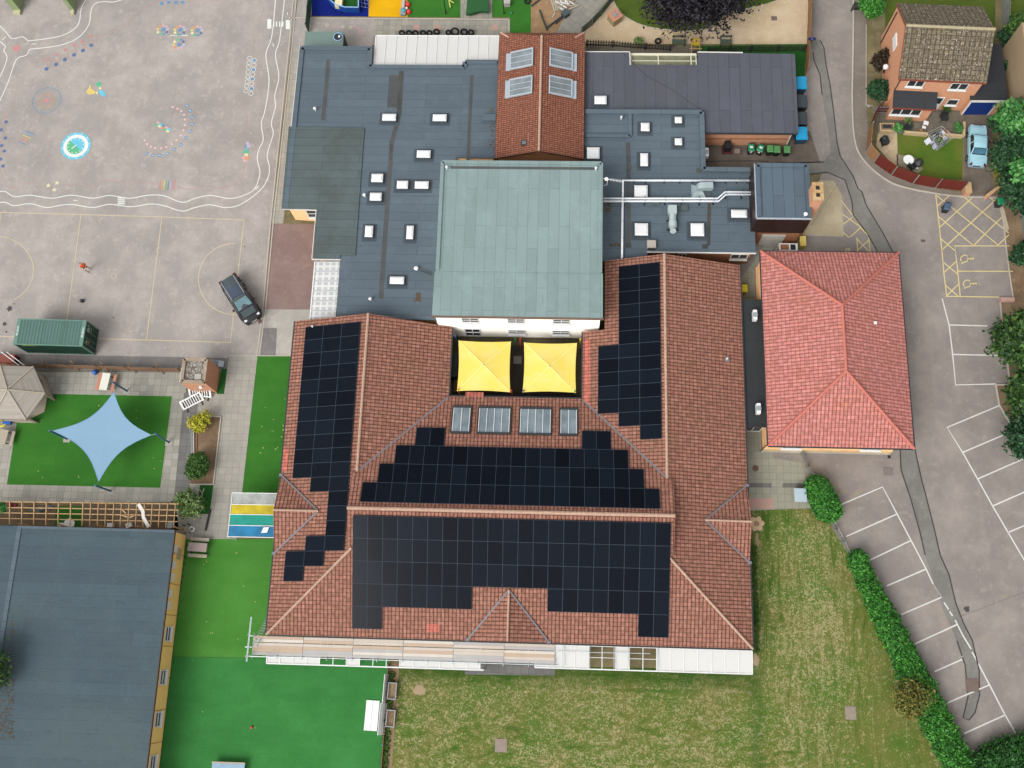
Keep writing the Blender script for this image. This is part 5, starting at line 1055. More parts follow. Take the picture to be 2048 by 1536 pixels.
# ================================================================== things on the flat roofs
DOME = plain('white_dome', c(246, 246, 246, .5), .35, .03, 2, .4); CURB = plain('felt_curb', c(74, 84, 92), .9, .1)
def rooflight(px, h, lab, grey=False):
    u0, v0, u1, v1 = px; a = W(u0, v1, h + .38); b = W(u1, v0, h + .38); w_, d_ = b.x - a.x, b.y - a.y
    t = thing('roof_light', lab, 'rooflight', ((a.x + b.x) / 2, (a.y + b.y) / 2, h), 0, 'white dome rooflights on the flat roofs')
    m = MB(); m.box((-w_ / 2 - .3, -d_ / 2 - .3, 0.004), (w_ / 2 + .3, d_ / 2 + .3, .022)); m.box((-w_ / 2 - .06, -d_ / 2 - .06, .022), (w_ / 2 + .06, d_ / 2 + .06, .26)); m.build('curb', CURB, t)
    m = MB(); m.box((-w_ / 2, -d_ / 2, .26), (w_ / 2, d_ / 2, .32))
    o = len(m.v); i_ = .13; m.add([(-w_ / 2 + .03, -d_ / 2 + .03, .32), (w_ / 2 - .03, -d_ / 2 + .03, .32), (w_ / 2 - .03, d_ / 2 - .03, .32), (-w_ / 2 + .03, d_ / 2 - .03, .32), (-w_ / 2 + i_, -d_ / 2 + i_, .39), (w_ / 2 - i_, -d_ / 2 + i_, .39), (w_ / 2 - i_, d_ / 2 - i_, .39), (-w_ / 2 + i_, d_ / 2 - i_, .39)], [(0, 1, 5, 4), (1, 2, 6, 5), (2, 3, 7, 6), (3, 0, 4, 7), (4, 5, 6, 7)])
    m.build('dome', DOME, t)
for px, lab in (((764, 227, 792, 240), 'wide white rooflight beside the long stained gutter, uppermost on the left flat roof'), ((865, 228, 893, 241), 'wide white rooflight in the upper middle between the two gutters'), ((833, 300, 861, 314), 'wide white rooflight just left of the hall corner'),
                ((742, 347, 766, 363), 'near square white rooflight, upper of two stacked left of the gutter'), ((739, 385, 763, 400), 'near square white rooflight, lower of two stacked left of the gutter'), ((793, 361, 816, 376), 'white rooflight of a close pair, the one beside the gutter'), ((829, 362, 857, 376), 'white rooflight of a close pair, the one nearer the hall'),
                ((729, 451, 746, 473), 'tall narrow white rooflight left of the gutter by the raised grey roof'), ((812, 451, 827, 477), 'tall narrow white rooflight between gutter and hall'), ((779, 553, 808, 567), 'wide white rooflight nearest the tiled roof, lowest on the left flat roof')):
    rooflight(px, FZ, lab)
for px, lab, h in (((1189, 191, 1213, 207), 'white rooflight alone on the purple grey roof', PZ), ((1174, 294, 1199, 316), 'large square white rooflight touching the tiled extension', EZ2), ((1282, 245, 1299, 261), 'small square white rooflight with vent hatch, left of the stained corner', EZ2), ((1350, 233, 1364, 245), 'smallest white rooflight, upper of two by the right parapet', EZ2), ((1350, 276, 1364, 289), 'smallest white rooflight, lower of two by the right parapet', EZ2),
                   ((1281, 306, 1296, 331), 'tall narrow white rooflight above the silver pipe', EZ2), ((1269, 370, 1295, 393), 'square white rooflight between the two silver pipe runs', EZ2), ((1270, 446, 1296, 470), 'square white rooflight below the pipes, left of the extractor', EZ2), ((1382, 446, 1408, 471), 'square white rooflight below the pipes, right of the extractor', EZ2), ((1463, 419, 1494, 434), 'wide greyish white rooflight beside the maroon tower', EZ2)):
    rooflight(px, h, lab)
def mushroom(u, v, h, lab, s_=1.0, stay=None):
    p = W(u, v, h + .45); t = thing('roof_vent', lab, 'roof vent', (p.x, p.y, h)); MB().lathe([(.06, 0), (.06, .36)], 10).build('pipe', WHITEPVC, t); MB().lathe([(.13 * s_, .34), (.15 * s_, .4), (.12 * s_, .46), (.04, .5)], 14).build('cap', WHITEPVC, t)
    if stay: MB().tube([(0, 0, .3), stay], .05, 8).build('pipe', BLACKP, t)
mushroom(629, 216, FZ, 'small white vent cowl by the left edge of the flat roof'); mushroom(728, 389, FZ, 'small white vent cowl beside two stacked rooflights'); mushroom(740, 597, FZ, 'small white vent cowl near the bottom of the left flat roof')
mushroom(832, 536, FZ, 'white vent cowl with slanting black pipe running to the hall', 1.3, (1.35, -.55, .25)); mushroom(1612, 427, tz, 'white vent cowl on the corner of the tower roof', 1.2); mushroom(1192, 335, 6.1, 'small white outlet at the top right corner of the hall roof', .8); mushroom(893, 333, 6.1, 'small white outlet at the top left corner of the hall roof', .8)
mushroom(1243, 233, EZ2, 'small outlet in the corner of the sunken roof patch', .7)
PIPE = plain('silver_lagging', c(224, 228, 232, .62), .3, .06, 5, .5, .1)
def pipe_run(name, lab, px, h, r, sup, two=None):
    t = thing(name, lab, 'pipe', (W(*px[0], h).x, W(*px[0], h).y, EZ2)); P_ = [W(u, v, h) for u, v in px]; MB().tube(P_, r, 10).build('pipe', PIPE, t, True, smooth=True)
    if two:
        MB().tube([W(u, v, h) for u, v in two], r, 10).build('pipe', PIPE, t, True, smooth=True)
    for (u, v) in sup:
        p = W(u, v, h); m = MB(); w2 = .32 if two else .1; m.bar((p.x, p.y - w2, EZ2 + .05), (p.x, p.y + w2, EZ2 + .05), .1, .1); m.tube([(p.x, p.y - .02, EZ2), (p.x, p.y - .02, h - r)], .035, 6); m.tube([(p.x, p.y - w2, h - r - .03), (p.x, p.y + w2, h - r - .03)], .03, 6); m.build('support', BLACKP, t, True)
    m = MB()
    for (u, v) in sup:
        p = W(u, v, h)
        for q in ([p] if not two else [p, p + Vector((0, -.28, 0))]): m.tube([(q.x - .04, q.y, q.z), (q.x + .04, q.y, q.z)], r * 1.2, 10)
    m.build('pipe_clip', ALU, t, True)
pipe_run('roof_pipe', 'single silver lagged pipe turning a right angle across the flat roof', [(1508, 361), (1300, 361), (1246, 361), (1245, 430), (1244, 523)], 3.45, .10, [(u, 361) for u in (1268, 1291, 1329, 1360, 1386, 1411, 1429, 1452, 1475, 1496)] + [(1245, v) for v in (387, 412, 443, 476)])
pipe_run('roof_pipe', 'pair of silver lagged pipes with a kink running from hall to tower', [(1207, 397), (1435, 397), (1450, 384), (1512, 384)], 3.75, .085, [(u, 397) for u in (1218, 1249, 1290, 1331, 1365, 1400, 1428)] + [(1453, 384), (1485, 384)], [(1207, 402.5), (1437, 402.5), (1452, 389), (1512, 389)])
du = thing('ventilation_duct', 'galvanised duct with flared square base and curved neck above the pipes', 'duct', (W(1397, 382, EZ2).x, W(1397, 382, EZ2).y, EZ2)); GV = plain('duct_steel', c(186, 204, 206), .3, .08, 2, .5, .3)
m = MB(); a = .62; m.add([(-a, -a, 0), (a, -a, 0), (a, a, 0), (-a, a, 0), (-a * .45, -a * .4, .5), (a * .45, -a * .4, .5), (a * .45, a * .4, .5), (-a * .45, a * .4, .5)], [(0, 1, 5, 4), (1, 2, 6, 5), (2, 3, 7, 6), (3, 0, 4, 7), (4, 5, 6, 7)]); m.build('base', GV, du)
m = MB(); secs = []
for k in range(7): a2 = PI / 2 * k / 6; cxx, czz = .35 - .35 * math.cos(a2), .5 + .4 * math.sin(a2); secs.append([(cxx - .28 * math.cos(a2), -.28, czz + .28 * math.sin(a2)), (cxx - .28 * math.cos(a2), .28, czz + .28 * math.sin(a2)), (cxx + .28 * math.cos(a2), .28, czz - .28 * math.sin(a2)), (cxx + .28 * math.cos(a2), -.28, czz - .28 * math.sin(a2)), (cxx - .28 * math.cos(a2), -.28, czz + .28 * math.sin(a2))])
secs.append([(p[0] + .75, p[1], p[2]) for p in secs[-1]]); m.loft(secs); m.build('neck', GV, du, smooth=False); MB().bar((.2, -.1, .05), (1.1, -.1, .05), .8, .1).build('plinth', FELT_P, du)
ex = thing('extractor_fan', 'pale cylindrical kitchen extractor fan lying on the flat roof', 'extractor fan', (W(1345, 434, 3.4).x, W(1345, 434, 3.4).y, EZ2)); EXM = plain('extractor_grey', c(190, 204, 204), .35, .06, 2, .4, .1)
m = MB(); m.tube([(0, .15, .45), (0, -.45, .45)], .3, 16); m.tube([(0, -.45, .45), (0, -1.0, .45)], [.36, .36], 16); m.build('drum', EXM, ex, smooth=False); m = MB(); m.tube([(0, -1.0, .45), (0, -1.25, .5), (0, -1.45, .62)], .27, 14); m.build('spout', EXM, ex); m = MB().box((-.3, .15, .12), (.33, .95, .78)); m.box((-.42, .25, .2), (-.3, .95, .7)); m.build('box', EXM, ex)
m = MB()
for y in (-.25, -1.1): m.bar((-.5, y, .08), (.5, y, .08), .12, .12); m.bar((-.28, y, .1), (-.28, y, .4), .05); m.bar((.28, y, .1), (.28, y, .4), .05)
m.build('foot', BLACKP, ex)
cb = W(1303, 489, 3.4); bxx = thing('condenser_unit', 'beige box shaped unit at the bottom edge of the pipe roof', 'condenser', (cb.x, cb.y, EZ2)); m = MB().box((-.38, -.36, .05), (.38, .36, .5)); m.box((-.36, -.3, .5), (.36, .3, .56)); m.build('case', plain('beige_case', c(190, 180, 168), .6, .08), bxx); MB().box((-.34, -.38, .1), (.34, -.36, .42)).build('grille', BLACKP, bxx)
def condenser(u, v, h, base, lab, rz=0, s_=(.32, .85)):
    p = W(u, v, h + .6); t = thing('air_conditioner', lab, 'air conditioner', (p.x, p.y, h), rz); m = MB(); m.box((-s_[0] / 2, -s_[1] / 2, .12), (s_[0] / 2, s_[1] / 2, .72)); m.box((-s_[0] / 2 + .03, -s_[1] / 2 - .02, .5), (s_[0] / 2 - .04, -s_[1] / 2, .6)); m.build('case', WHITEPVC, t)
    m = MB(); m.bar((-.35, -s_[1] * .3, .05), (.3, -s_[1] * .3, .05), .07, .1); m.bar((-.35, s_[1] * .3, .05), (.3, s_[1] * .3, .05), .07, .1); m.build('foot', BLACKP, t)
    MB().lathe([(.22, 0), (.22, .01)], 16, (0, 0, .721)).build('fan_grille', GALV, t)
condenser(1510, 630, lz, 0, 'white air conditioner on the black link roof, upper of two'); condenser(1517, 817, lz, 0, 'white air conditioner on the black link roof, lower of two')
condenser(1413, 305, 1.8, 0, 'white air conditioner bracketed to the wall above the bin yard', 0, (.34, .8))
ya = W(1215, 362, 6.6); t = thing('aerial', 'small white television aerial on a pole at the hall wall', 'aerial', (3.9, 39.3, 5.2)); m = MB(); m.tube([(-.1, 0, 0), (.15, 0, .2), (.15, 0, 1.3)], .03, 6); m.tube([(-.2, .05, 1.2), (1.5, -.2, 1.2)], .02, 6)
for k in range(9): m.tube([(.4 + k * .12, -.04 - k * .018 - .14, 1.2), (.4 + k * .12, -.04 - k * .018 + .14, 1.2)], .014, 5)
m.disc(.05, 0, 1.22, .18, 12); m.build('antenna', WHITEPVC, t)

# ================================================================== canopies
def ribbed(name, lab, pts, z0, z1, ribs, mt, par_rib=WHITEPVC, post=()):
    pass
cn = thing('white_canopy', 'long white ribbed canopy roof behind the school beside the row of tyres', 'canopy', (-13, 54.5, 0))
nw, ne, se, se2, sw2, sw = [W(u, v, 2.75) for u, v in ((752, 67.5), (998, 73), (997, 121), (935, 131), (935, 132), (746, 130))]
wy_n, wy_s = (nw.y + ne.y) / 2, 52.4
CANW = plain('opal_sheet', c(246, 245, 240, .40), .5, .03, .6, .2)
zc = lambda y: 2.65 + .35 * (wy_n - y) / (wy_n - wy_s) * .6
MB().slab([(nw.x, wy_n, zc(wy_n)), (ne.x, wy_n, zc(wy_n)), (ne.x, 53.0, zc(53.0)), (-8.7, 53.0, zc(53.0)), (-8.7, wy_s, zc(wy_s)), (nw.x, wy_s, zc(wy_s))], .03).build('sheet', CANW, cn, True)
for k in range(13):
    x = nw.x + (ne.x - nw.x) * (k + .03) / 12.05; m = MB(); m.bar((x, wy_n, zc(wy_n) + .03), (x, 52.45 if x < -8.7 else 53.0, zc(52.45 if x < -8.7 else 53.0) + .03), .05, .04); m.build('rib', WHITEPVC, cn, True)
m = MB(); m.bar((nw.x, wy_n, 2.6), (ne.x, wy_n, 2.6), .1, .14); m.bar((nw.x, wy_n, 2.62), (nw.x, wy_s, 2.8), .08, .1)
for k in range(5): x = nw.x + .1 + (ne.x - nw.x - .2) * k / 4; m.bar((x, wy_n - .08, 0), (x, wy_n - .08, 2.6), .09)
m.build('frame', WHITEPVC, cn, True)
cw = thing('side_canopy', 'small translucent white gridded canopy at the left end of the flat roof', 'canopy', (-20, 30, 0)); q = [W(u, v, 2.65) for u, v in ((630, 518), (679, 519), (675, 634), (623, 636))]
x0, x1 = -21.35, -19.1; y0, y1 = 27.5, 33.0
OPAL = NB('translucent_grid', .5, .3); bb = OPAL.brick(OPAL.mapv(OPAL.pos(), loc=(.35, .1, 0)), .56, .46, .09, c(208, 210, 206, .42), c(218, 220, 216, .42), c(244, 244, 242, .44), 0, 0, .1); OPAL = OPAL.out(bb.outputs[0])
MB().slab([(x0, y0, 2.6), (x1, y0, 2.72), (x1, y1, 2.72), (x0, y1, 2.6)], .03).build('sheet', OPAL, cw, True)
for k in range(7): y = y0 + (y1 - y0) * k / 6; MB().bar((x0, y, 2.63), (x1, y, 2.75), .05, .04).build('rib', ALU, cw, True)
m = MB(); m.bar((x0, y0, 2.6), (x0, y1, 2.6), .1, .12)
for y in (28.2, 30.4, 32.7): m.bar((x0, y, 0), (x0, y, 2.6), .09)
m.build('frame', WHITEPVC, cw, True)
# long white canopy under the scaffold, with missing panes
cs = thing('front_canopy', 'long white panelled canopy along the front eaves with three missing panes', 'canopy', (-3.4, .2, 0))
sy0, sy1, zs0, zs1 = -.62, 1.05, 2.32, 2.52
def cpan(x0, x1, gap=False):
    m = MB(); sy0 = -.98 if x0 < -5.5 else -.66
    if not gap: m.slab([(x0 + .025, sy0 + .03, zs0), (x1 - .025, sy0 + .03, zs0), (x1 - .025, sy1, zs1), (x0 + .025, sy1, zs1)], .02); m.build('panel', CANW, cs, True)
    MB().bar((x1, sy0, zs0 + .015), (x1, sy1, zs1 + .015), .05, .05).build('rib', WHITEPVC, cs, True)
xs = list(np.arange(.4, 15.6, 1.09)); gaps = {}
def xat(u, v=1320, h=2.4): return W(u, v, h).x
X0, X1 = xat(533, 1320), xat(1505, 1330); n_ = 36; pw_ = (X1 - X0) / n_
gapx = [(xat(651), xat(676)), (xat(729), xat(780)), (xat(1187, 1310), xat(1212, 1310)), (xat(1266, 1310), xat(1318, 1310))]
skipx = (xat(968), xat(1070))
for k in range(n_):
    a, b = X0 + k * pw_, X0 + (k + 1) * pw_; mid = (a + b) / 2
    if skipx[0] < mid < skipx[1]: continue
    cpan(a, b, any(g0_ - .25 < mid < g1_ + .25 for g0_, g1_ in gapx))
m = MB()
for a, b in ((X0, skipx[0]), (skipx[1], X1)):
    sy0 = -.98 if a < -5.5 else -.66
    m.bar((a, sy0 - .03, zs0 - .02), (b, sy0 - .03, zs0 - .02), .09, .12); m.bar((a, (sy0 + sy1) / 2, 2.38), (b, (sy0 + sy1) / 2, 2.38), .04, .05); m.bar((a, sy1, zs1), (b, sy1, zs1), .05, .06); m.bar((a, sy0, zs0), (a, sy1, zs1), .07, .08)
    k_ = int((b - a) / 3.2)
    for k in range(k_ + 1): x = a + .1 + (b - a - .2) * k / max(1, k_); m.bar((x, sy0 + .02, 0), (x, sy0 + .02, zs0), .08)
m.build('frame', WHITEPVC, cs, True)
# scaffold
TUBE = plain('scaffold_tube', c(206, 216, 220, .6), .35, .1, 4, .5, .3)
scf = thing('scaffold', 'tube scaffold with boarded platform and ladder along the front eaves', 'scaffold', (-12, .3, 0))
sx0, sx1, pz2 = W(502, 1290, 2.7).x, W(1111, 1303, 2.7).x, 2.62; py0, py1 = -.40, 1.0
m = MB()
for k in range(13):
    x = sx0 + .1 + (sx1 - sx0 - .2) * k / 12
    m.tube([(x, py0 - .05, 0), (x, py0 - .05, pz2 + (1.05 if k in (0,) else .12))], .03, 7); m.tube([(x, py1 + .03, 0), (x, py1 + .03, pz2 + .05)], .03, 7); m.tube([(x, py0 - .25, pz2 - .12), (x, py1 + .3, pz2 - .12)], .028, 7)
for z in (pz2 - .18,): m.tube([(sx0 - .3, py0 - .08, z), (sx1 + .2, py0 - .08, z)], .028, 7); m.tube([(sx0 - .3, py1 + .06, z), (sx1 + .2, py1 + .06, z)], .028, 7)
m.tube([(sx0 - .15, py0 - .5, pz2 + .45), (sx0 - .1, py1 + 1.5, pz2 + .5)], .03, 8); m.tube([(sx0 + .05, py0 - .5, pz2 + .9), (sx0 + .1, py1 + 1.5, pz2 + .95)], .03, 8); m.tube([(sx0 - .05, py0 - .1, 0), (sx0 - .05, py0 - .1, pz2 + 1.05)], .03, 8); m.tube([(sx0 - .05, py1 + .1, 0), (sx0 - .05, py1 + .1, pz2 + 1.0)], .03, 8); m.tube([(sx0 - .4, .2, pz2 + .3), (sx0 + .2, .2, pz2 + .3)], .03, 8); m.tube([(sx0 - .3, py0 - .1, pz2 + .35), (sx0 + 2, py0 - .1, pz2 + .35)], .028, 8)
m.build('frame', TUBE, scf, True)
m = MB()
for x in (1.0, 3.0, 4.9, 6.0, 8.3):
    m.tube([(x, -.62, 2.62), (x, 1.25, 2.62)], .025, 7)
m.tube([(.4, .55, 2.64), (7.7, .62, 2.64)], .022, 7); m.build('frame', TUBE, scf, True)
BW = [plain('scaffold_board_' + n, c(*k), .85, .1, .8, fine=14) for n, k in (('pale', (216, 204, 190)), ('grey', (192, 189, 186)), ('tan', (206, 182, 158)), ('cream', (226, 217, 204)))]
r_ = random.Random(3); nb_ = 6; ends = [sx0 + .15 + (sx1 - sx0 - .2) * k / nb_ for k in range(nb_ + 1)]
for k in range(nb_):
    for j in range(6):
        y = py0 + .02 + j * .237 + (.05 if j > 3 else 0); i = r_.choice([0, 0, 3, 3, 2, 1, 0]); i = (2 if (k == 0 and j in (1, 2)) else 1 if (k == 2 and j in (0, 2)) or j == 0 else i)
        MB().box((ends[k] + .015, y, pz2 - .07 + .004 * (k % 2)), (ends[k + 1] - .015, y + .228, pz2 - .03 + .004 * ((k + j) % 2))).build('board', BW[i], scf, True)
m = MB(); la, lb = W(548, 1215, .1), W(508, 1295, 3.3); la = Vector((la.x - .05, la.y, .05)); dx = Vector((.0, .0, 0)); side = Vector((.36, 0, 0))
for s_ in (-.5, .5): m.bar(la + side * s_, lb + side * s_, .05, .08)
for k in range(16): p = la.lerp(lb, (k + .5) / 16); m.bar(p - side * .5, p + side * .5, .04, .04)
m.build('ladder', TUBE, scf, True)
# rainbow canopy
rc = thing('rainbow_canopy', 'canopy of clear, yellow, green and blue panels between the two green turfs', 'canopy', (-27, 11, 0))
rcx0, rcx1 = -27.0, -22.7; rz_ = 2.35; rys = [W(0, v, rz_).y for v in (0, )]
ry_ = [W(480, v, rz_).y for v in (986, 1009, 1029, 1051, 1074)]; rcx0 = (W(463, 986, rz_).x + W(457, 1074, rz_).x) / 2
RC = [glassy('clear_sheet', c(206, 212, 208), .2, .4, .55), glassy('yellow_sheet', c(210, 188, 30), .25, .4, .9), glassy('green_sheet', c(20, 160, 140), .25, .4, .9), glassy('blue_sheet', c(28, 132, 180), .25, .4, .9)]
for k in range(4): MB().slab([(rcx0 + .03, ry_[k + 1] + .03, rz_ - .02), (rcx1, ry_[k + 1] + .03, rz_ + .2), (rcx1, ry_[k] - .03, rz_ + .2), (rcx0 + .03, ry_[k] - .03, rz_ - .02)], .015).build('panel', RC[k], rc, True)
m = MB()
for y in ry_: m.bar((rcx0, y, rz_), (rcx1, y, rz_ + .22), .05, .06)
m.bar((rcx0, ry_[0], rz_), (rcx0, ry_[-1], rz_), .05, .05)
for y in (ry_[0], ry_[2], ry_[4]): m.bar((rcx0, y, 0), (rcx0, y, rz_), .07)
m.build('frame', WHITEPVC, rc, True)
m = MB(); q = W(530, 1060, 2.62); m.add([(q.x - .3, q.y - .25, 2.62), (q.x + .2, q.y - .2, 2.64), (q.x + .32, q.y + .25, 2.65), (q.x - .15, q.y + .2, 2.63)], [(0, 1, 2, 3)]); tag(m.build('paper_sheet', WHITEPVC), 'white square sheet lying on the blue canopy panel', 'sheet')
# yellow courtyard canopies
sheet('courtyard_paving', [(905, 672), (1166, 672), (1166, 800), (905, 800)], L2, paving('courtyard_slabs', c(108, 98, 74), c(96, 90, 70), c(70, 62, 46))); sheet('courtyard_rubber', [(950, 690), (1150, 690), (1150, 800), (950, 800)], L3, plain('dark_rubber', c(58, 52, 46), .95, .1, coord='pos'))
YC = NB('yellow_canvas', .8, .2); vv_ = YC.pos(); YC = YC.out(YC.mix(YC.ramp(YC.noise(vv_, .5, 4, .6), [(.42, 0), (.7, .55)]), c(244, 218, 104, .55), c(246, 230, 160, .55)))
def canopy4(px, lab, posts):
    t = thing('shade_canopy', lab, 'canopy', (W(*px[4], 0).x, W(*px[4], 0).y, 0)); cs_ = [W(u, v, 2.45) for u, v in px[:4]]; ap = W(*px[4], 2.85); n = 8; vs = [tuple(ap)]; ring = []
    for i in range(4):
        a, b = cs_[i], cs_[(i + 1) % 4]; mid = (a + b) / 2; inn = (Vector((ap.x, ap.y, 0)) - Vector((mid.x, mid.y, 0))).normalized()
        for k in range(n): tt = k / n; ring.append(a.lerp(b, tt) + inn * (.09 * math.sin(PI * tt)))
    N4 = len(ring); rows = 5; vs = []
    for j in range(rows + 1):
        s_ = j / rows
        for q in ring: p = q.lerp(ap, s_); p.z = q.z + (ap.z - q.z) * (s_ ** 1.0) - .07 * math.sin(PI * s_); vs.append(tuple(p))
    fs = [(j * N4 + k, j * N4 + (k + 1) % N4, (j + 1) * N4 + (k + 1) % N4, (j + 1) * N4 + k) for j in range(rows) for k in range(N4)]
    MB().add(vs, fs).build('fabric', YC, t, True)
    m = MB(); m.lathe([(.06, 0), (.05, .04)], 10, (ap.x, ap.y, ap.z)); m.build('finial', GALV, t, True)
    m = MB()
    for i in range(4): m.stroke([(cs_[i].x, cs_[i].y), (ap.x, ap.y)], .05, 0)
    vs2 = []; 
    m = MB()
    for i in range(4):
        pts = [Vector(cs_[i]).lerp(ap, s_ / 6) + Vector((0, 0, .015 - .07 * math.sin(PI * s_ / 6))) for s_ in range(7)]
        m.tube(pts, .02, 5)
    m.build('seam', plain('yellow_seam', c(252, 238, 170, .7), .8, .03), t, True)
    for i, (cl, lean) in enumerate(posts):
        p = cs_[i]; d = Vector(lean); m = MB(); m.tube([(p.x + d.x, p.y + d.y, 0), (p.x + d.x, p.y + d.y, 2.3), (p.x + d.x * .9, p.y + d.y * .9, 2.75)], .07, 8); m.build('post', cl, t, True)
PR, PG, PB, PY = [plain('post_' + n, c(*k), .5, .06) for n, k in (('red', (196, 62, 46)), ('green', (56, 140, 74)), ('blue', (60, 96, 150)), ('yellow', (220, 190, 60)))]
canopy4([(917, 681), (1022, 683), (1020.5, 784.5), (914, 782), (967, 729)], 'square yellow fabric canopy in the courtyard, the left one of two', [(PB, (-.3, .35)), (PG, (.35, .3)), (PR, (.1, .1)), (PY, (.1, .1))])
canopy4([(1048, 685), (1154, 686), (1152, 785.5), (1045, 784.5), (1099, 732)], 'square yellow fabric canopy in the courtyard, the right one of two', [(PR, (-.35, .3)), (PY, (.3, .3)), (PG, (-.1, .1)), (PB, (.1, .1))])
m = MB(); q = W(909, 730, .8); m.box((q.x - .35, q.y - 1.2, 0), (q.x + .3, q.y + 1.0, 1.3)); tag(m.build('playhouse', BLACKP), 'dark covered box half hidden by the left yellow canopy', 'box')
q = W(911, 768, .45); bn = thing('courtyard_bench', 'narrow brown slatted bench between the tiled wall and the left yellow canopy', 'bench', (q.x, q.y, 0)); BRW = plain('brown_wood', c(168, 116, 78), .8, .12)
m = MB()
for k in range(2): m.box((-.14 + k * .15, -.7, .42), (-.02 + k * .15, .7, .46))
m.build('seat', BRW, bn)
for y in (-.6, .6): MB().box((-.12, y - .04, 0), (.12, y + .04, .42)).build('leg', BLACKP, bn)
# blue shade sail on four posts
st_ = thing('shade_sail', 'pale blue four pointed shade sail stretched over the green turf', 'shade sail', (W(197, 880, 0).x, W(197, 880, 0).y, 0))
sp = [W(228, 784, 3.0), W(303, 870, 2.8), W(197, 964, 2.6), W(105, 861.5, 2.9)]; SAIL = plain('sail_fabric', c(142, 178, 204, .48), .8, .04, .5, .2, fine=30)
cen = sum(sp, Vector((0, 0, 0))) / 4 - Vector((0, 0, .1)); ring = []; n = 12
for i in range(4):
    a, b = sp[i], sp[(i + 1) % 4]; mid = (a + b) / 2; inn = (cen - mid); inn.z = 0; L0 = (b - a).length
    for k in range(n): tt = k / n; ring.append(a.lerp(b, tt) + inn.normalized() * (.13 * L0 * math.sin(PI * tt)) - Vector((0, 0, .05 * math.sin(PI * tt))))
N4 = len(ring); vs = []; rows = 7
for j in range(rows + 1):
    for q in ring: vs.append(tuple(q.lerp(cen, j / rows)))
fs = [(j * N4 + k, j * N4 + (k + 1) % N4, (j + 1) * N4 + (k + 1) % N4, (j + 1) * N4 + k) for j in range(rows) for k in range(N4)]
MB().add(vs, fs).build('fabric', SAIL, st_, True, smooth=True)
MB().tube(ring + [ring[0]], .02, 5, False).build('hem', plain('sail_hem', c(120, 166, 200), .8, .04), st_, True)
POST = plain('slate_blue_post', c(70, 112, 142), .5, .08)
for i, (tb, bb_) in enumerate((((224, 763), (254, 782)), ((311, 867.5), (338, 885)), ((190, 971), (221.5, 982)), ((98, 861), (134, 878)))):
    b0_ = W(*bb_, 0); top = W(*tb, 3.1); MB().tube([b0_, top], .085, 10).build('post', POST, st_, True)
    MB().tube([top - Vector((0, 0, .12)), sp[i]], .018, 5).build('cable', GALV, st_, True); MB().box((b0_.x - .3, b0_.y - .3, L5), (b0_.x + .3, b0_.y + .3, L5 + .012)).build('pad', CONC, st_, True)
# gazebo
gb = thing('gazebo', 'weathered octagonal timber gazebo with open sides at the left edge', 'gazebo', (-46.75, 20.85, 0)); GW = boards('gazebo_boards', c(190, 182, 170), c(170, 162, 152), c(126, 118, 106), 6, .115, var=.4); GWP = plain('weathered_wood', c(188, 176, 156), .9, .14, 2)
G = [W(66.8, 733, 2.25), W(90.5, 787, 2.25), W(51.6, 839.5, 2.25)]; gc = W(14.6, 779.5, 3.15); gc0 = Vector((gc.x, gc.y, 0)); R_ = [Vector((g_.x - gc.x, g_.y - gc.y, 0)).length for g_ in G]
hexp = [G[0], G[1], G[2]] + [Vector((2 * gc.x - g_.x, 2 * gc.y - g_.y, 2.25)) for g_ in G]
for i in range(6): MB().slab([hexp[i], hexp[(i + 1) % 6], gc], .05).build('roof', GW, gb, True)
for i in range(6): MB().bar(hexp[i] + Vector((0, 0, .04)), gc + Vector((0, 0, .04)), .12, .05).build('hip', GWP, gb, True)
pb = [gc0 + (Vector((h_.x, h_.y, 0)) - gc0) * .9 for h_ in hexp]
for p in pb: MB().bar(p, p + Vector((0, 0, 2.25)), .12).build('post', GWP, gb, True)
for i in (0, 2, 3, 4):
    a, b = pb[i], pb[(i + 1) % 6]; MB().bar(a + Vector((0, 0, .45)), b + Vector((0, 0, .45)), .04, .9).build('side_panel', GWP, gb, True)
m = MB(); m.disc(gc.x, gc.y, .08, 2.2, 6, rot=.5); m.build('floor', GWP, gb, True)
m = MB(); m.lathe([(.12, 0), (.05, .15)], 8, tuple(gc)); m.build('finial', GWP, gb, True)
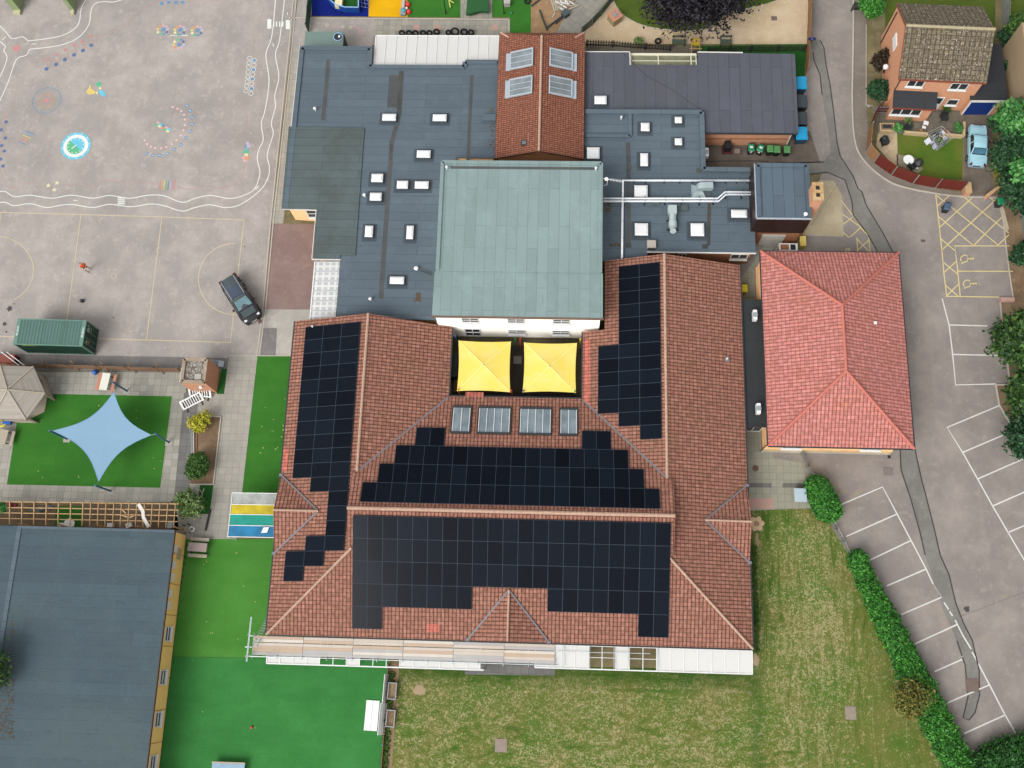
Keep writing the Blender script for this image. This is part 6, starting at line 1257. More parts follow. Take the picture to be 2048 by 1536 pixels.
# ================================================================== vehicles
TYRE = plain('tyre_rubber', c(30, 30, 32), .9, .1); RIM = plain('alloy', c(150, 154, 158), .3, .05, 2, .5, .6)
def car_paint(name, col, rough=.25):
    b = NB(name, rough, .35); b.b.inputs['Coat Weight'].default_value = .15; b.b.inputs['Coat Roughness'].default_value = .15
    return b.out(b.mix(b.ramp(b.noise(b.objc(), 1.5, 3), [(.35, 0), (.7, 1)]), sc_col(col, .93), sc_col(col, 1.06)))
def car(name, lab, cat, centre, rz, S, roof, paint_, glass, wheels, wr, extra):
    """S: stations (x, half width at belt, belt z, bottom half width); roof: stations (x, z, half width) of the greenhouse top"""
    t = thing(name, lab, cat, (centre.x, centre.y, 0), rz)
    secs = []
    for x, w_, z, wb in S:
        pr = [(wb * .96, .30), (wb, .48), (w_, z - .22), (w_ * .985, z - .06), (w_ * .93, z), (w_ * .5, z + .02), (0, z + .03)]
        secs.append([(x, y, zz) for y, zz in pr] + [(x, -y, zz) for y, zz in pr[::-1][1:]])
    MB().loft(secs).build('body', paint_, t, smooth=False)
    def wz(x):
        for a, b in zip(S, S[1:]):
            if a[0] <= x <= b[0] or b[0] <= x <= a[0]: f = (x - a[0]) / (b[0] - a[0]); return a[1] + (b[1] - a[1]) * f, a[2] + (b[2] - a[2]) * f
        return S[-1][1], S[-1][2]
    gs = []
    for x, z, w_ in roof:
        wb, zb = wz(x); pr = [(wb * .93, zb - .01), (w_, max(z - .08, zb)), (w_ * .9, max(z, zb + .005)), (0, max(z + .03, zb + .03))]; gs.append([(x, y, zz) for y, zz in pr] + [(x, -y, zz) for y, zz in pr[::-1][1:]])
    MB().loft(gs).build('windows', glass, t, smooth=False)
    r2 = [q for q in roof if q[1] >= max(a[1] for a in roof) - .12]
    rs = []
    for x, z, w_ in r2: pr = [(w_ * 1.0, z - .07), (w_ * .93, z + .012), (0, z + .045)]; rs.append([(x, y, zz) for y, zz in pr] + [(x, -y, zz) for y, zz in pr[::-1][1:]])
    MB().loft(rs, False).build('roof', extra.get('roof', paint_), t)
    pl_ = MB()
    for s_ in (-1, 1):
        for i in range(len(roof) - 1):
            (xa, za, wa), (xb, zb_, wb_) = roof[i], roof[i + 1]
            if (i == 0 or i == len(roof) - 2): pl_.bar((xa, s_ * wa * 1.0, za + .01), (xb, s_ * wb_ * 1.0, zb_ + .01), .07, .04)
        for x in extra.get('pillars', ()): wb, zb = wz(x); pl_.bar((x, s_ * wb * .94, zb), (x, s_ * (r2[0][2] + .01), r2[0][1] - .06), .07, .04)
    pl_.build('pillar', paint_, t)
    for x, y in wheels:
        wt = MB().tube([(x, y - .11, wr), (x, y + .11, wr)], wr, 18).build('wheel', TYRE, t); MB().tube([(x, y - .118, wr), (x, y + .118, wr)], wr * .6, 12).build('rim', RIM, wt)
    for nm, boxes, mt in extra.get('boxes', ()):
        for bx_ in boxes: MB().box(*bx_).build(nm, mt, t)
    for nm, bars, mt in extra.get('bars', ()):
        for p, q, a, b in bars: MB().bar(p, q, a, b).build(nm, mt, t)
    return t
CHROME = plain('chrome', c(210, 216, 224), .2, .04, 2, .6, .6); LAMP = plain('lamp_glass', c(226, 232, 240), .15, .05, 2, .7); REDL = plain('tail_lamp', c(110, 30, 30), .2, .05, 2, .6)
SUVG = glassy('car_glass', c(46, 50, 58), .06, .8); SCREEN = glassy('windscreen_glass', c(104, 142, 150), .08, .7)
f0, f1 = W(505.5, 636, .6), W(457, 560, .9); cc_ = (f0 + f1) / 2; d = f0 - f1; rz_suv = math.atan2(d.y, d.x)
DG = car_paint('grey_car_paint', c(84, 98, 102, .34), .5); DK = car_paint('dark_car_paint', c(28, 26, 34, .3), .4)
S = [(-2.35, .70, .92, .72), (-2.28, .84, 1.0, .82), (-1.8, .92, 1.04, .93), (-.5, .95, 1.02, .95), (.6, .95, 1.02, .95), (1.2, .94, 1.05, .95), (1.8, .90, 1.0, .93), (2.15, .80, .93, .88), (2.38, .55, .80, .74)]
roofS = [(-2.2, 1.2, .72), (-2.0, 1.60, .68), (-1.2, 1.68, .68), (-.2, 1.69, .68), (.35, 1.62, .67), (1.15, 1.08, .74)]
bx = [('headlight', [((2.0, .5, .84), (2.26, .76, .95)), ((2.0, -.76, .84), (2.26, -.5, .95))], LAMP), ('tail_light', [((-2.34, .55, .85), (-2.1, .86, 1.12)), ((-2.34, -.86, .85), (-2.1, -.55, 1.12))], REDL), ('mirror', [((.72, .95, 1.05), (.9, 1.12, 1.18)), ((.72, -1.12, 1.05), (.9, -.95, 1.18))], DK),
      ('grille', [((2.28, -.36, .5), (2.41, .36, .78))], BLACKP), ('number_plate', [((2.405, -.26, .45), (2.42, .26, .56))], WHITEPVC), ('sunroof', [((-1.0, -.5, 1.725), (.1, .5, 1.738))], glassy('sunroof_glass', c(60, 72, 92), .06, .7)), ('bonnet', [((1.25, -.62, 1.055), (1.95, .62, 1.075))], DG), ('door_handle', [((-.3, .94, .9), (-.12, .97, .94)), ((-.3, -.97, .9), (-.12, -.94, .94)), ((-1.35, .93, .9), (-1.17, .96, .94)), ((-1.35, -.96, .9), (-1.17, -.93, .94))], CHROME)]
br_ = [('roof_rail', [((-1.9, s_ * .62, 1.70), (.15, s_ * .62, 1.72), .05, .06) for s_ in (-1, 1)], CHROME), ('grille_bar', [((2.42, -.3, .7), (2.42, .3, .7), .03, .05)], CHROME)]
sv = car('parked_car', 'dark grey estate car with roof rails, parked across the pitch line', 'car', cc_, rz_suv, S, roofS, DK, SUVG, [(-1.4, -.86), (-1.4, .86), (1.42, -.86), (1.42, .86)], .36, {'roof': DG, 'pillars': (-.35, -1.35), 'boxes': bx, 'bars': br_})
MB().poly([(.40, -.60, 1.645), (1.10, -.68, 1.125), (1.10, .68, 1.125), (.40, .60, 1.645)]).build('windscreen', SCREEN, sv)
f0, f1 = W(1955, 330, .7), W(1955.5, 252, .7); cc_ = (f0 + f1) / 2; d = f1 - f0
BL = car_paint('pale_blue_paint', c(166, 212, 226, .56), .3)
S = [(-2.0, .60, .74, .64), (-1.95, .72, .80, .72), (-1.3, .77, .86, .78), (-.4, .79, .92, .79), (.7, .79, .92, .79), (1.2, .77, .90, .78), (1.75, .72, .84, .75), (1.98, .60, .76, .68)]
roofS = [(-1.05, .90, .66), (-.62, 1.36, .58), (-.2, 1.42, .58), (.4, 1.41, .58), (.62, 1.34, .58), (.95, .95, .66)]
bx = [('tail_light', [((-2.0, .5, .6), (-1.85, .7, .86)), ((-2.0, -.7, .6), (-1.85, -.5, .86))], REDL), ('number_plate', [((-2.03, -.3, .45), (-2.0, .3, .56))], BLACKP), ('mirror', [((.6, .79, .95), (.68, .92, 1.05)), ((.6, -.92, .95), (.68, -.79, 1.05))], CHROME), ('headlight', [((1.9, .4, .6), (2.02, .62, .78)), ((1.9, -.62, .6), (2.02, -.4, .78))], LAMP)]
br_ = [('bumper', [((-2.08, -.72, .42), (-2.08, .72, .42), .07, .12), ((2.06, -.7, .42), (2.06, .7, .42), .07, .12)], CHROME), ('fin', [((-1.95, s_ * .68, .86), (-1.2, s_ * .72, .90), .08, .07) for s_ in (-1, 1)] + [((1.2, s_ * .68, .90), (1.97, s_ * .62, .82), .10, .08) for s_ in (-1, 1)], BL)]
bc = car('classic_car', 'pale blue classic saloon car parked on the drive beside the lawn', 'car', cc_, math.atan2(d.y, d.x), S, roofS, BL, SUVG, [(-1.15, -.7), (-1.15, .7), (1.2, -.7), (1.2, .7)], .29, {'pillars': (-.0,), 'boxes': bx, 'bars': br_})
MB().poly([(-.66, -.52, 1.365), (-1.0, -.6, .985), (-1.0, .6, .985), (-.66, .52, 1.365)][::-1]).build('rear_window', glassy('rear_glass', c(84, 128, 150), .08, .7), bc)

# ================================================================== bins
def wheelie(u, v, rz, body, lid, lab, s_=1.0, grp=None, sticker=None, h=1.05):
    p = W(u, v, h); t = thing('wheelie_bin', lab, 'bin', (p.x, p.y, 0), rz, grp)
    m = MB(); a, b = .22 * s_, .24 * s_; A, B = .28 * s_, .34 * s_
    m.add([(-a, -b, .06), (a, -b, .06), (a, b * .7, .06), (-a, b * .7, .06), (-A, -B, h - .1), (A, -B, h - .1), (A, B, h - .1), (-A, B, h - .1)], [(3, 2, 1, 0), (0, 1, 5, 4), (1, 2, 6, 5), (2, 3, 7, 6), (3, 0, 4, 7), (4, 5, 6, 7)]); m.build('body', body, t)
    m = MB(); m.add([(-A - .02, -B - .03, h - .1), (A + .02, -B - .03, h - .1), (A + .02, B + .02, h - .08), (-A - .02, B + .02, h - .08), (-A * .85, -B * .8, h - .03), (A * .85, -B * .8, h - .03), (A * .85, B * .8, h), (-A * .85, B * .8, h)], [(3, 2, 1, 0), (0, 1, 5, 4), (1, 2, 6, 5), (2, 3, 7, 6), (3, 0, 4, 7), (4, 5, 6, 7)]); m.build('lid', lid, t)
    MB().tube([(-A * .8, B + .07, h - .1), (A * .8, B + .07, h - .1)], .025, 7).build('handle', BLACKP, t)
    for sx in (-1, 1): MB().tube([(sx * A * .75 - .03, B * .8, .1), (sx * A * .75 + .03, B * .8, .1)], .1, 12).build('wheel', BLACKP, t)
    if sticker: MB().box((-.13, -.10, h - .005), (.13, .10, h + .004)).build('sticker', WHITEPVC, t); MB().box((-.11, -B * .97 - .03, .62), (.11, -B * .97, .82)).build('sticker', WHITEPVC, t)
    return t
LG = plain('green_lid', c(22, 142, 94), .5, .06, 3, .4); LG2 = plain('faded_green_lid', c(92, 158, 92), .5, .12, 3, .4); BG = plain('dark_green_bin', c(34, 52, 40), .6, .1, 3); CY = plain('cyan_lid', c(20, 172, 226), .4, .05, 3, .4); DGR = plain('dark_grey_lid', c(64, 76, 82), .5, .08, 3, .4); YB = plain('yellow_bin', c(236, 216, 30), .5, .06); BB = plain('slate_bin', c(74, 92, 116), .5, .08)
wheelie(1503, 294, .0, BLACKP, LG, 'bin with bright green lid and white sticker, leftmost of five by the brick wall', grp='wheelie bins by the brick wall', sticker=1)
wheelie(1522, 295, -.4, BLACKP, LG, 'bin with bright green lid and white sticker turned at an angle', grp='wheelie bins by the brick wall', sticker=1)
wheelie(1541, 296, 0, BG, LG2, 'faded green bin, third from left by the brick wall', grp='wheelie bins by the brick wall'); wheelie(1555, 297, -.04, BG, LG2, 'faded green bin, fourth from left by the brick wall', grp='wheelie bins by the brick wall'); wheelie(1575, 297.5, -.05, BG, LG2, 'faded green bin by the white downpipe, rightmost of five', grp='wheelie bins by the brick wall')
wheelie(1489, 575.5, .05, YB, YB, 'yellow wheelie bin in the alley beside the brown tiles'); wheelie(1896, 411.5, -.2, BLACKP, BB, 'dark blue grey wheelie bin standing on the yellow hatching'); wheelie(2003, 401, .0, BLACKP, LG, 'black wheelie bin with green lid at the edge of the hatching')
def skip_bin(u, v, lidm, body, lab, rz=0):
    h = 1.3; p = W(u, v, h); t = thing('waste_container', lab, 'waste container', (p.x, p.y, 0), rz, 'large wheeled waste containers'); m = MB(); m.add([(-.42, -.5, .2), (.42, -.5, .2), (.42, .5, .2), (-.42, .5, .2), (-.5, -.62, h - .12), (.5, -.62, h - .12), (.5, .62, h - .12), (-.5, .62, h - .12)], [(3, 2, 1, 0), (0, 1, 5, 4), (1, 2, 6, 5), (2, 3, 7, 6), (3, 0, 4, 7), (4, 5, 6, 7)]); m.build('body', body, t)
    secs = []
    for k in range(7): x = -.52 + 1.04 * k / 6; z = h - .12 + .13 * math.sin(PI * k / 6) ** .6 if 0 < k < 6 else h - .12; secs.append([(x, -.64, h - .13), (x, -.64, z), (x, .64, z), (x, .64, h - .13)])
    MB().loft(secs).build('lid', lidm, t); m = MB()
    for sx in (-1, 1):
        for sy in (-1, 1): MB().tube([(sx * .35, sy * .4 - .04, .1), (sx * .35, sy * .4 + .04, .1)], .1, 10).build('wheel', BLACKP, t)
    for y in (-.4, .4): MB().bar((.5, y, h - .2), (.56, y, h - .1), .08, .05).build('hinge', GALV, t)
BDY = plain('container_blue', c(54, 82, 108), .5, .08)
skip_bin(1603, 165, CY, BDY, 'waste container with cyan lid, northernmost of four beside the purple roof'); skip_bin(1604, 202, DGR, BLACKP, 'waste container with dark lid just south of the northern cyan one'); skip_bin(1604, 236, DGR, BLACKP, 'waste container with dark lid just north of the southern cyan one'); skip_bin(1604, 266, CY, BDY, 'waste container with cyan lid at the corner of the purple roofed block')

# ================================================================== shipping container
cn0 = [W(u, v, 2.59) for u, v in ((35, 636.5), (173.5, 640.5), (165.4, 692.6), (24.6, 688.5))]; cc_ = sum(cn0, Vector()) / 4; dx_ = (cn0[1] - cn0[0] + cn0[2] - cn0[3]); rzc = math.atan2(dx_.y, dx_.x); CL, CW = 6.16, 2.4
sct = thing('shipping_container', 'green steel shipping container with white roof lettering on the playground', 'shipping container', (cc_.x, cc_.y, 0), rzc)
CG = plain('container_green', c(84, 118, 108), .55, .10, 1.2, .3); CGS = plain('container_side_green', c(30, 66, 50), .55, .10, 1.2, .3); CGE = plain('container_edge', c(104, 142, 128), .5, .12, 2)
def corr(n, L, x0, x1, y, z0, z1, sgn, d=.045, axis='x'):
    vs = []; fs = []
    for k in range(n * 4 + 1):
        f = k / (n * 4); off_ = (0, 0, d, d)[k % 4]; a = x0 + (x1 - x0) * (f - (.0 if k % 2 == 0 else .15 / (n * 4) * 0))
        for z in (z0, z1): vs.append((a, y - sgn * off_, z) if axis == 'x' else (y - sgn * off_, a, z))
    for k in range(n * 4): fs.append((2 * k, 2 * k + 2, 2 * k + 3, 2 * k + 1))
    return vs, fs
for s_ in (-1, 1): MB().add(*corr(20, 0, -CL / 2 + .1, CL / 2 - .1, s_ * (CW / 2 - .02), .12, 2.5, s_)).build('side_panel', CGS, sct)
m = MB(); vs = []; fs = []
for k in range(81):
    off_ = (0, 0, .025, .025)[k % 4]; x = -CL / 2 + .3 + (CL - .6) * k / 80; vs += [(x, -CW / 2 + .1, 2.55 - off_), (x, CW / 2 - .1, 2.55 - off_)]
for k in range(80): fs.append((2 * k, 2 * k + 2, 2 * k + 3, 2 * k + 1))
m.add(vs, fs).build('roof', CG, sct); m = MB()
m.box((-CL / 2, -CW / 2, 2.46), (CL / 2, -CW / 2 + .1, 2.58)); m.box((-CL / 2, CW / 2 - .1, 2.46), (CL / 2, CW / 2, 2.58)); m.box((-CL / 2, -CW / 2 + .1, 2.46), (-CL / 2 + .32, CW / 2 - .1, 2.575)); m.box((CL / 2 - .32, -CW / 2 + .1, 2.46), (CL / 2, CW / 2 - .1, 2.575))
for y in (-CW / 2, CW / 2 - .1): m.box((-CL / 2, y, 0), (CL / 2, y + .1, .13))
for x in (-CL / 2, CL / 2 - .12):
    for y in (-CW / 2, CW / 2 - .12): m.box((x, y, .13), (x + .12, y + .12, 2.46))
m.build('frame', CGE, sct)
for x in (-1.05, -.75, 1.05, 1.35): MB().box((x - .02, -CW / 2 + .1, 2.55), (x + .02, CW / 2 - .1, 2.566)).build('roof_bar', CGE, sct)
for s_ in (-1, 1):
    dr = MB().box((CL / 2 - .05, s_ * .02, .15), (CL / 2 + .01, s_ * 1.07, 2.44)).build('door', CGS, sct)
    for y in (.3, .78): MB().tube([(CL / 2 + .05, s_ * y, .12), (CL / 2 + .05, s_ * y, 2.5)], .022, 6).build('lock_rod', CGE, dr)
WT = plain('white_stencil', c(236, 240, 236, .55), .7, .06); YT = plain('yellow_stencil', c(226, 214, 44), .7, .06)
def stencil(par, mt, org, ux, uy, text_w, h_, n, seed):
    """blocky stencilled characters, too small in the photo to be read"""
    r = random.Random(seed); m = MB(); cw_ = text_w / n; nn = ux.cross(uy) * .004
    for k in range(n):
        o = org + ux * (k * cw_)
        def q(a, b, c_, d_): m.add([o + ux * a * cw_ + uy * b * h_ + nn, o + ux * c_ * cw_ + uy * b * h_ + nn, o + ux * c_ * cw_ + uy * d_ * h_ + nn, o + ux * a * cw_ + uy * d_ * h_ + nn], [(0, 1, 2, 3)])
        q(.1, 0, .3, 1)
        if r.random() < .7: q(.3, .82, .8, 1)
        if r.random() < .7: q(.3, 0, .8, .18)
        if r.random() < .6: q(.62, .18, .8, .82)
        elif r.random() < .7: q(.3, .42, .7, .58)
    m.build('lettering', mt, par)
X_, Y__, Z_ = Vector((1, 0, 0)), Vector((0, 1, 0)), Vector((0, 0, 1))
stencil(sct, WT, Vector((-CL / 2 + .25, .5, 2.576)), -Y__, X_ * -1 if False else X_, .9, -.16, 7, 1); stencil(sct, WT, Vector((CL / 2 - .08, .5, 2.576)), -Y__, X_, .9, -.16, 7, 2)
stencil(sct, YT, Vector((-CL / 2 + .7, -CW / 2 - .0, 2.28)), X_, Z_, 1.3, .16, 7, 3)
for (y, z, w_, h_, n, sd_) in ((.35, 2.05, .6, .14, 5, 4), (.35, 1.75, .6, .3, 3, 5), (.3, 1.45, .5, .1, 6, 6), (-.75, 1.9, .3, .2, 2, 7)): stencil(sct, WT, Vector((CL / 2 + .012, y, z)), Y__, Z_, w_, h_, n, sd_)
stencil(sct, YT, Vector((CL / 2 + .012, -.85, 1.9)), Y__, Z_, .35, .12, 2, 8); stencil(sct, YT, Vector((CL / 2 + .012, -.6, 1.5)), Y__, Z_, .2, .2, 1, 9)

# ================================================================== person
def person(feet_a, feet_b, face):
    base = (feet_a + feet_b) / 2; t = thing('person', 'person in orange top and dark shorts standing on the marked pitch looking up', 'person', (base.x, base.y, 0), 0)
    fd = Vector((face.x, face.y, 0)).normalized(); rt = Vector((fd.y, -fd.x, 0)); U_ = Vector((0, 0, 1))
    def P_(r, f, z): return rt * r + fd * f + U_ * z
    SKIN = plain('skin', c(206, 156, 128), .6, .06); ORG = plain('orange_shirt', c(238, 92, 34), .8, .12, 8); SH = plain('dark_shorts', c(40, 36, 42), .85, .1); HAIR = plain('dark_red_hair', c(96, 44, 34), .8, .2, 12)
    def skin_obj(name, nodes, edges, mt, par, root=0, sub=1):
        me = bpy.data.meshes.new(name); me.from_pydata([tuple(n[0]) for n in nodes], edges, []); me.materials.append(mt); o = bpy.data.objects.new(name, me); COL.objects.link(o); o.parent = par
        md = o.modifiers.new('skin', 'SKIN'); md.use_smooth_shade = True
        for i, n in enumerate(nodes): me.skin_vertices[0].data[i].radius = (n[1], n[1] if len(n) < 3 else n[2])
        me.skin_vertices[0].data[root].use_root = True; sm = o.modifiers.new('sub', 'SUBSURF'); sm.levels = sub; sm.render_levels = sub + 1
        return o
    fa = Vector((feet_a.x - base.x, feet_a.y - base.y, 0)); fb = Vector((feet_b.x - base.x, feet_b.y - base.y, 0))
    if fa.dot(rt) > 0: fa, fb = fb, fa
    hipL, hipR = P_(-.10, 0, .90), P_(.10, 0, .90)
    N_ = [(P_(0, 0, .95), .135), (P_(0, -.01, 1.12), .125), (P_(0, -.01, 1.32), .15), (P_(0, 0, 1.44), .10), (P_(0, .01, 1.52), .055), (P_(0, .02, 1.58), .075), (P_(0, .02, 1.67), .098), (P_(0, .01, 1.74), .075),
          (hipL, .095), ((hipL + fa + U_ * .48) / 2 + U_ * .22 - U_ * .0, .075), (fa + U_ * .30 + (hipL - fa) * .12, .058), (fa + U_ * .09, .042), (fa + U_ * .04 + fd * .13, .036),
          (hipR, .095), ((hipR + fb + U_ * .48) / 2 + U_ * .22, .075), (fb + U_ * .30 + (hipR - fb) * .12, .058), (fb + U_ * .09, .042), (fb + U_ * .04 + fd * .13, .036),
          (P_(-.19, 0, 1.40), .06), (P_(-.25, .04, 1.14), .042), (P_(-.10, .24, 1.12), .032), (P_(.19, 0, 1.40), .06), (P_(.25, .04, 1.14), .042), (P_(.10, .24, 1.12), .032)]
    E_l = [(0, 1), (1, 2), (2, 3), (3, 4), (4, 5), (5, 6), (6, 7), (0, 8), (8, 9), (9, 10), (10, 11), (11, 12), (0, 13), (13, 14), (14, 15), (15, 16), (16, 17), (2, 18), (18, 19), (19, 20), (2, 21), (21, 22), (22, 23)]
    body = skin_obj('body', N_, E_l, SKIN, t)
    skin_obj('shirt', [(P_(0, 0, .97), .155), (P_(0, -.01, 1.14), .15), (P_(0, -.01, 1.33), .175), (P_(0, 0, 1.43), .10), (P_(-.2, 0, 1.39), .078), (P_(-.24, .03, 1.22), .066), (P_(.2, 0, 1.39), .078), (P_(.24, .03, 1.22), .066)], [(0, 1), (1, 2), (2, 3), (2, 4), (4, 5), (2, 6), (6, 7)], ORG, t)
    skin_obj('shorts', [(P_(0, 0, .95), .15), (P_(-.10, 0, .86), .115), (hipL.lerp(fa + U_ * .45, .55) + Vector((0, 0, .03)), .098), (P_(.10, 0, .86), .115), (hipR.lerp(fb + U_ * .45, .55) + Vector((0, 0, .03)), .098)], [(0, 1), (1, 2), (0, 3), (3, 4)], SH, t)
    skin_obj('hair', [(P_(0, -.035, 1.66), .095), (P_(0, -.02, 1.745), .098)], [(0, 1)], HAIR, t)
    m = MB()
    for s_ in (-1, 1): q = P_(s_ * .033, .118, 1.665); m.lathe([(.012, -.006), (.012, .006)], 8, tuple(q)); 
    m.build('eyes', BLACKP, t); q = P_(0, .125, 1.635); MB().lathe([(.018, -.02), (.012, .02), (.002, .035)], 8, tuple(q)).build('nose', SKIN, t); MB().bar(P_(-.025, .118, 1.60), P_(.025, .118, 1.60), .012, .01).build('mouth', plain('lips', c(176, 100, 90), .6), t)
    for sg in (-1, 1):
        wst = P_(sg * .10, .24, 1.12); pal = P_(sg * .075, .31, 1.12); nd = [(wst, .028), (pal, .030)]; ed = [(0, 1)]
        for k, L in enumerate((.060, .070, .066, .052)):
            o = pal + rt * sg * (.024 - .016 * k) + fd * .02; a = o + fd * L * .55 - U_ * .008; b = a + fd * L * .35 - U_ * .03; i0 = len(nd); nd += [(o, .0095), (a, .0085), (b, .0075)]; ed += [(1, i0), (i0, i0 + 1), (i0 + 1, i0 + 2)]
        o = pal - rt * sg * .03 + U_ * .01; i0 = len(nd); nd += [(o, .0105), (o - rt * sg * .02 + fd * .03 + U_ * .012, .009)]; ed += [(1, i0), (i0, i0 + 1)]
        skin_obj('hand', nd, ed, SKIN, t)
    for f in (fa, fb): MB().loft([[tuple(f + rt * a + fd * b + U_ * z) for a, z in ((-.045, 0), (-.05, .05), (0, .085 if b < .05 else .055), (.05, .05), (.045, 0))] for b in (-.07, 0, .1, .19)]).build('shoe', plain('pale_shoe', c(222, 212, 196), .8, .06), t)
    q = P_(0, .34, 1.13); rc_ = MB(); rc_.bar(P_(-.085, .34, 1.13), P_(.085, .34, 1.13), .10, .03); o = rc_.build('hand_controller', plain('pale_device', c(208, 200, 206), .4, .05), None); o.location = o.location + Vector((base.x, base.y, 0)); tag(o, 'small pale controller held in both hands by the person in orange', 'controller')
person(W(176, 545, 0), W(180, 537.5, 0), W(185, 556, 0) - W(170, 534, 0))
bp_ = W(163.5, 601, .2); bag = thing('backpack', 'small dark bag dropped on the pitch below the person', 'bag', (bp_.x, bp_.y, 0)); MB().lathe([(.10, 0), (.17, .06), (.17, .2), (.12, .3), (.03, .33)], 10).build('sack', BLACKP, bag); MB().tube([(-.1, -.1, .3), (-.25, -.05, .2), (-.22, .15, .05), (0, .2, .02)], .015, 6).build('strap', BLACKP, bag)
# ================================================================== vegetation
LF_HEDGE = leafmat('hedge_leaves', [c(34, 92, 28), c(54, 128, 38), c(78, 156, 52), c(104, 178, 66)])
LF_DARK = leafmat('dark_leaves', [c(22, 54, 30), c(34, 74, 40), c(46, 92, 52), c(66, 112, 62)])
LF_MID = leafmat('mid_leaves', [c(36, 72, 30), c(58, 102, 38), c(84, 128, 48), c(116, 150, 66)])
LF_MID2 = leafmat('deep_mid_leaves', [c(28, 58, 24), c(44, 82, 32), c(66, 106, 40), c(96, 132, 54)])
LF_FERN = leafmat('frond_leaves', [c(40, 96, 44), c(66, 138, 62), c(96, 168, 84), c(128, 190, 104)])
LF_PURP = leafmat('copper_leaves', [c(16, 13, 20), c(26, 21, 31), c(38, 31, 43), c(58, 48, 60)])
LF_YEL = leafmat('golden_leaves', [c(178, 168, 28), c(210, 204, 46), c(228, 226, 84), c(150, 160, 34)])
LF_OLIVE = leafmat('olive_leaves', [c(78, 90, 34), c(108, 116, 44), c(136, 136, 58), c(150, 118, 56)])
LF_PALE = leafmat('pale_leaves', [c(70, 104, 48), c(104, 138, 68), c(140, 166, 94), c(176, 188, 128)])
LF_BROWN = leafmat('bronze_leaves', [c(34, 24, 16), c(54, 36, 24), c(76, 52, 32), c(60, 56, 30)])
LF_YG = leafmat('yellow_green_leaves', [c(96, 118, 30), c(140, 148, 40), c(176, 172, 52), c(196, 150, 60)])
BARKM = plain('tree_bark', c(96, 80, 64), .95, .2, 4)
def tree(name, lab, cat, u, v, r, h, mat, n, size, blobs=6, seed=1, group=None, trunk=True, spread=.5, flat=.6, zr=.62, rag=.18, shell=.6):
    """tapered trunk with limbs, crown of leaf clumps; (u, v) is where the crown centre shows, at height h"""
    cz_ = h - r * zr; p = W(u, v, cz_); t = thing(name, lab, cat, (p.x, p.y, 0), 0, group); r_ = random.Random(seed * 13 + 5); B = []
    for k in range(blobs):
        a = 2 * PI * k / blobs + r_.random(); d = r * spread * (.55 + .45 * r_.random()); q = r * (1 - spread) * (.85 + .35 * r_.random()); B.append(((p.x + d * math.cos(a), p.y + d * math.sin(a), cz_ - r * .15 + r * .35 * r_.random()), (q, q, q * zr * 1.25)))
    B.append(((p.x, p.y, cz_), (r * .62, r * .62, r * zr)))
    leaves('crown', B, n, size, mat, t, seed, rag=rag, flat=flat, shell=shell)
    if trunk:
        m = MB(); tr = max(.04, r * .06); m.tube([(0, 0, 0), (.02 * r, .01, cz_ * .5), (0, 0, cz_)], [tr, tr * .75, tr * .5], 8)
        for b in B[:-1][:6]: m.tube([(0, 0, cz_ * .55), (b[0][0] - p.x) * .5 and ((b[0][0] - p.x) * .5, (b[0][1] - p.y) * .5, cz_ * .8), (b[0][0] - p.x, b[0][1] - p.y, b[0][2])], [tr * .5, tr * .35, tr * .12], 6)
        m.build('trunk', BARKM, t)
    return t
tree('copper_beech', 'dark purple leaved tree overhanging the gravel at the top edge', 'tree', 1388, -22, 5.4, 7.5, LF_PURP, 30000, .19, 13, 3, spread=.45, rag=.26)
def hedge(name, lab, px, hw_, h, mat, n, size, seed=1, grp=None):
    pts = smoothline(px, 4); mid = px[len(px) // 2]; p0 = W(*mid, 0); t = thing(name, lab, 'hedge', (p0.x, p0.y, 0), 0, grp); B = []
    P = [W(u, v, h * .5) for u, v in pts]; L = 0
    acc = [P[0]]
    for a, b in zip(P, P[1:]):
        k = max(1, int((b - a).length / .55))
        for i in range(1, k + 1): acc.append(a.lerp(b, i / k))
    r_ = random.Random(seed)
    for i, q in enumerate(acc):
        f = i / max(1, len(acc) - 1); ww = hw_(f) if callable(hw_) else hw_; ww *= .92 + .16 * r_.random(); B.append(((q.x + r_.uniform(-.05, .05), q.y, h * .5), (ww, ww, h * .5 * (.94 + .12 * r_.random()))))
    leaves('foliage', B, n, size, mat, t, seed, up_bias=-.5, shell=.72, rag=.13, flat=.6)
    m = MB()
    for q in acc[::3]: m.tube([(q.x - p0.x, q.y - p0.y, 0), (q.x - p0.x + .05, q.y - p0.y, h * .7)], [.05, .02], 6)
    m.build('stem', BARKM, t); return t
hedge('hedge', 'short rounded bright green hedge at the top of the car park fence', [(1634, 972), (1642, 990), (1652, 1012), (1656, 1018)], 1.05, 1.5, LF_HEDGE, 9500, .13, 4)
hedge('hedge', 'long bright green hedge running down between field and parking bays', [(1714, 1118), (1732, 1160), (1757, 1210), (1783, 1262), (1806, 1305), (1822, 1345), (1844, 1385), (1866, 1430), (1890, 1478), (1915, 1525), (1945, 1590)], lambda f: .78 + .42 * min(1, f * 1.8), 1.6, LF_HEDGE, 42000, .13, 5)
hedge('hedge', 'darker green hedge crossing the bottom right corner', [(1965, 1545), (2005, 1520), (2060, 1500), (2110, 1480)], 1.4, 1.7, leafmat('deep_hedge_leaves', [c(24, 70, 22), c(36, 92, 30), c(52, 114, 40), c(72, 132, 50)]), 15000, .13, 6)
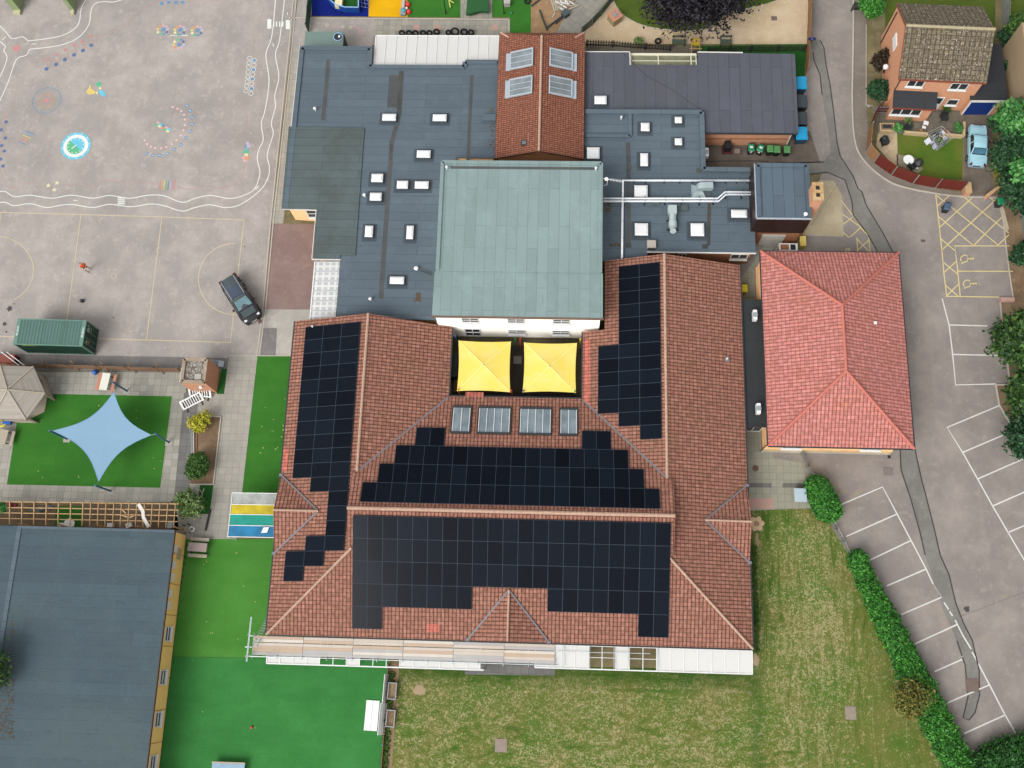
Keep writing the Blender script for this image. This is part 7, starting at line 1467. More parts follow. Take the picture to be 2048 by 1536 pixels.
# right-hand boundary trees
tree('boundary_tree', 'large leafy green tree overhanging the white parking bays', 'tree', 2054, 682, 3.0, 4.6, LF_MID2, 12000, .24, 8, 11, 'trees along the right boundary', rag=.3, shell=.5)
tree('boundary_tree', 'leafy green tree below the kerbed corner of the parking bays', 'tree', 2064, 792, 2.6, 4.0, LF_MID2, 9000, .22, 7, 12, 'trees along the right boundary', rag=.3, shell=.5)
tree('boundary_tree', 'dark leafy tree beside the slanting parking bays at the right edge', 'tree', 2072, 872, 2.7, 4.0, LF_DARK, 8000, .22, 7, 13, 'trees along the right boundary', rag=.3)
tree('boundary_shrub', 'dark green shrub against the fence right of the disabled bays', 'shrub', 2048, 510, 1.5, 2.2, LF_DARK, 3500, .18, 5, 14, 'trees along the right boundary')
tree('boundary_tree', 'dark green tree at the right edge level with the green lidded bin', 'tree', 2050, 382, 2.6, 4.4, LF_DARK, 8500, .22, 7, 15, 'trees along the right boundary', rag=.25)
tree('boundary_tree', 'tall dark conifer to the right of the pale blue car', 'tree', 2035, 308, 2.5, 4.8, LF_DARK, 8500, .20, 7, 16, 'trees along the right boundary', rag=.25)
tree('feathery_tree', 'bright feathery green tree in the corner above the dark conifer', 'tree', 2040, 240, 2.1, 5.2, LF_FERN, 5200, .26, 7, 17, rag=.4, shell=.4); tree('feathery_tree', 'bright feathery green sapling sprouting among dark trees level with the hatched bay', 'tree', 2052, 345, 1.5, 5.2, LF_FERN, 1800, .26, 6, 18, rag=.4, shell=.4)
tree('ivy_shrub', 'ivy covered shrub by the garage back corner', 'shrub', 2016, 72, 1.0, 2.2, LF_DARK, 2600, .16, 5, 19, rag=.3); tree('ivy_shrub', 'low ivy climbing the slatted fence beside the garage', 'shrub', 2022, 130, .8, 2.0, LF_DARK, 1600, .15, 5, 20); tree('garden_tree', 'green tree at the top right corner beyond the fence', 'tree', 2058, 60, 2.2, 3.6, LF_MID, 4500, .2, 6, 21)
tree('golden_shrub', 'yellow green shrub beside the driveway entrance', 'shrub', 2000, 338, 1.05, 1.5, LF_YG, 3000, .12, 5, 22, rag=.3, trunk=False); tree('driveway_shrub', 'dark leafy shrub between garage and conifer', 'shrub', 1994, 248, 1.0, 1.6, LF_DARK, 2600, .15, 5, 23)
# around the house
tree('round_shrub', 'round bright green topped shrub beside the black slatted gate', 'shrub', 1742, 12, 1.5, 2.3, LF_HEDGE, 5000, .15, 5, 24, zr=.8)
tree('bronze_shrub', 'dark bronze upright shrub against the brick gable', 'shrub', 1764, 122, 1.05, 2.2, LF_BROWN, 4200, .15, 5, 25, zr=1.0, rag=.3); tree('conifer_shrub', 'rounded dark green conifer at the house corner', 'shrub', 1757, 181, 1.25, 2.2, LF_DARK, 5000, .13, 6, 26, zr=.85)
tree('patio_shrub', 'bright green leafy shrub at the end of the low garden wall', 'shrub', 1797, 256, .55, 1.1, LF_FERN, 1200, .11, 4, 27, trunk=False)
# garden left
tree('golden_bush', 'bright yellow small bush in the narrow planting bed', 'shrub', 400, 845, .95, 1.3, LF_YEL, 2600, .11, 5, 28, rag=.35, trunk=False)
tree('round_bush', 'dense rounded green bush in the planting bed', 'shrub', 397, 932, 1.28, 1.6, LF_MID, 7500, .10, 7, 29, rag=.12, spread=.5); tree('airy_bush', 'loose pale green bush with white tips beside the pergola', 'shrub', 378, 1007, 1.35, 2.0, LF_PALE, 4200, .13, 7, 30, rag=.35, shell=.35)
tree('sparse_tree', 'thin small tree with sparse olive yellow leaves against the long hedge', 'tree', 1820, 1398, 1.9, 3.0, LF_OLIVE, 2300, .13, 9, 31, rag=.4, shell=.2, spread=.6)
tree('overhanging_tree', 'green tree branches reaching over the dark roof at the left edge', 'tree', -38, 1345, 2.3, 6.0, LF_MID, 5200, .17, 7, 32, rag=.45, shell=.35)
tree('pergola_climber', 'green climbing plant on the pergola at the left edge', 'plant', 2, 1016, .62, 2.5, LF_FERN, 900, .13, 4, 33, trunk=False); tree('gravel_plant', 'small light green plant at the picket fence', 'plant', 1276, 82, .5, .9, LF_PALE, 700, .1, 4, 34, trunk=False)
for i, (u, v, r, mt, lab) in enumerate(((1816, 241, .38, LF_PALE, 'potted plant with pale flowers under the bay window'), (1893, 218, .55, LF_MID, 'leafy plant against the house wall behind the wicker chair'), (1916, 255, .55, LF_FERN, 'leafy plant in the corner of the low garden wall'))):
    tree('garden_plant', lab, 'plant', u, v, r, .8, mt, 600, .09, 4, 40 + i, trunk=False)
# grass tufts standing along the edges of the field (nobody could count them)
tf = []; r_ = np.random.default_rng(5)
def tufts(name, px0, px1, wd, n, mat, seed, size=.10):
    a, b = W(*px0, 0), W(*px1, 0); B = []
    for k in range(max(2, int((b - a).length / .5))): q = a.lerp(b, k / max(1, int((b - a).length / .5) - 1)); B.append(((q.x, q.y, .03), (wd, wd, .06)))
    o = leaves(name, B, n, size, mat, None, seed, shell=.1, rag=.1); o['kind'] = 'stuff'; return o
LF_GR = leafmat('grass_tufts', [c(58, 100, 30), c(74, 116, 38), c(96, 132, 50), c(120, 140, 66)])
tufts('long_grass', (783, 1350), (764, 1600), .35, 2600, LF_GR, 51); tufts('long_grass', (1508, 1095), (1512, 1300), .28, 2200, LF_GR, 52); tufts('long_grass', (375, 1090), (310, 1500), .10, 1200, LF_GR, 55, .07)
# ================================================================== fences
FW = plain('fence_timber', c(150, 118, 88), .9, .15, 2); FDK = plain('dark_picket', c(54, 48, 40), .9, .12, 2); FRD = boards('red_fence_boards', c(128, 56, 44), c(116, 48, 38), c(70, 28, 22), .12, 4, off=0, ms=.012, var=.4); FGR = plain('grey_fence_timber', c(136, 140, 132), .9, .14, 2); FTAN = boards('tan_fence_boards', c(178, 134, 96), c(160, 118, 82), c(110, 78, 52), .12, 4, off=0, ms=.01, var=.4); FGN = plain('green_fence_boards', c(76, 92, 78), .85, .12); FMETAL = plain('green_mesh_fence', c(30, 70, 48), .5, .08)
def fence(name, lab, pts, h, style, mt, post=FW, ps=1.8, z0=0.0):
    P = [W(u, v, 0) for u, v in pts]; c0 = P[len(P) // 2]; t = thing(name, lab, 'fence', (c0.x, c0.y, 0))
    for a, b in zip(P, P[1:]):
        L = (b - a).length; d = (b - a) / L; n = max(1, round(L / ps)); nrm = Vector((-d.y, d.x, 0))
        for k in range(n):
            s_, e_ = a + d * L * k / n, a + d * L * (k + 1) / n; m = MB()
            if style == 'panel': m.bar(s_ + d * .05 + Z_ * (h / 2 + .03), e_ - d * .05 + Z_ * (h / 2 + .03), .04, h - .06)
            elif style == 'picket':
                for z in (h * .25, h * .75): m.bar(s_ + Z_ * z, e_ + Z_ * z, .04, .08)
                q = max(2, int(L / n / .24))
                for j in range(q): o = s_ + d * (L / n) * (j + .5) / q + nrm * .03; m.bar(o + Z_ * .04, o + Z_ * h, .08, .025, up=nrm)
            elif style == 'slat':
                for j in range(5): z = h * (j + .6) / 5; m.bar(s_ + Z_ * z, e_ + Z_ * z, .03, h / 5 * .72)
            elif style == 'rail':
                for z in (h * .35, h * .85): m.bar(s_ + Z_ * z, e_ + Z_ * z, .05, .1)
            elif style == 'vertical':
                for z in (h * .2, h * .8): m.bar(s_ + Z_ * z, e_ + Z_ * z, .04, .06)
                q = int(L / n / .11)
                for j in range(q): o = s_ + d * (L / n) * (j + .5) / q; m.bar(o + Z_ * .05, o + Z_ * h, .05, .05, up=nrm)
            if m.v: m.build('panel' if style != 'rail' else 'rail', mt, t, True)
            MB().bar(s_, s_ + Z_ * (h + .08), .1, .1, up=d).build('post', post, t, True)
        MB().bar(b, b + Z_ * (h + .08), .1, .1, up=d).build('post', post, t, True)
    return t
fence('picket_fence', 'dark low picket fence between gravel and the purple roofed block, left stretch', [(1173, 92), (1225, 94), (1290, 99), (1340, 102)], .95, 'picket', FDK, FDK, 2.2); fence('picket_fence', 'dark low picket fence at the right end of the gravel', [(1414, 106), (1500, 104), (1608, 103)], .95, 'picket', FDK, FDK, 2.2)
fence('panel_fence', 'grey green panel fence slanting beside the diagonal path', [(1163, 68), (1184, 51), (1202, 32), (1226, 2), (1300, -90)], 1.1, 'vertical', FGN, FGR, 1.8)
fence('timber_fence', 'tan timber fence along the road side of the gravel', [(1617, -60), (1616, 30), (1613, 100), (1610, 150)], 1.5, 'panel', FTAN, FW, 2.0)
fence('mesh_fence', 'dark green mesh fence left of the blue rubber surface', [(628, -60), (624, 0), (618, 66)], 1.5, 'vertical', FMETAL, FMETAL, 2.2)
bf = fence('board_fence', 'brown timber fence with slanting props between container and garden', [(-60, 733), (30, 735), (88, 736), (145, 737), (203, 739), (260, 741), (318, 743), (362, 744)], 1.15, 'slat', boards('fence_boards_brown', c(154, 122, 96), c(136, 104, 80), c(84, 62, 46), 3, .2, var=.4), FW, 2.4)
for u, v in ((98, 728), (155, 729), (214, 731), (270, 733), (325, 735)):
    a = W(u - 14, v - 8, 1.25); b = W(u + 2, v + 13, .05); MB().bar(a, b, .09, .07).build('prop', FW, bf, True)
fence('rail_fence', 'low weathered timber fence between east paving and parking, upper part', [(1602, 908), (1612, 935), (1622, 952)], .85, 'picket', FGR, FGR, 1.2); fence('rail_fence', 'low weathered timber fence between the field and the first bays', [(1654, 1032), (1668, 1060), (1682, 1085), (1696, 1108), (1706, 1130), (1716, 1155)], .8, 'picket', FGR, FGR, 1.6)
hf = fence('curved_fence', 'dark red panel fence curving round the house garden', [(1736, 262), (1752, 222)], 1.6, 'panel', FRD, FGR, 2.6)
def panel_top(base, top, h, mt, par):
    a, b = [W(u, v, 0) for u, v in base]; MB().bar(a + Z_ * h / 2, b + Z_ * h / 2, .05, h).build('panel', mt, par, True)
for a, b, mt in (((1732, 305), (1736, 262), FTAN), ((1748, 325), (1732, 305), FTAN), ((1783, 350), (1748, 325), FRD), ((1826, 367), (1783, 350), FRD), ((1871, 375), (1826, 367), FRD), ((1923, 381), (1871, 375), FRD)):
    panel_top((a, b), None, 1.6, mt, hf); q = W(*a, 0); MB().bar(q, q + Z_ * 1.66, .09).build('post', FGR, hf, True)
q = W(1923, 381, 0); q2 = W(1932, 385, 0); pl_ = thing('brick_pier', 'low stepped brick pier at the driveway mouth', 'brick pier', (q.x + .3, q.y - .1, 0)); MB().box((-.25, -.5, 0), (.25, .5, .75)).build('pier', BR_OR, pl_); MB().box((-.28, -.53, .75), (.28, .53, .8)).build('coping', plain('pier_cap', c(206, 168, 124), .9), pl_)
q = W(1988, 382, .5); t = thing('garden_wall', 'short slanting tan brick wall at the foot of the yellow green shrub', 'wall', (q.x, q.y, 0), .65); MB().box((-.9, -.12, 0), (.9, .12, .7)).build('wall', BR_OR, t); MB().box((-.92, -.14, .7), (.92, .14, .76)).build('coping', plain('tan_coping', c(206, 172, 128), .9), t)
fence('slatted_fence', 'grey slatted boundary fence beside the back lawn of the house', [(2000, -60), (2004, 0), (2004, 62)], 1.8, 'slat', FGR, FGR, 1.8); fence('slatted_fence', 'grey slatted boundary fence between garage and tan gable', [(2014, 88), (2018, 130), (2022, 180), (2024, 235)], 1.7, 'slat', FGR, FGR, 1.8); fence('slatted_fence', 'grey slatted fence section right of the disabled bays', [(2036, 410), (2044, 460), (2050, 500), (2060, 600)], 1.7, 'slat', FGR, FGR, 1.8)
fence('slatted_gate', 'black slatted driveway gate at the top of the road', [(1702, 22), (1738, 18)], 1.3, 'vertical', BLACKP, BLACKP, 1.6); fence('field_rail', 'low broken edging fence between turf and field', [(777, 1330), (770, 1440), (763, 1540), (757, 1640)], .35, 'picket', plain('mixed_edging', c(150, 112, 88), .9, .4, 8), FGR, 2.4)
gt = thing('garden_gate', 'silver framed low gate beside the bay window', 'gate', (W(1764, 222, .5).x, W(1764, 222, .5).y, 0)); m = MB()
for a in (-.6, .6): m.tube([(a, 0, 0), (a, 0, 1.2)], .03, 6)
for z in (.25, .7, 1.15): m.tube([(-.6, 0, z), (.6, 0, z)], .025, 6)
m.build('frame', GALV, gt); MB().box((-.58, -.01, .3), (.58, .01, 1.1)).build('mesh_panel', plain('red_mesh', c(96, 50, 44), .7), gt)
# ================================================================== pergola over the garden strip
sheet('pergola_ground', [(-80, 1004), (350, 1004), (358, 1060), (-80, 1060)], L3, tarmac('pergola_soil', c(124, 106, 86), c(150, 132, 108), c(70, 58, 48), .4)); sheet('artificial_turf', [(112, 1012), (165, 1012), (168, 1060), (108, 1060)], L4, TURF)
PW = plain('pergola_timber', c(208, 170, 124), .85, .10, 2); pg = thing('pergola', 'open timber lattice pergola between garden paving and the dark roofed classroom', 'pergola', (W(180, 1027, 0).x, W(180, 1027, 0).y, 0)); pzh = 2.2
A_ = [W(u, v, pzh) for u, v in ((-40, 1002), (358, 1007), (354, 1056), (-40, 1048))]
def PA(fx, fy): return A_[0].lerp(A_[1], fx).lerp(A_[3].lerp(A_[2], fx), fy)
for k, fy in enumerate((0.02, .27, .5, .74)): MB().bar(PA(0, fy), PA(1, fy), .07, .08).build('beam', PW, pg, True)
fx = 0.03
k = 0
while fx < 1.0: MB().bar(PA(fx, 0) + Z_ * .07, PA(fx, 1) + Z_ * .07, .07 if fx < .53 else .05, .08).build('rafter', PW, pg, True); fx += .0615 if fx < .50 else .0385
for fx in (.02, .2, .4, .6, .8, .985):
    for fy in (.02, .95): q = PA(fx, fy); MB().bar((q.x, q.y, 0), (q.x, q.y, pzh), .1).build('post', PW, pg, True)
TP = plain('torn_sheet', c(232, 226, 216, .52), .7, .1, 4); m = MB(); q = [PA(.63, .2), PA(.665, .55), PA(.68, .8), PA(.70, 1.0)]; m.stroke([(a.x, a.y) for a in [PA(.80, .05), PA(.825, .35), PA(.83, .6), PA(.845, .8), PA(.86, 1.0)]], .28, pzh + .12); tag(m.build('torn_sheeting', TP), 'strip of torn white sheeting draped across the pergola lattice', 'sheeting')
m = MB(); 
for a_, b_ in (((.72, .28), (.74, .45)), ((.71, .5), (.75, .6)), ((.76, .62), (.78, .55))): m.bar(PA(*a_) + Z_ * .12, PA(*b_) + Z_ * .12, .09, .03)
tag(m.build('broken_lath', PW), 'splintered pieces of lath lying on the pergola lattice', 'timber scraps')
def simple(name, lab, cat, u, v, h, build, rz=0):
    p = W(u, v, h); t = thing(name, lab, cat, (p.x, p.y, 0), rz); build(t); return t
REDM = plain('deep_red', c(146, 44, 58), .6, .1); TURQ = plain('turquoise', c(60, 180, 190), .5, .08); BLU = plain('royal_blue', c(28, 96, 184), .4, .08, 2, .5); REDP = plain('red_plastic', c(224, 58, 52), .4, .08, 2, .5)
def round_table(t): MB().lathe([(.03, 0), (.03, .68)], 8).build('leg', WHITEPVC, t); MB().lathe([(.46, .68), (.48, .70), (.46, .72)], 20).build('table_top', WHITEPVC, t)
simple('round_table', 'white round table under the pergola edge', 'table', 138, 1048, .7, round_table)
def lowbox(w_, d_, h_, mt, part='case'): return lambda t: (MB().box((-w_ / 2, -d_ / 2, .02), (w_ / 2, d_ / 2, h_)).build(part, mt, t), MB().box((-w_ / 2 - .02, -d_ / 2 - .02, h_), (w_ / 2 + .02, d_ / 2 + .02, h_ + .03)).build('lid', mt, t))
simple('storage_box', 'white box under the right half of the pergola, left of two', 'box', 219, 1050, .5, lowbox(.42, .3, .45, WHITEPVC)); simple('storage_box', 'white box under the right half of the pergola, right of two', 'box', 256, 1050, .5, lowbox(.45, .35, .4, WHITEPVC), .4); simple('storage_box', 'pale grey box under the right end of the pergola', 'box', 340, 1050, .5, lowbox(.4, .5, .5, GALV)); simple('storage_box', 'white flat box left of the round table', 'box', 122, 1049, .4, lowbox(.5, .25, .35, WHITEPVC))
def lumps(mt, n, s_, seed):
    def f(t):
        r = random.Random(seed)
        for k in range(n): x, y = r.uniform(-1, 1) * s_, r.uniform(-.3, .3) * s_; q = .12 + .15 * r.random(); MB().lathe([(q, 0), (q * 1.15, q * .8), (q * .7, q * 1.5)], 9, (x, y, 0)).build('pot', mt, t)
    return f
simple('plant_pots', 'cluster of deep red toys under the pergola at the left edge', 'toys', 26, 1012, .2, lumps(REDM, 4, .5, 1)); simple('grey_cover', 'crumpled grey cover under the pergola', 'cover', 72, 1020, .3, lumps(plain('grey_tarp', c(112, 118, 116), .8, .2, 4), 6, .45, 2)); simple('grey_cover', 'smaller crumpled grey cover under the pergola, right of the larger one', 'cover', 100, 1014, .3, lumps(MC['grey_tarp'], 3, .3, 3))
# ================================================================== garden furniture
def picnic(t, top, seat, L=2.2):
    for k in range(1): MB().box((-.36, -L / 2, .70), (.36, L / 2, .75)).build('table_top', top, t)
    for s_ in (-1, 1): MB().box((s_ * .68 - .14, -L / 2, .42), (s_ * .68 + .14, L / 2, .46)).build('seat', seat, t)
    for y in (-L * .36, L * .36): m = MB(); m.bar((-.75, y, .38), (.75, y, .38), .06, .09); m.bar((-.55, y, .02), (-.2, y, .7), .06, .08); m.bar((.55, y, .02), (.2, y, .7), .06, .08); m.build('leg', BLACKP, t)
pnt = plain('painted_table_top', c(236, 234, 220, .5), .5, .1, 3, fine=16); terr = plain('terracotta_seat', c(206, 142, 112), .7, .08)
simple('picnic_table', 'picnic table with white speckled top and terracotta benches', 'picnic table', 209.5, 763, .72, lambda t: picnic(t, pnt, terr, 1.55), -.09)
simple('picnic_table', 'grey timber picnic bench half out of the left edge below the gazebo', 'picnic table', 6, 874, .7, lambda t: picnic(t, GWP, GWP, 1.3), -.1)
def ball(t, mt=BLU, r=.24): MB().lathe([(r * math.sin(PI * k / 8 + .01), r - r * math.cos(PI * k / 8 + .01)) for k in range(9)], 16).build('shell', mt, t, smooth=True)
simple('play_ball', 'shiny blue ball by the timber fence', 'ball', 189.5, 744.5, .25, ball)
def slatbench(t, L=1.6, mt=None, back=True):
    mt = mt or plain('bench_timber', c(168, 152, 136), .85, .15, 3)
    for k in range(4): MB().box((-L / 2, -.30 + k * .13, .42), (L / 2, -.20 + k * .13, .45)).build('slat', mt, t)
    for k in range(2): MB().box((-L / 2, .34, .55 + k * .15), (L / 2, .37, .65 + k * .15)).build('slat', mt, t)
    for x in (-L * .42, L * .42): m = MB(); m.bar((x, -.3, 0), (x, -.3, .42), .06); m.bar((x, .32, 0), (x, .34, .85), .06); m.bar((x, -.3, .4), (x, .32, .4), .05); m.build('frame', BLACKP, t)
simple('slatted_bench', 'weathered striped bench on the turf at the yellow wall corner', 'bench', 397, 1095, .45, lambda t: picnic(t, plain('pinkish_slats', c(176, 158, 152), .85, .2, 6), GWP, 1.6), 1.53)
simple('garden_chair', 'small grey slatted chair beside the white ring', 'chair', 373, 1057, .4, lambda t: slatbench(t, .5), .2)
def torus(t, R, r, mt, z=None, tilt=None, part='ring'):
    m = MB(); pts = [(R * math.cos(a), R * math.sin(a), 0) for a in [2 * PI * k / 20 for k in range(21)]]; vs = []; fs = []
    for k in range(20):
        a = 2 * PI * k / 20
        for j in range(8): b = 2 * PI * j / 8; vs.append(((R + r * math.cos(b)) * math.cos(a), (R + r * math.cos(b)) * math.sin(a), r * math.sin(b)))
    for k in range(20):
        for j in range(8): fs.append((k * 8 + j, ((k + 1) % 20) * 8 + j, ((k + 1) % 20) * 8 + (j + 1) % 8, k * 8 + (j + 1) % 8))
    M_ = Matrix.Translation((0, 0, z if z is not None else r)) @ (Matrix.Rotation(tilt, 4, 'X') if tilt else Matrix())
    m.M = M_; m.add(vs, fs); return m.build(part, mt, t, smooth=True)
simple('painted_tyre', 'white painted tyre standing by the classroom corner', 'tyre', 383, 1058, .15, lambda t: torus(t, .2, .08, WHITEPVC))
# plastic crowd barriers
def barrier(u, v, rz, lab, lean=.5):
    p = W(u, v, .3); t = thing('plastic_barrier', lab, 'barrier', (p.x, p.y, .02), rz); m = MB(); L, H_ = 2.0, .95; m.M = Matrix.Rotation(-lean, 4, 'X')
    m.box((-L / 2, -.03, .12), (L / 2, .03, .24)); m.box((-L / 2, -.03, H_ - .12), (L / 2, .03, H_)); m.box((-L / 2, -.03, .24), (-L / 2 + .16, .03, H_ - .12)); m.box((L / 2 - .16, -.03, .24), (L / 2, .03, H_ - .12))
    for k in range(1, 8): x = -L / 2 + .16 + (L - .32) * k / 8; m.box((x - .035, -.025, .24), (x + .035, .025, H_ - .12))
    m.build('panel', WHITEPVC, t)
    for x in (-L * .35, L * .35): MB().box((x - .05, -.25, 0), (x + .05, .25, .06)).build('foot', BLACKP, t)
barrier(387, 811, .52, 'white plastic barrier leaning at an angle above the yellow bush', 1.15); barrier(399, 794, -.07, 'white plastic barrier propped against the brick store wall', .75)
m = MB(); q = W(370, 725, .1); t = thing('scrap_poles', 'bundle of silver poles behind the brick store', 'poles', (W(436, 727, 0).x, W(436, 727, 0).y, 0), -.12)
for k in range(5): MB().tube([(-1.0, .1 * k - .2, .08 + .03 * (k % 2)), (.5, .1 * k - .15, .1)], .04, 7).build('pole', GALV, t)
MB().box((.1, -.3, .02), (.6, .2, .2)).build('crate', TURQ if False else GALV, t)
t = thing('timber_rails', 'white and brown rails stacked along the planting bed', 'rails', (W(393, 883, 0).x, W(393, 883, 0).y, 0), .08)
for k, mt in enumerate((GALV, WHITEPVC, FW, BRW)): MB().bar((-.35 + k * .14, -1.3, .08), (-.45 + k * .16, 1.0, .08), .06).build('rail', mt, t)
simple('forked_stick', 'pale forked branch lying beside the airy bush', 'branch', 404, 989, .1, lambda t: MB().tube([(0, -.3, .1), (.05, .1, .2), (.2, .5, .3)], .05, 6).tube([(.05, .1, .2), (-.2, .4, .3)], .04, 6).build('wood', GWP, t))
simple('waste_post', 'black litter post by the airy bush', 'post', 347, 1006, .5, lambda t: MB().lathe([(.16, 0), (.16, .7), (.1, .75)], 12).build('body', BLACKP, t)); simple('black_strip', 'black edging board beside the garden path', 'edging board', 416, 1040, .1, lambda t: MB().box((-.05, -.9, 0), (.05, .9, .25)).build('board', BLACKP, t), -.12)
simple('toy_slide', 'yellow and blue toy half hidden under the gazebo eaves', 'toy', 4, 846, .5, lambda t: (torus(t, .3, .08, YB, .5), MB().box((.1, -.1, .3), (.8, .4, .6)).build('body', BLU, t)))
t = thing('climbing_rope', 'red roofed toy shelter with white poles at the left edge behind the gazebo', 'toy shelter', (W(18, 722, .8).x, W(18, 722, .8).y, 0)); MB().box((-1.6, -.3, 0), (.5, .6, .9)).build('body', plain('rust_red', c(140, 76, 62), .8, .25, 4), t)
for k in range(2): MB().tube([(-.4 + k * .5, .6, 1.6), (1.2 + k * .5, -.5, 1.2)], .035, 6).build('pole', WHITEPVC, t)
# boards by the field fence
wb = plain('white_board', c(240, 240, 238, .6), .4, .05)
def board(u, v, lab, rx, size, z):
    p = W(u, v, z); o = MB().box((-size[0] / 2, -size[1] / 2, -.02), (size[0] / 2, size[1] / 2, .02)).build('whiteboard', wb, keep0=True); o.location = p; o.rotation_euler = (0, rx, -.03); tag(o, lab, 'board'); MB().box((-.02, -size[1] / 2, .021), (.02, size[1] / 2, .024)).build('joint', GALV, o)
board(743.5, 1431, 'white board lying flat on the green turf', 0, (1.05, 2.3), .06); board(765, 1438, 'white board leaning against the edging fence, lower one', 1.15, (1.0, 2.4), .45); board(770.5, 1378, 'narrow white board leaning against the edging fence, upper one', 1.35, (.8, 2.3), .42)
def planter_frame(u, v, lab):
    p = W(u, v, .6); t = thing('raised_bed', lab, 'planter', (p.x, p.y, 0), -.04); m = MB()
    for a, b in (((-.32, -.62), (.32, -.62)), ((-.32, .62), (.32, .62)), ((-.32, -.62), (-.32, .62)), ((.32, -.62), (.32, .62))): m.bar((*a, .6), (*b, .6), .06, .06)
    for a in ((-.32, -.62), (.32, -.62), (-.32, .62), (.32, .62)): m.bar((*a, 0), (*a, .65), .06)
    m.build('frame', GALV, t); MB().box((-.28, -.58, .3), (.28, .58, .42)).build('soil', SOIL, t)
planter_frame(784, 1382, 'silver framed raised planter by the field edge, upper of two'); planter_frame(781, 1437, 'silver framed raised planter by the field edge, lower of two')
def rug(t):
    MB().box((-1.3, -.5, .5), (1.3, .5, .54)).build('table_top', plain('pale_blue_top', c(150, 182, 204), .5), t); MB().box((-1.32, .44, .54), (1.32, .56, .6)).build('rim', GWP, t)
    for x in (-1.2, 1.2):
        for y in (-.4, .4): MB().bar((x, y, 0), (x, y, .5), .06).build('leg', GALV, t)
simple('water_table', 'pale blue water table cut by the bottom edge of the turf', 'play table', 453, 1540, .9, rug); simple('play_ball', 'tiny red ball on the lower turf', 'ball', 503, 1455, .08, lambda t: ball(t, REDP, .11))
m = MB(); r_ = random.Random(8)
for k in range(46): u, v = r_.choice([(r_.uniform(360, 540), r_.uniform(1090, 1500)), (r_.uniform(520, 575), r_.uniform(730, 960)), (r_.uniform(60, 330), r_.uniform(800, 960))]); p = W(u, v, L5); m.disc(p.x, p.y, L5 + .012, .03 + .03 * r_.random(), 5)
o = m.build('fallen_leaves', plain('leaf_fleck', c(206, 206, 130), .8, .3, 3), keep0=True); o['kind'] = 'stuff'
# east paving: storage box, stone flower
simple('grit_bin', 'tan storage box with pale blue grey lid by the short hedge', 'storage box', 1601, 990, .9, lambda t: (MB().add([(-.34, -.42, 0), (.34, -.42, 0), (.34, .42, 0), (-.34, .42, 0), (-.45, -.52, .8), (.45, -.52, .8), (.45, .52, .8), (-.45, .52, .8)], [(3, 2, 1, 0), (0, 1, 5, 4), (1, 2, 6, 5), (2, 3, 7, 6), (3, 0, 4, 7), (4, 5, 6, 7)]).build('body', plain('tan_box', c(196, 164, 128), .8, .1), t), MB().box((-.5, -.56, .8), (.5, .56, .88)).build('lid', plain('pale_lid', c(186, 204, 214), .4, .05), t)))
fl = thing('stone_flower', 'pale stone flower of six petals set in the ground by the eaves', 'stepping stones', (W(1513, 1047.5, 0).x, W(1513, 1047.5, 0).y, L3)); STN = plain('petal_stone', c(214, 188, 148), .9, .08)
for k in range(6): a = PI / 3 * k + .1; MB().lathe([(.24, 0), (.24, .04), (.2, .05)], 9, (.42 * math.cos(a), .42 * math.sin(a), 0)).build('petal', STN, fl)
MB().lathe([(.22, 0), (.22, .05), (.18, .06)], 12).build('centre', plain('brown_stone', c(172, 136, 110), .9), fl)
# entrance clutter beside the tower
simple('entrance_porch', 'white framed glazed lobby roof between tower and red roofed block', 'porch', 1578, 492, 2.2, lambda t: (MB().box((-.8, -.35, 1.9), (.8, .35, 1.96)).build('frame', WHITEPVC, t), MB().box((-.68, -.26, 1.961), (.05, .26, 1.97)).build('panel', BR_DK, t), MB().box((.18, -.26, 1.961), (.62, .26, 1.97)).build('pane', GLASS, t), MB().bar((-.75, .3, 0), (-.75, .3, 1.9), .08).bar((.75, .3, 0), (.75, .3, 1.9), .08).bar((.75, -.3, 0), (.75, -.3, 1.9), .08).build('post', WHITEPVC, t)))
simple('grit_bin', 'yellow grit bin wedged beside the brown tower wall', 'grit bin', 1606, 482, .8, lowbox(.5, .9, .8, plain('grit_yellow', c(236, 208, 110), .6, .06)))
simple('trolley', 'dark trolley on a red base by the orange brick wall', 'trolley', 1455, 295, .6, lambda t: (MB().box((-.45, -.4, .1), (.45, .35, .16)).build('base', plain('dark_red_base', c(96, 40, 38), .6), t), MB().box((-.28, -.2, .16), (.28, .5, .9)).build('body', BLACKP, t), MB().bar((-.25, .5, .9), (.25, .5, 1.1), .05).build('handle', BLACKP, t))); simple('grey_crate', 'small grey crate beside the dark trolley', 'crate', 1475, 302, .4, lowbox(.45, .4, .38, plain('crate_grey', c(150, 134, 126), .8, .1)))
# ================================================================== strip behind the school
def tyre_at(u, v, lab, R=.33, lay=False): simple('old_tyre', lab, 'tyre', u, v, R if not lay else .1, lambda t: torus(t, R - .1, .1, TYRE, R if not lay else .1, 1.15 if not lay else 0, 'rubber'))
for i, (u, lab) in enumerate(((804, 'leftmost'), (818, 'second'), (831, 'third'), (846, 'fourth'), (859, 'fifth'))): tyre_at(u, 66, f'black tyre standing behind the white canopy, {lab} from the left')
for u, v, R, lab in ((873, 63.5, .34, 'black tyre standing behind the white canopy, sixth from the left'), (897, 65, .32, 'grey worn tyre standing beside the largest tyre'), (910, 63, .44, 'largest black tyre of the row behind the white canopy'), (928, 64, .38, 'black tyre right of the largest one behind the canopy'), (942, 65, .34, 'black tyre at the right end of the row behind the canopy')): tyre_at(u, v, lab, R)
tyre_at(1055, 2, 'black tyre lying on the turf at the top edge', .36, True); tyre_at(1316, 82, 'black tyre standing at the dark picket fence', .34)
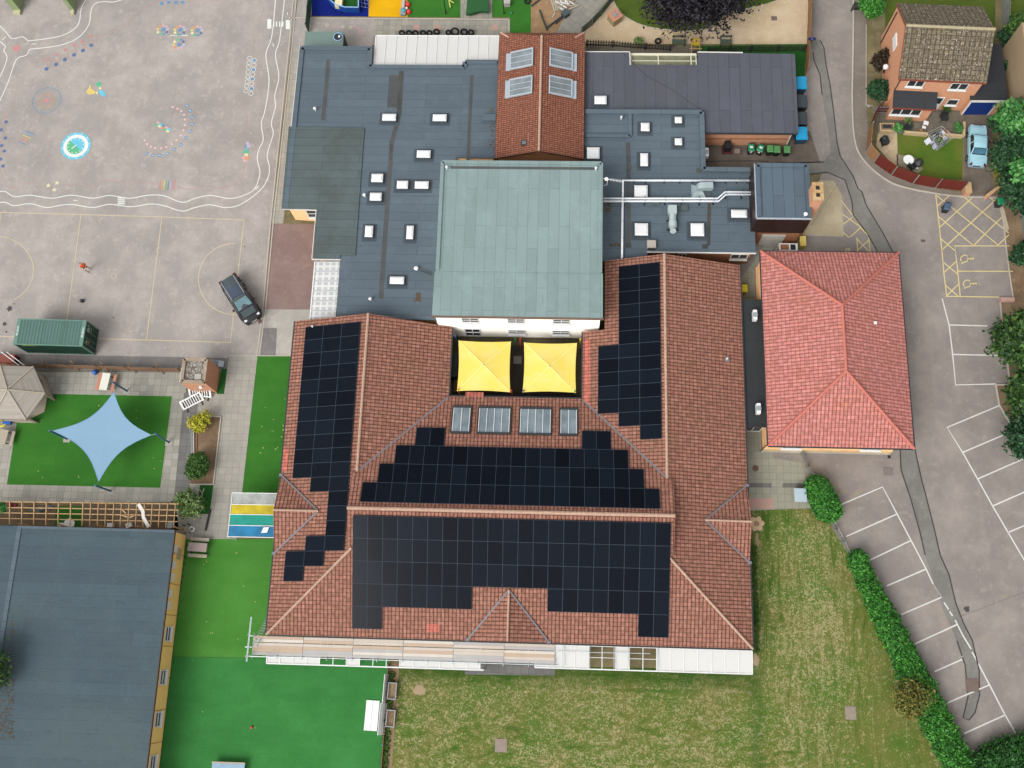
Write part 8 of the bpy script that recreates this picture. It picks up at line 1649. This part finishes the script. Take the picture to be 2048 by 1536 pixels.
gs_ = thing('green_shed', 'flat green roofed storage container behind the school with tray on top', 'shed', (-21.8, 55.6, 0)); a, b = W(608, 92, 2.2), W(688, 63, 2.2); MB().box((a.x, a.y, 2.1), (b.x, b.y, 2.2)).build('roof', plain('pale_green_roof', c(118, 140, 132), .7, .08), gs_, True); MB().prism([(a.x + .05, a.y + .05), (b.x - .05, a.y + .05), (b.x - .05, b.y - .05), (a.x + .05, b.y - .05)], 0, 2.1).build('wall', CGS, gs_, True)
simple('paddling_tray', 'round blue rimmed tray with dark contents on the green shed roof', 'tray', 676, 73, 2.3, lambda t: (torus(t, .42, .05, plain('pale_blue_rim', c(150, 182, 214), .5), 2.26), MB().disc(0, 0, 2.24, .38, 18).build('contents', BLACKP, t), MB().box((.02, -.08, 2.25), (.2, .12, 2.32)).build('lump', WHITEPVC, t)))
sh = thing('play_ship', 'blue wooden play ship with white trim on the blue rubber surface', 'play ship', (W(690, 5, .6).x, W(690, 5, .6).y, 0)); SBL = plain('ship_blue', c(22, 74, 152), .5, .1)
shp = [W(u, v, .8) for u, v in ((657, -2), (672, 10), (690, 15), (717, 15.5), (717, -20), (657, -20))]; o3 = [(p.x, p.y) for p in shp]
m = MB(); 
for k in range(4): m.bar((*o3[k], .45), (*o3[k + 1], .45), .08, .8)
m.build('hull', SBL, sh, True); m = MB()
for k in range(4): m.bar((*o3[k], .88), (*o3[k + 1], .88), .10, .05)
m.build('gunwale', plain('light_blue_trim', c(150, 190, 232), .5), sh, True); MB().prism(o3, .3, .36).build('deck', TURF_D, sh, True); q = W(677, 2, .9); MB().box((q.x - .35, q.y - .5, .4), (q.x + .35, q.y + .6, .9)).build('bench', plain('cream_panel', c(238, 224, 178), .6), sh, True)
q = W(725, 4, .5); m = MB()
for k in range(4): m.tube([(q.x - .5 + k * .3, q.y + .8, .7), (q.x - .35 + k * .3, q.y - .5 + .1 * k, .1)], .02, 5)
for k in range(4): m.tube([(q.x - .4, q.y - .3 + k * .35, .3 + k * .12), (q.x + .55, q.y - .45 + k * .35, .2 + k * .1)], .02, 5)
m.build('climbing_net', plain('net_rope', c(140, 150, 210), .8), sh, True)
simple('sand_tray', 'grey toy trough holding turquoise toys', 'trough', 805.5, 22, .4, lambda t: (lowbox(.5, .65, .3, GALV)(t), MB().lathe([(.16, .33), (.2, .42), (.1, .5)], 9, (.05, .1, 0)).build('toy', TURQ, t))); simple('toy_dome', 'red domed toy beside the trough, upper of two', 'toy', 815, 7, .3, lambda t: MB().lathe([(.26, 0), (.28, .1), (.2, .3), (.05, .36)], 14).build('shell', REDP, t)); simple('toy_dome', 'red domed toy beside the trough, lower of two', 'toy', 817, 21, .3, lambda t: (MB().lathe([(.24, 0), (.26, .1), (.18, .28), (.05, .34)], 14).build('shell', REDP, t), MB().lathe([(.12, .3), (.1, .4), (.03, .44)], 10, (-.2, .25, 0)).build('knob', WHITEPVC, t)))
simple('trough_stand', 'pale post standing above the toy trough', 'stand', 806, 6, .4, lambda t: MB().box((-.15, -.5, 0), (.15, .5, .35)).build('body', plain('pale_stand', c(196, 184, 176), .7, .1), t)); simple('yellow_frame', 'small yellow forked play stand on the turf', 'play stand', 901, 4, .3, lambda t: MB().tube([(0, -.5, .1), (-.15, .1, .5), (-.4, .6, .6)], .05, 6).tube([(-.15, .1, .5), (.35, -.1, .3)], .05, 6).build('frame', plain('pale_yellow', c(226, 226, 120), .6), t))
gm = thing('green_den', 'dark green scalloped play den on the narrow path', 'play den', (W(954, 8, .4).x, W(954, 8, .4).y, 0)); dk = plain('den_green', c(34, 92, 44), .8, .15, 2); p_ = [W(u, v, .6) for u, v in ((932, 27), (935, -10), (975, -10), (977, 23), (965, 21), (950, 24), (942, 27))]; MB().prism([(p.x, p.y) for p in p_], .25, .6).build('canopy', dk, gm, True)
for u, v in ((936, 20), (972, 18)): q = W(u, v, 0); MB().bar((q.x, q.y, 0), (q.x, q.y, .25), .08).build('leg', BLACKP, gm, True)
simple('toy_kitchen', 'small pale grey cabinet on the turf at the top edge', 'cabinet', 1014, 3, .5, lowbox(.6, .5, .55, plain('pale_cabinet', c(190, 182, 176), .6, .1))); simple('play_ball', 'small green ball on the turf near the tiled extension', 'ball', 1022.5, 26, .1, lambda t: ball(t, LG, .12)); 
for u0, v0, u1, v1, lab in ((892, 27, 889, -4, 'dark upright post on the turf left of the green den'), (1008, 27, 1004, -6, 'dark upright post on the turf right of the green den')): a = W(u0, v0, 0); t = thing('dark_post', lab, 'post', a); MB().tube([(0, 0, 0), (0, 0, 2.6)], .05, 8).build('pole', BLACKP, t); MB().lathe([(.1, 0), (.1, .05)], 10).build('base', BLACKP, t)
def pole_thing(lab, pts, mt=None, r=.07, nm='fallen_beam'):
    P = [W(u, v, z) for u, v, z in pts]; t = thing(nm, lab, 'beam', (P[0].x, P[0].y, 0)); MB().bar(P[0], P[1], r * 2, r * 1.6).build('timber', mt or plain('dark_beam', c(60, 64, 62), .8, .1), t, True)
pole_thing('dark beam lying on the bark, leftmost of the angled beams', [(1079, 20, .1), (1094, 60, .1)]); pole_thing('dark beam lying on the bark, pointing to the diagonal path', [(1094, 55, .2), (1130, 28, .15)]); pole_thing('short dark beam beside the longer slanting one on the bark', [(1112, 47, .1), (1126, 33, .1)]); pole_thing('dark beam on the bark touching the turf at the top edge', [(1063, 12, .1), (1082, -3, .1)])
simple('dark_box', 'dark slate coloured box at the edge of the diagonal path', 'box', 1131, 26, .4, lowbox(.6, .6, .5, plain('slate_box', c(74, 88, 92), .7)), .7)
simple('timber_pallet', 'pale slatted pallet at the top edge of the bark', 'pallet', 1113, 4, .2, lambda t: [MB().box((-.9, -.5 + k * .2, .1), (.9, -.36 + k * .2, .14)).build('slat', GWP, t) for k in range(6)] + [MB().box((x, -.5, 0), (x + .1, .65, .1)).build('bearer', GWP, t) for x in (-.9, -.05, .8)], -1.3)
r_ = random.Random(21)
def scrap(t):
    for k in range(26): a = r_.uniform(-1, 1); x, y = r_.uniform(-1, 1) * .8, r_.uniform(-1, 1) * .55; L = .25 + .5 * r_.random(); MB().bar((x - L * math.cos(a), y - L * math.sin(a), .05 + .3 * r_.random()), (x + L * math.cos(a), y + L * math.sin(a), .05 + .3 * r_.random()), .09, .04).build('offcut', GWP if k % 3 else WHITEPVC, t)
simple('timber_pile', 'heap of pale broken timber offcuts on the bark', 'timber pile', 1133, 6, .2, scrap); pole_thing('single white plank lying loose on the bark', [(1105, 35, .05), (1110, 26, .05)], GWP, .07, 'loose_plank')
bb = W(1230, 30, .9); bx_ = thing('brick_pedestal', 'square brick pedestal with a grey star shaped top standing on the gravel', 'pedestal', (bb.x, bb.y, 0), .65); MB().box((-.5, -.5, 0), (.5, .5, .85)).build('base', plain('mossy_base', c(166, 148, 110), .9, .15), bx_); MB().box((-.56, -.56, .85), (.56, .56, .93)).build('top', plain('brick_pink', c(200, 142, 112), .9, .12), bx_)
m = MB()
for k in range(5): a = 2 * PI * k / 5; m.bar((0, 0, .98), (.36 * math.cos(a), .36 * math.sin(a), 1.0), .1, .06)
m.build('ornament', GALV, bx_)
sp_ = thing('spring_rider', 'yellow topped timber frame with dark base beside the glazed canopy', 'play frame', (W(1391, 92, .6).x, W(1391, 92, .6).y, 0)); 
for x in (-.38, .38): MB().bar((x, -1.1, .7), (x, 1.1, .7), .06).build('rail', PW, sp_)
for y in (-.3, .55, -1.0): MB().bar((-.6, y, .62), (.6, y, .62), .07).build('crossbar', PW, sp_)
MB().box((-.33, .15, .35), (.33, .85, .55)).build('seat', plain('mustard', c(206, 176, 40), .7), sp_); MB().box((-.33, -1.0, .1), (.33, -.35, .3)).build('mat', plain('plum_mat', c(64, 40, 48), .8), sp_)
for k in ((-.38, -1), (.38, -1), (-.38, 1), (.38, 1)): MB().bar((*k, 0), (*k, .7), .07).build('leg', PW, sp_)
simple('metal_bench', 'pale green metal bench behind the picket fence', 'bench', 1358, 82, .45, lambda t: slatbench(t, 1.3, FGN), 0); simple('metal_bench', 'pale green metal bench on the gravel right of the yellow topped frame', 'bench', 1452, 82, .45, lambda t: slatbench(t, 1.1, FGN), 0)
for i, (u, v) in enumerate(((1358, 66), (1380, 67), (1384, 65), (1332, 66), (1345, 70), (1525, 12), (1535, 20), (1508, 16), (1500, 30), (1570, 5))): o = MB().lathe([(.2, 0), (.2, .05), (.17, .06)], 12).build('log_slice', plain('log_slice', c(212, 196, 150), .9, .1), keep0=True); o.location = W(u, v, L2); tag(o, 'pale round log slice set in the gravel around the copper tree', 'stepping stone', 'log slices set in the gravel')
sg = thing('street_sign', 'small dark blue sign on a black post by the road', 'sign', W(1612.5, 105, 0)); MB().tube([(0, 0, 0), (.05, 0, 2.2)], .035, 8).build('post', BLACKP, sg); MB().box((-.35, -.04, 2.0), (.35, .0, 2.35)).build('plate', plain('navy_plate', c(36, 46, 104), .4), sg); MB().box((-.05, -.05, 2.15), (.05, -.042, 2.22)).build('emblem', WHITEPVC, sg)
# two slim green structures cut by the top left edge
for u, lab in ((25, 'slim green play hut cut by the top edge, left of two'), (137, 'slim green play hut cut by the top edge, right of two')):
    a = W(u, -22, 1.5); t = thing('play_hut', lab, 'play hut', (a.x, a.y, 0)); GH = plain('hut_green', c(120, 132, 96, .8), .8, .12); wd = .38 if u < 100 else .2
    MB().box((-wd, -1.5, 0), (wd, 1.2, 2.0)).build('wall', GH, t); MB().box((-wd - .1, -1.4, 2.0), (wd - .2, 1.3, 2.06)).build('roof', plain('moss_roof', c(146, 156, 112), .9, .15), t); MB().box((-wd + .05, -1.9, .02), (wd, -1.5, .3)).build('step', plain('pale_step', c(200, 196, 160), .9), t)
# ================================================================== house garden
lw = thing('garden_wall', 'low pale stone wall between patio and lawn', 'wall', (W(1855, 268, 0).x, W(1855, 268, 0).y, 0)); ST_ = plain('pale_stone', c(206, 182, 140), .9, .12, 3)
def wallseg(a, b, h=.45, w_=.22): p, q = W(*a, 0), W(*b, 0); MB().bar((p.x, p.y, h / 2), (q.x, q.y, h / 2), w_, h).build('wall', ST_, lw, True)
wallseg((1806, 268), (1853, 272)); wallseg((1878, 272), (1922, 276)); wallseg((1924, 276), (1925, 248))
simple('stone_planter', 'pale stone rectangular planter with grey tools on top', 'planter', 1774, 254, .5, lambda t: (MB().box((-.65, -.4, 0), (.65, .4, .55)).build('wall', ST_, t), MB().box((-.55, -.3, .551), (.55, .3, .57)).build('soil', SOIL, t), MB().box((-.4, -.15, .58), (.35, .12, .66)).build('tool', DARKMETAL, t)))
def barbecue(t): MB().box((-.3, -.35, .3), (.3, .35, .8)).build('body', BLACKP, t); MB().lathe([(.2, .8), (.22, .86), (.1, 1.0)], 12, (0, .2, 0)).build('lid', BLACKP, t); [MB().bar((x, y, 0), (x, y, .3), .05).build('leg', BLACKP, t) for x in (-.25, .25) for y in (-.28, .28)]
simple('barbecue', 'black covered barbecue by the curved fence', 'barbecue', 1770, 281, .6, barbecue, .3)
def wicker(t): MB().box((-.3, -.3, .35), (.3, .3, .42)).build('seat', DARKMETAL, t); MB().box((-.32, .26, .42), (.32, .34, .95)).build('backrest', DARKMETAL, t); [MB().bar((x, y, 0), (x, y, .35), .04).build('leg', DARKMETAL, t) for x in (-.27, .27) for y in (-.27, .27)]; [MB().bar((x, -.3, .6), (x, .3, .6), .05).build('armrest', DARKMETAL, t) for x in (-.3, .3)]
simple('garden_chair', 'dark wicker chair on the patio in front of the house wall', 'chair', 1889, 234, .5, wicker, .1); simple('garden_chair', 'dark metal chair on the patio under the bay window', 'chair', 1817, 254, .4, wicker, 1.0); simple('side_table', 'small white folding table on the patio', 'table', 1852, 246, .5, lambda t: (MB().box((-.22, -.2, .5), (.22, .2, .53)).build('table_top', WHITEPVC, t), MB().box((-.2, -.45, .25), (.15, -.2, .28)).build('shelf', WHITEPVC, t), MB().bar((-.15, 0, 0), (.15, 0, .5), .04).bar((.15, -.1, 0), (-.15, -.1, .5), .04).build('leg', WHITEPVC, t)), -.3)
for u, v, mt, lab in ((1888, 261, plain('plum_pot', c(96, 78, 88), .7), 'dark plum round pot by the garden wall'), (1896, 265, plain('pink_pot', c(206, 120, 116), .7), 'pink pot beside the plum one'), (1842, 261, plain('terracotta_pot', c(176, 118, 80), .8), 'terracotta pot behind the low wall'), (1984, 281, BLACKP, 'black round pot beside the drive, left of two'), (1990, 282, DARKMETAL, 'grey round pot beside the drive, right of two')):
    simple('flower_pot', lab, 'pot', u, v, .25, lambda t: (MB().lathe([(.15, 0), (.22, .25), (.2, .26), (.16, .2)], 14).build('pot', mt, t), MB().disc(0, 0, .21, .17, 12).build('soil', SOIL, t)))
dq = W(1873, 291, 0); dr_ = thing('rotary_dryer', 'rotary washing line hung with dark and white laundry on the lawn', 'washing line', W(1864, 298, 0)); top = 2.0; MB().tube([(0, 0, 0), (0, 0, top)], .025, 8).build('pole', GALV, dr_)
arms = [Vector((1.25 * math.cos(a), 1.25 * math.sin(a), top - .05)) for a in (.05, 1.35, 2.75, 4.4)]
for a in arms: MB().tube([(0, 0, top - .5), a], .016, 6).build('arm', GALV, dr_)
m = MB()
for f in (1.0, .8, .6, .4):
    for i in range(4): a, b = arms[i], arms[(i + 1) % 4]; m.tube([Vector((a.x * f, a.y * f, a.z - (1 - f) * .4)), Vector((b.x * f, b.y * f, b.z - (1 - f) * .4))], .008, 4)
m.build('line', WHITEPVC, dr_)
CLM = [plain('laundry_' + n, c(*k), .9, .15, 6) for n, k in (('navy', (46, 48, 78)), ('grey', (112, 116, 130)), ('white', (226, 228, 236)), ('black', (34, 34, 42)), ('lilac', (170, 172, 204)))]
r_ = random.Random(4)
for k in range(26):
    i = r_.choice([1, 1, 2, 2, 2, 3, 0]); f = r_.choice([.45, .62, .8, .95]) if i in (2,) else r_.choice([.4, .6, .8]); a, b = arms[i], arms[(i + 1) % 4]; s0_ = r_.uniform(.05, .7); p = a.lerp(b, s0_) * f; q = a.lerp(b, s0_ + .28) * f; p.z = q.z = top - .06 - (1 - f) * .4; dd = Vector((p.x, p.y, 0)).normalized() * r_.uniform(.05, .22); L = r_.uniform(.35, .8)
    m = MB(); m.add([p, q, q + dd - Z_ * L, p + dd - Z_ * L, p - dd * .3 - Z_ * L * .6, q - dd * .3 - Z_ * L * .6], [(0, 1, 2, 3), (1, 0, 4, 5)]); cl = m.build('garment', CLM[r_.choice([0, 1, 2, 3, 4, 2, 4]) if f < .9 else 2], None); cl.name = 'laundry'; cl.location = cl.location + dr_.location; tag(cl, 'piece of dark or white washing pegged on the rotary line', 'laundry', 'laundry on the rotary line')
sheet('deck_slab', [(1793, 308), (1832, 316), (1846, 338), (1836, 346), (1794, 330)], L5, boards('deck_boards', c(182, 172, 146), c(166, 156, 132), c(120, 112, 90), 3, .12, 'pos'))
simple('round_table', 'white round garden table on the grey decking', 'table', 1817.5, 319, .72, round_table)
def parasol(t): MB().lathe([(.06, .3), (.42, .55), (.38, .75), (.10, .95)], 8).build('canopy', CLM[1] if False else DARKMETAL, t); MB().lathe([(.3, .02), (.3, .1)], 12).build('base', WHITEPVC, t); MB().tube([(0, 0, 0), (0, 0, 1.0)], .03, 6).build('pole', GALV, t)
simple('folded_parasol', 'dark folded parasol with white base beside the round table', 'parasol', 1837, 326, .6, parasol); simple('garden_chair', 'dark chair tucked beside the decking', 'chair', 1824, 333, .4, wicker, 2.2)
simple('stepping_stone', 'flat tan stone among the soil beside the drive', 'stone', 2000, 302, .1, lambda t: MB().box((-.35, -.25, 0), (.35, .25, .1)).build('stone', ST_, t), .6)
simple('timber_planks', 'pale long planks lying along the kerb by the hatched bay', 'planks', 2008, 432, .1, lambda t: [MB().box((x, -1.5 + .1 * k, .0), (x + .1, 1.0 - .1 * k, .06 + .02 * k)).build('plank', plain('pale_plank', c(198, 184, 156), .85, .1), t) for k, x in enumerate((-.17, -.05, .07))], .12)
simple('brick_block', 'mossy pink brick block at the corner of the kerbed bed', 'block', 2014, 600, .2, lambda t: MB().box((-.6, -.2, 0), (.6, .2, .35)).build('block', plain('pink_moss', c(200, 160, 146), .9, .15), t))
simple('step_block', 'small pale block at the foot of the rear garden strip', 'block', 1737, 212, .1, lambda t: MB().box((-.12, -.1, 0), (.12, .1, .15)).build('block', CONC, t))
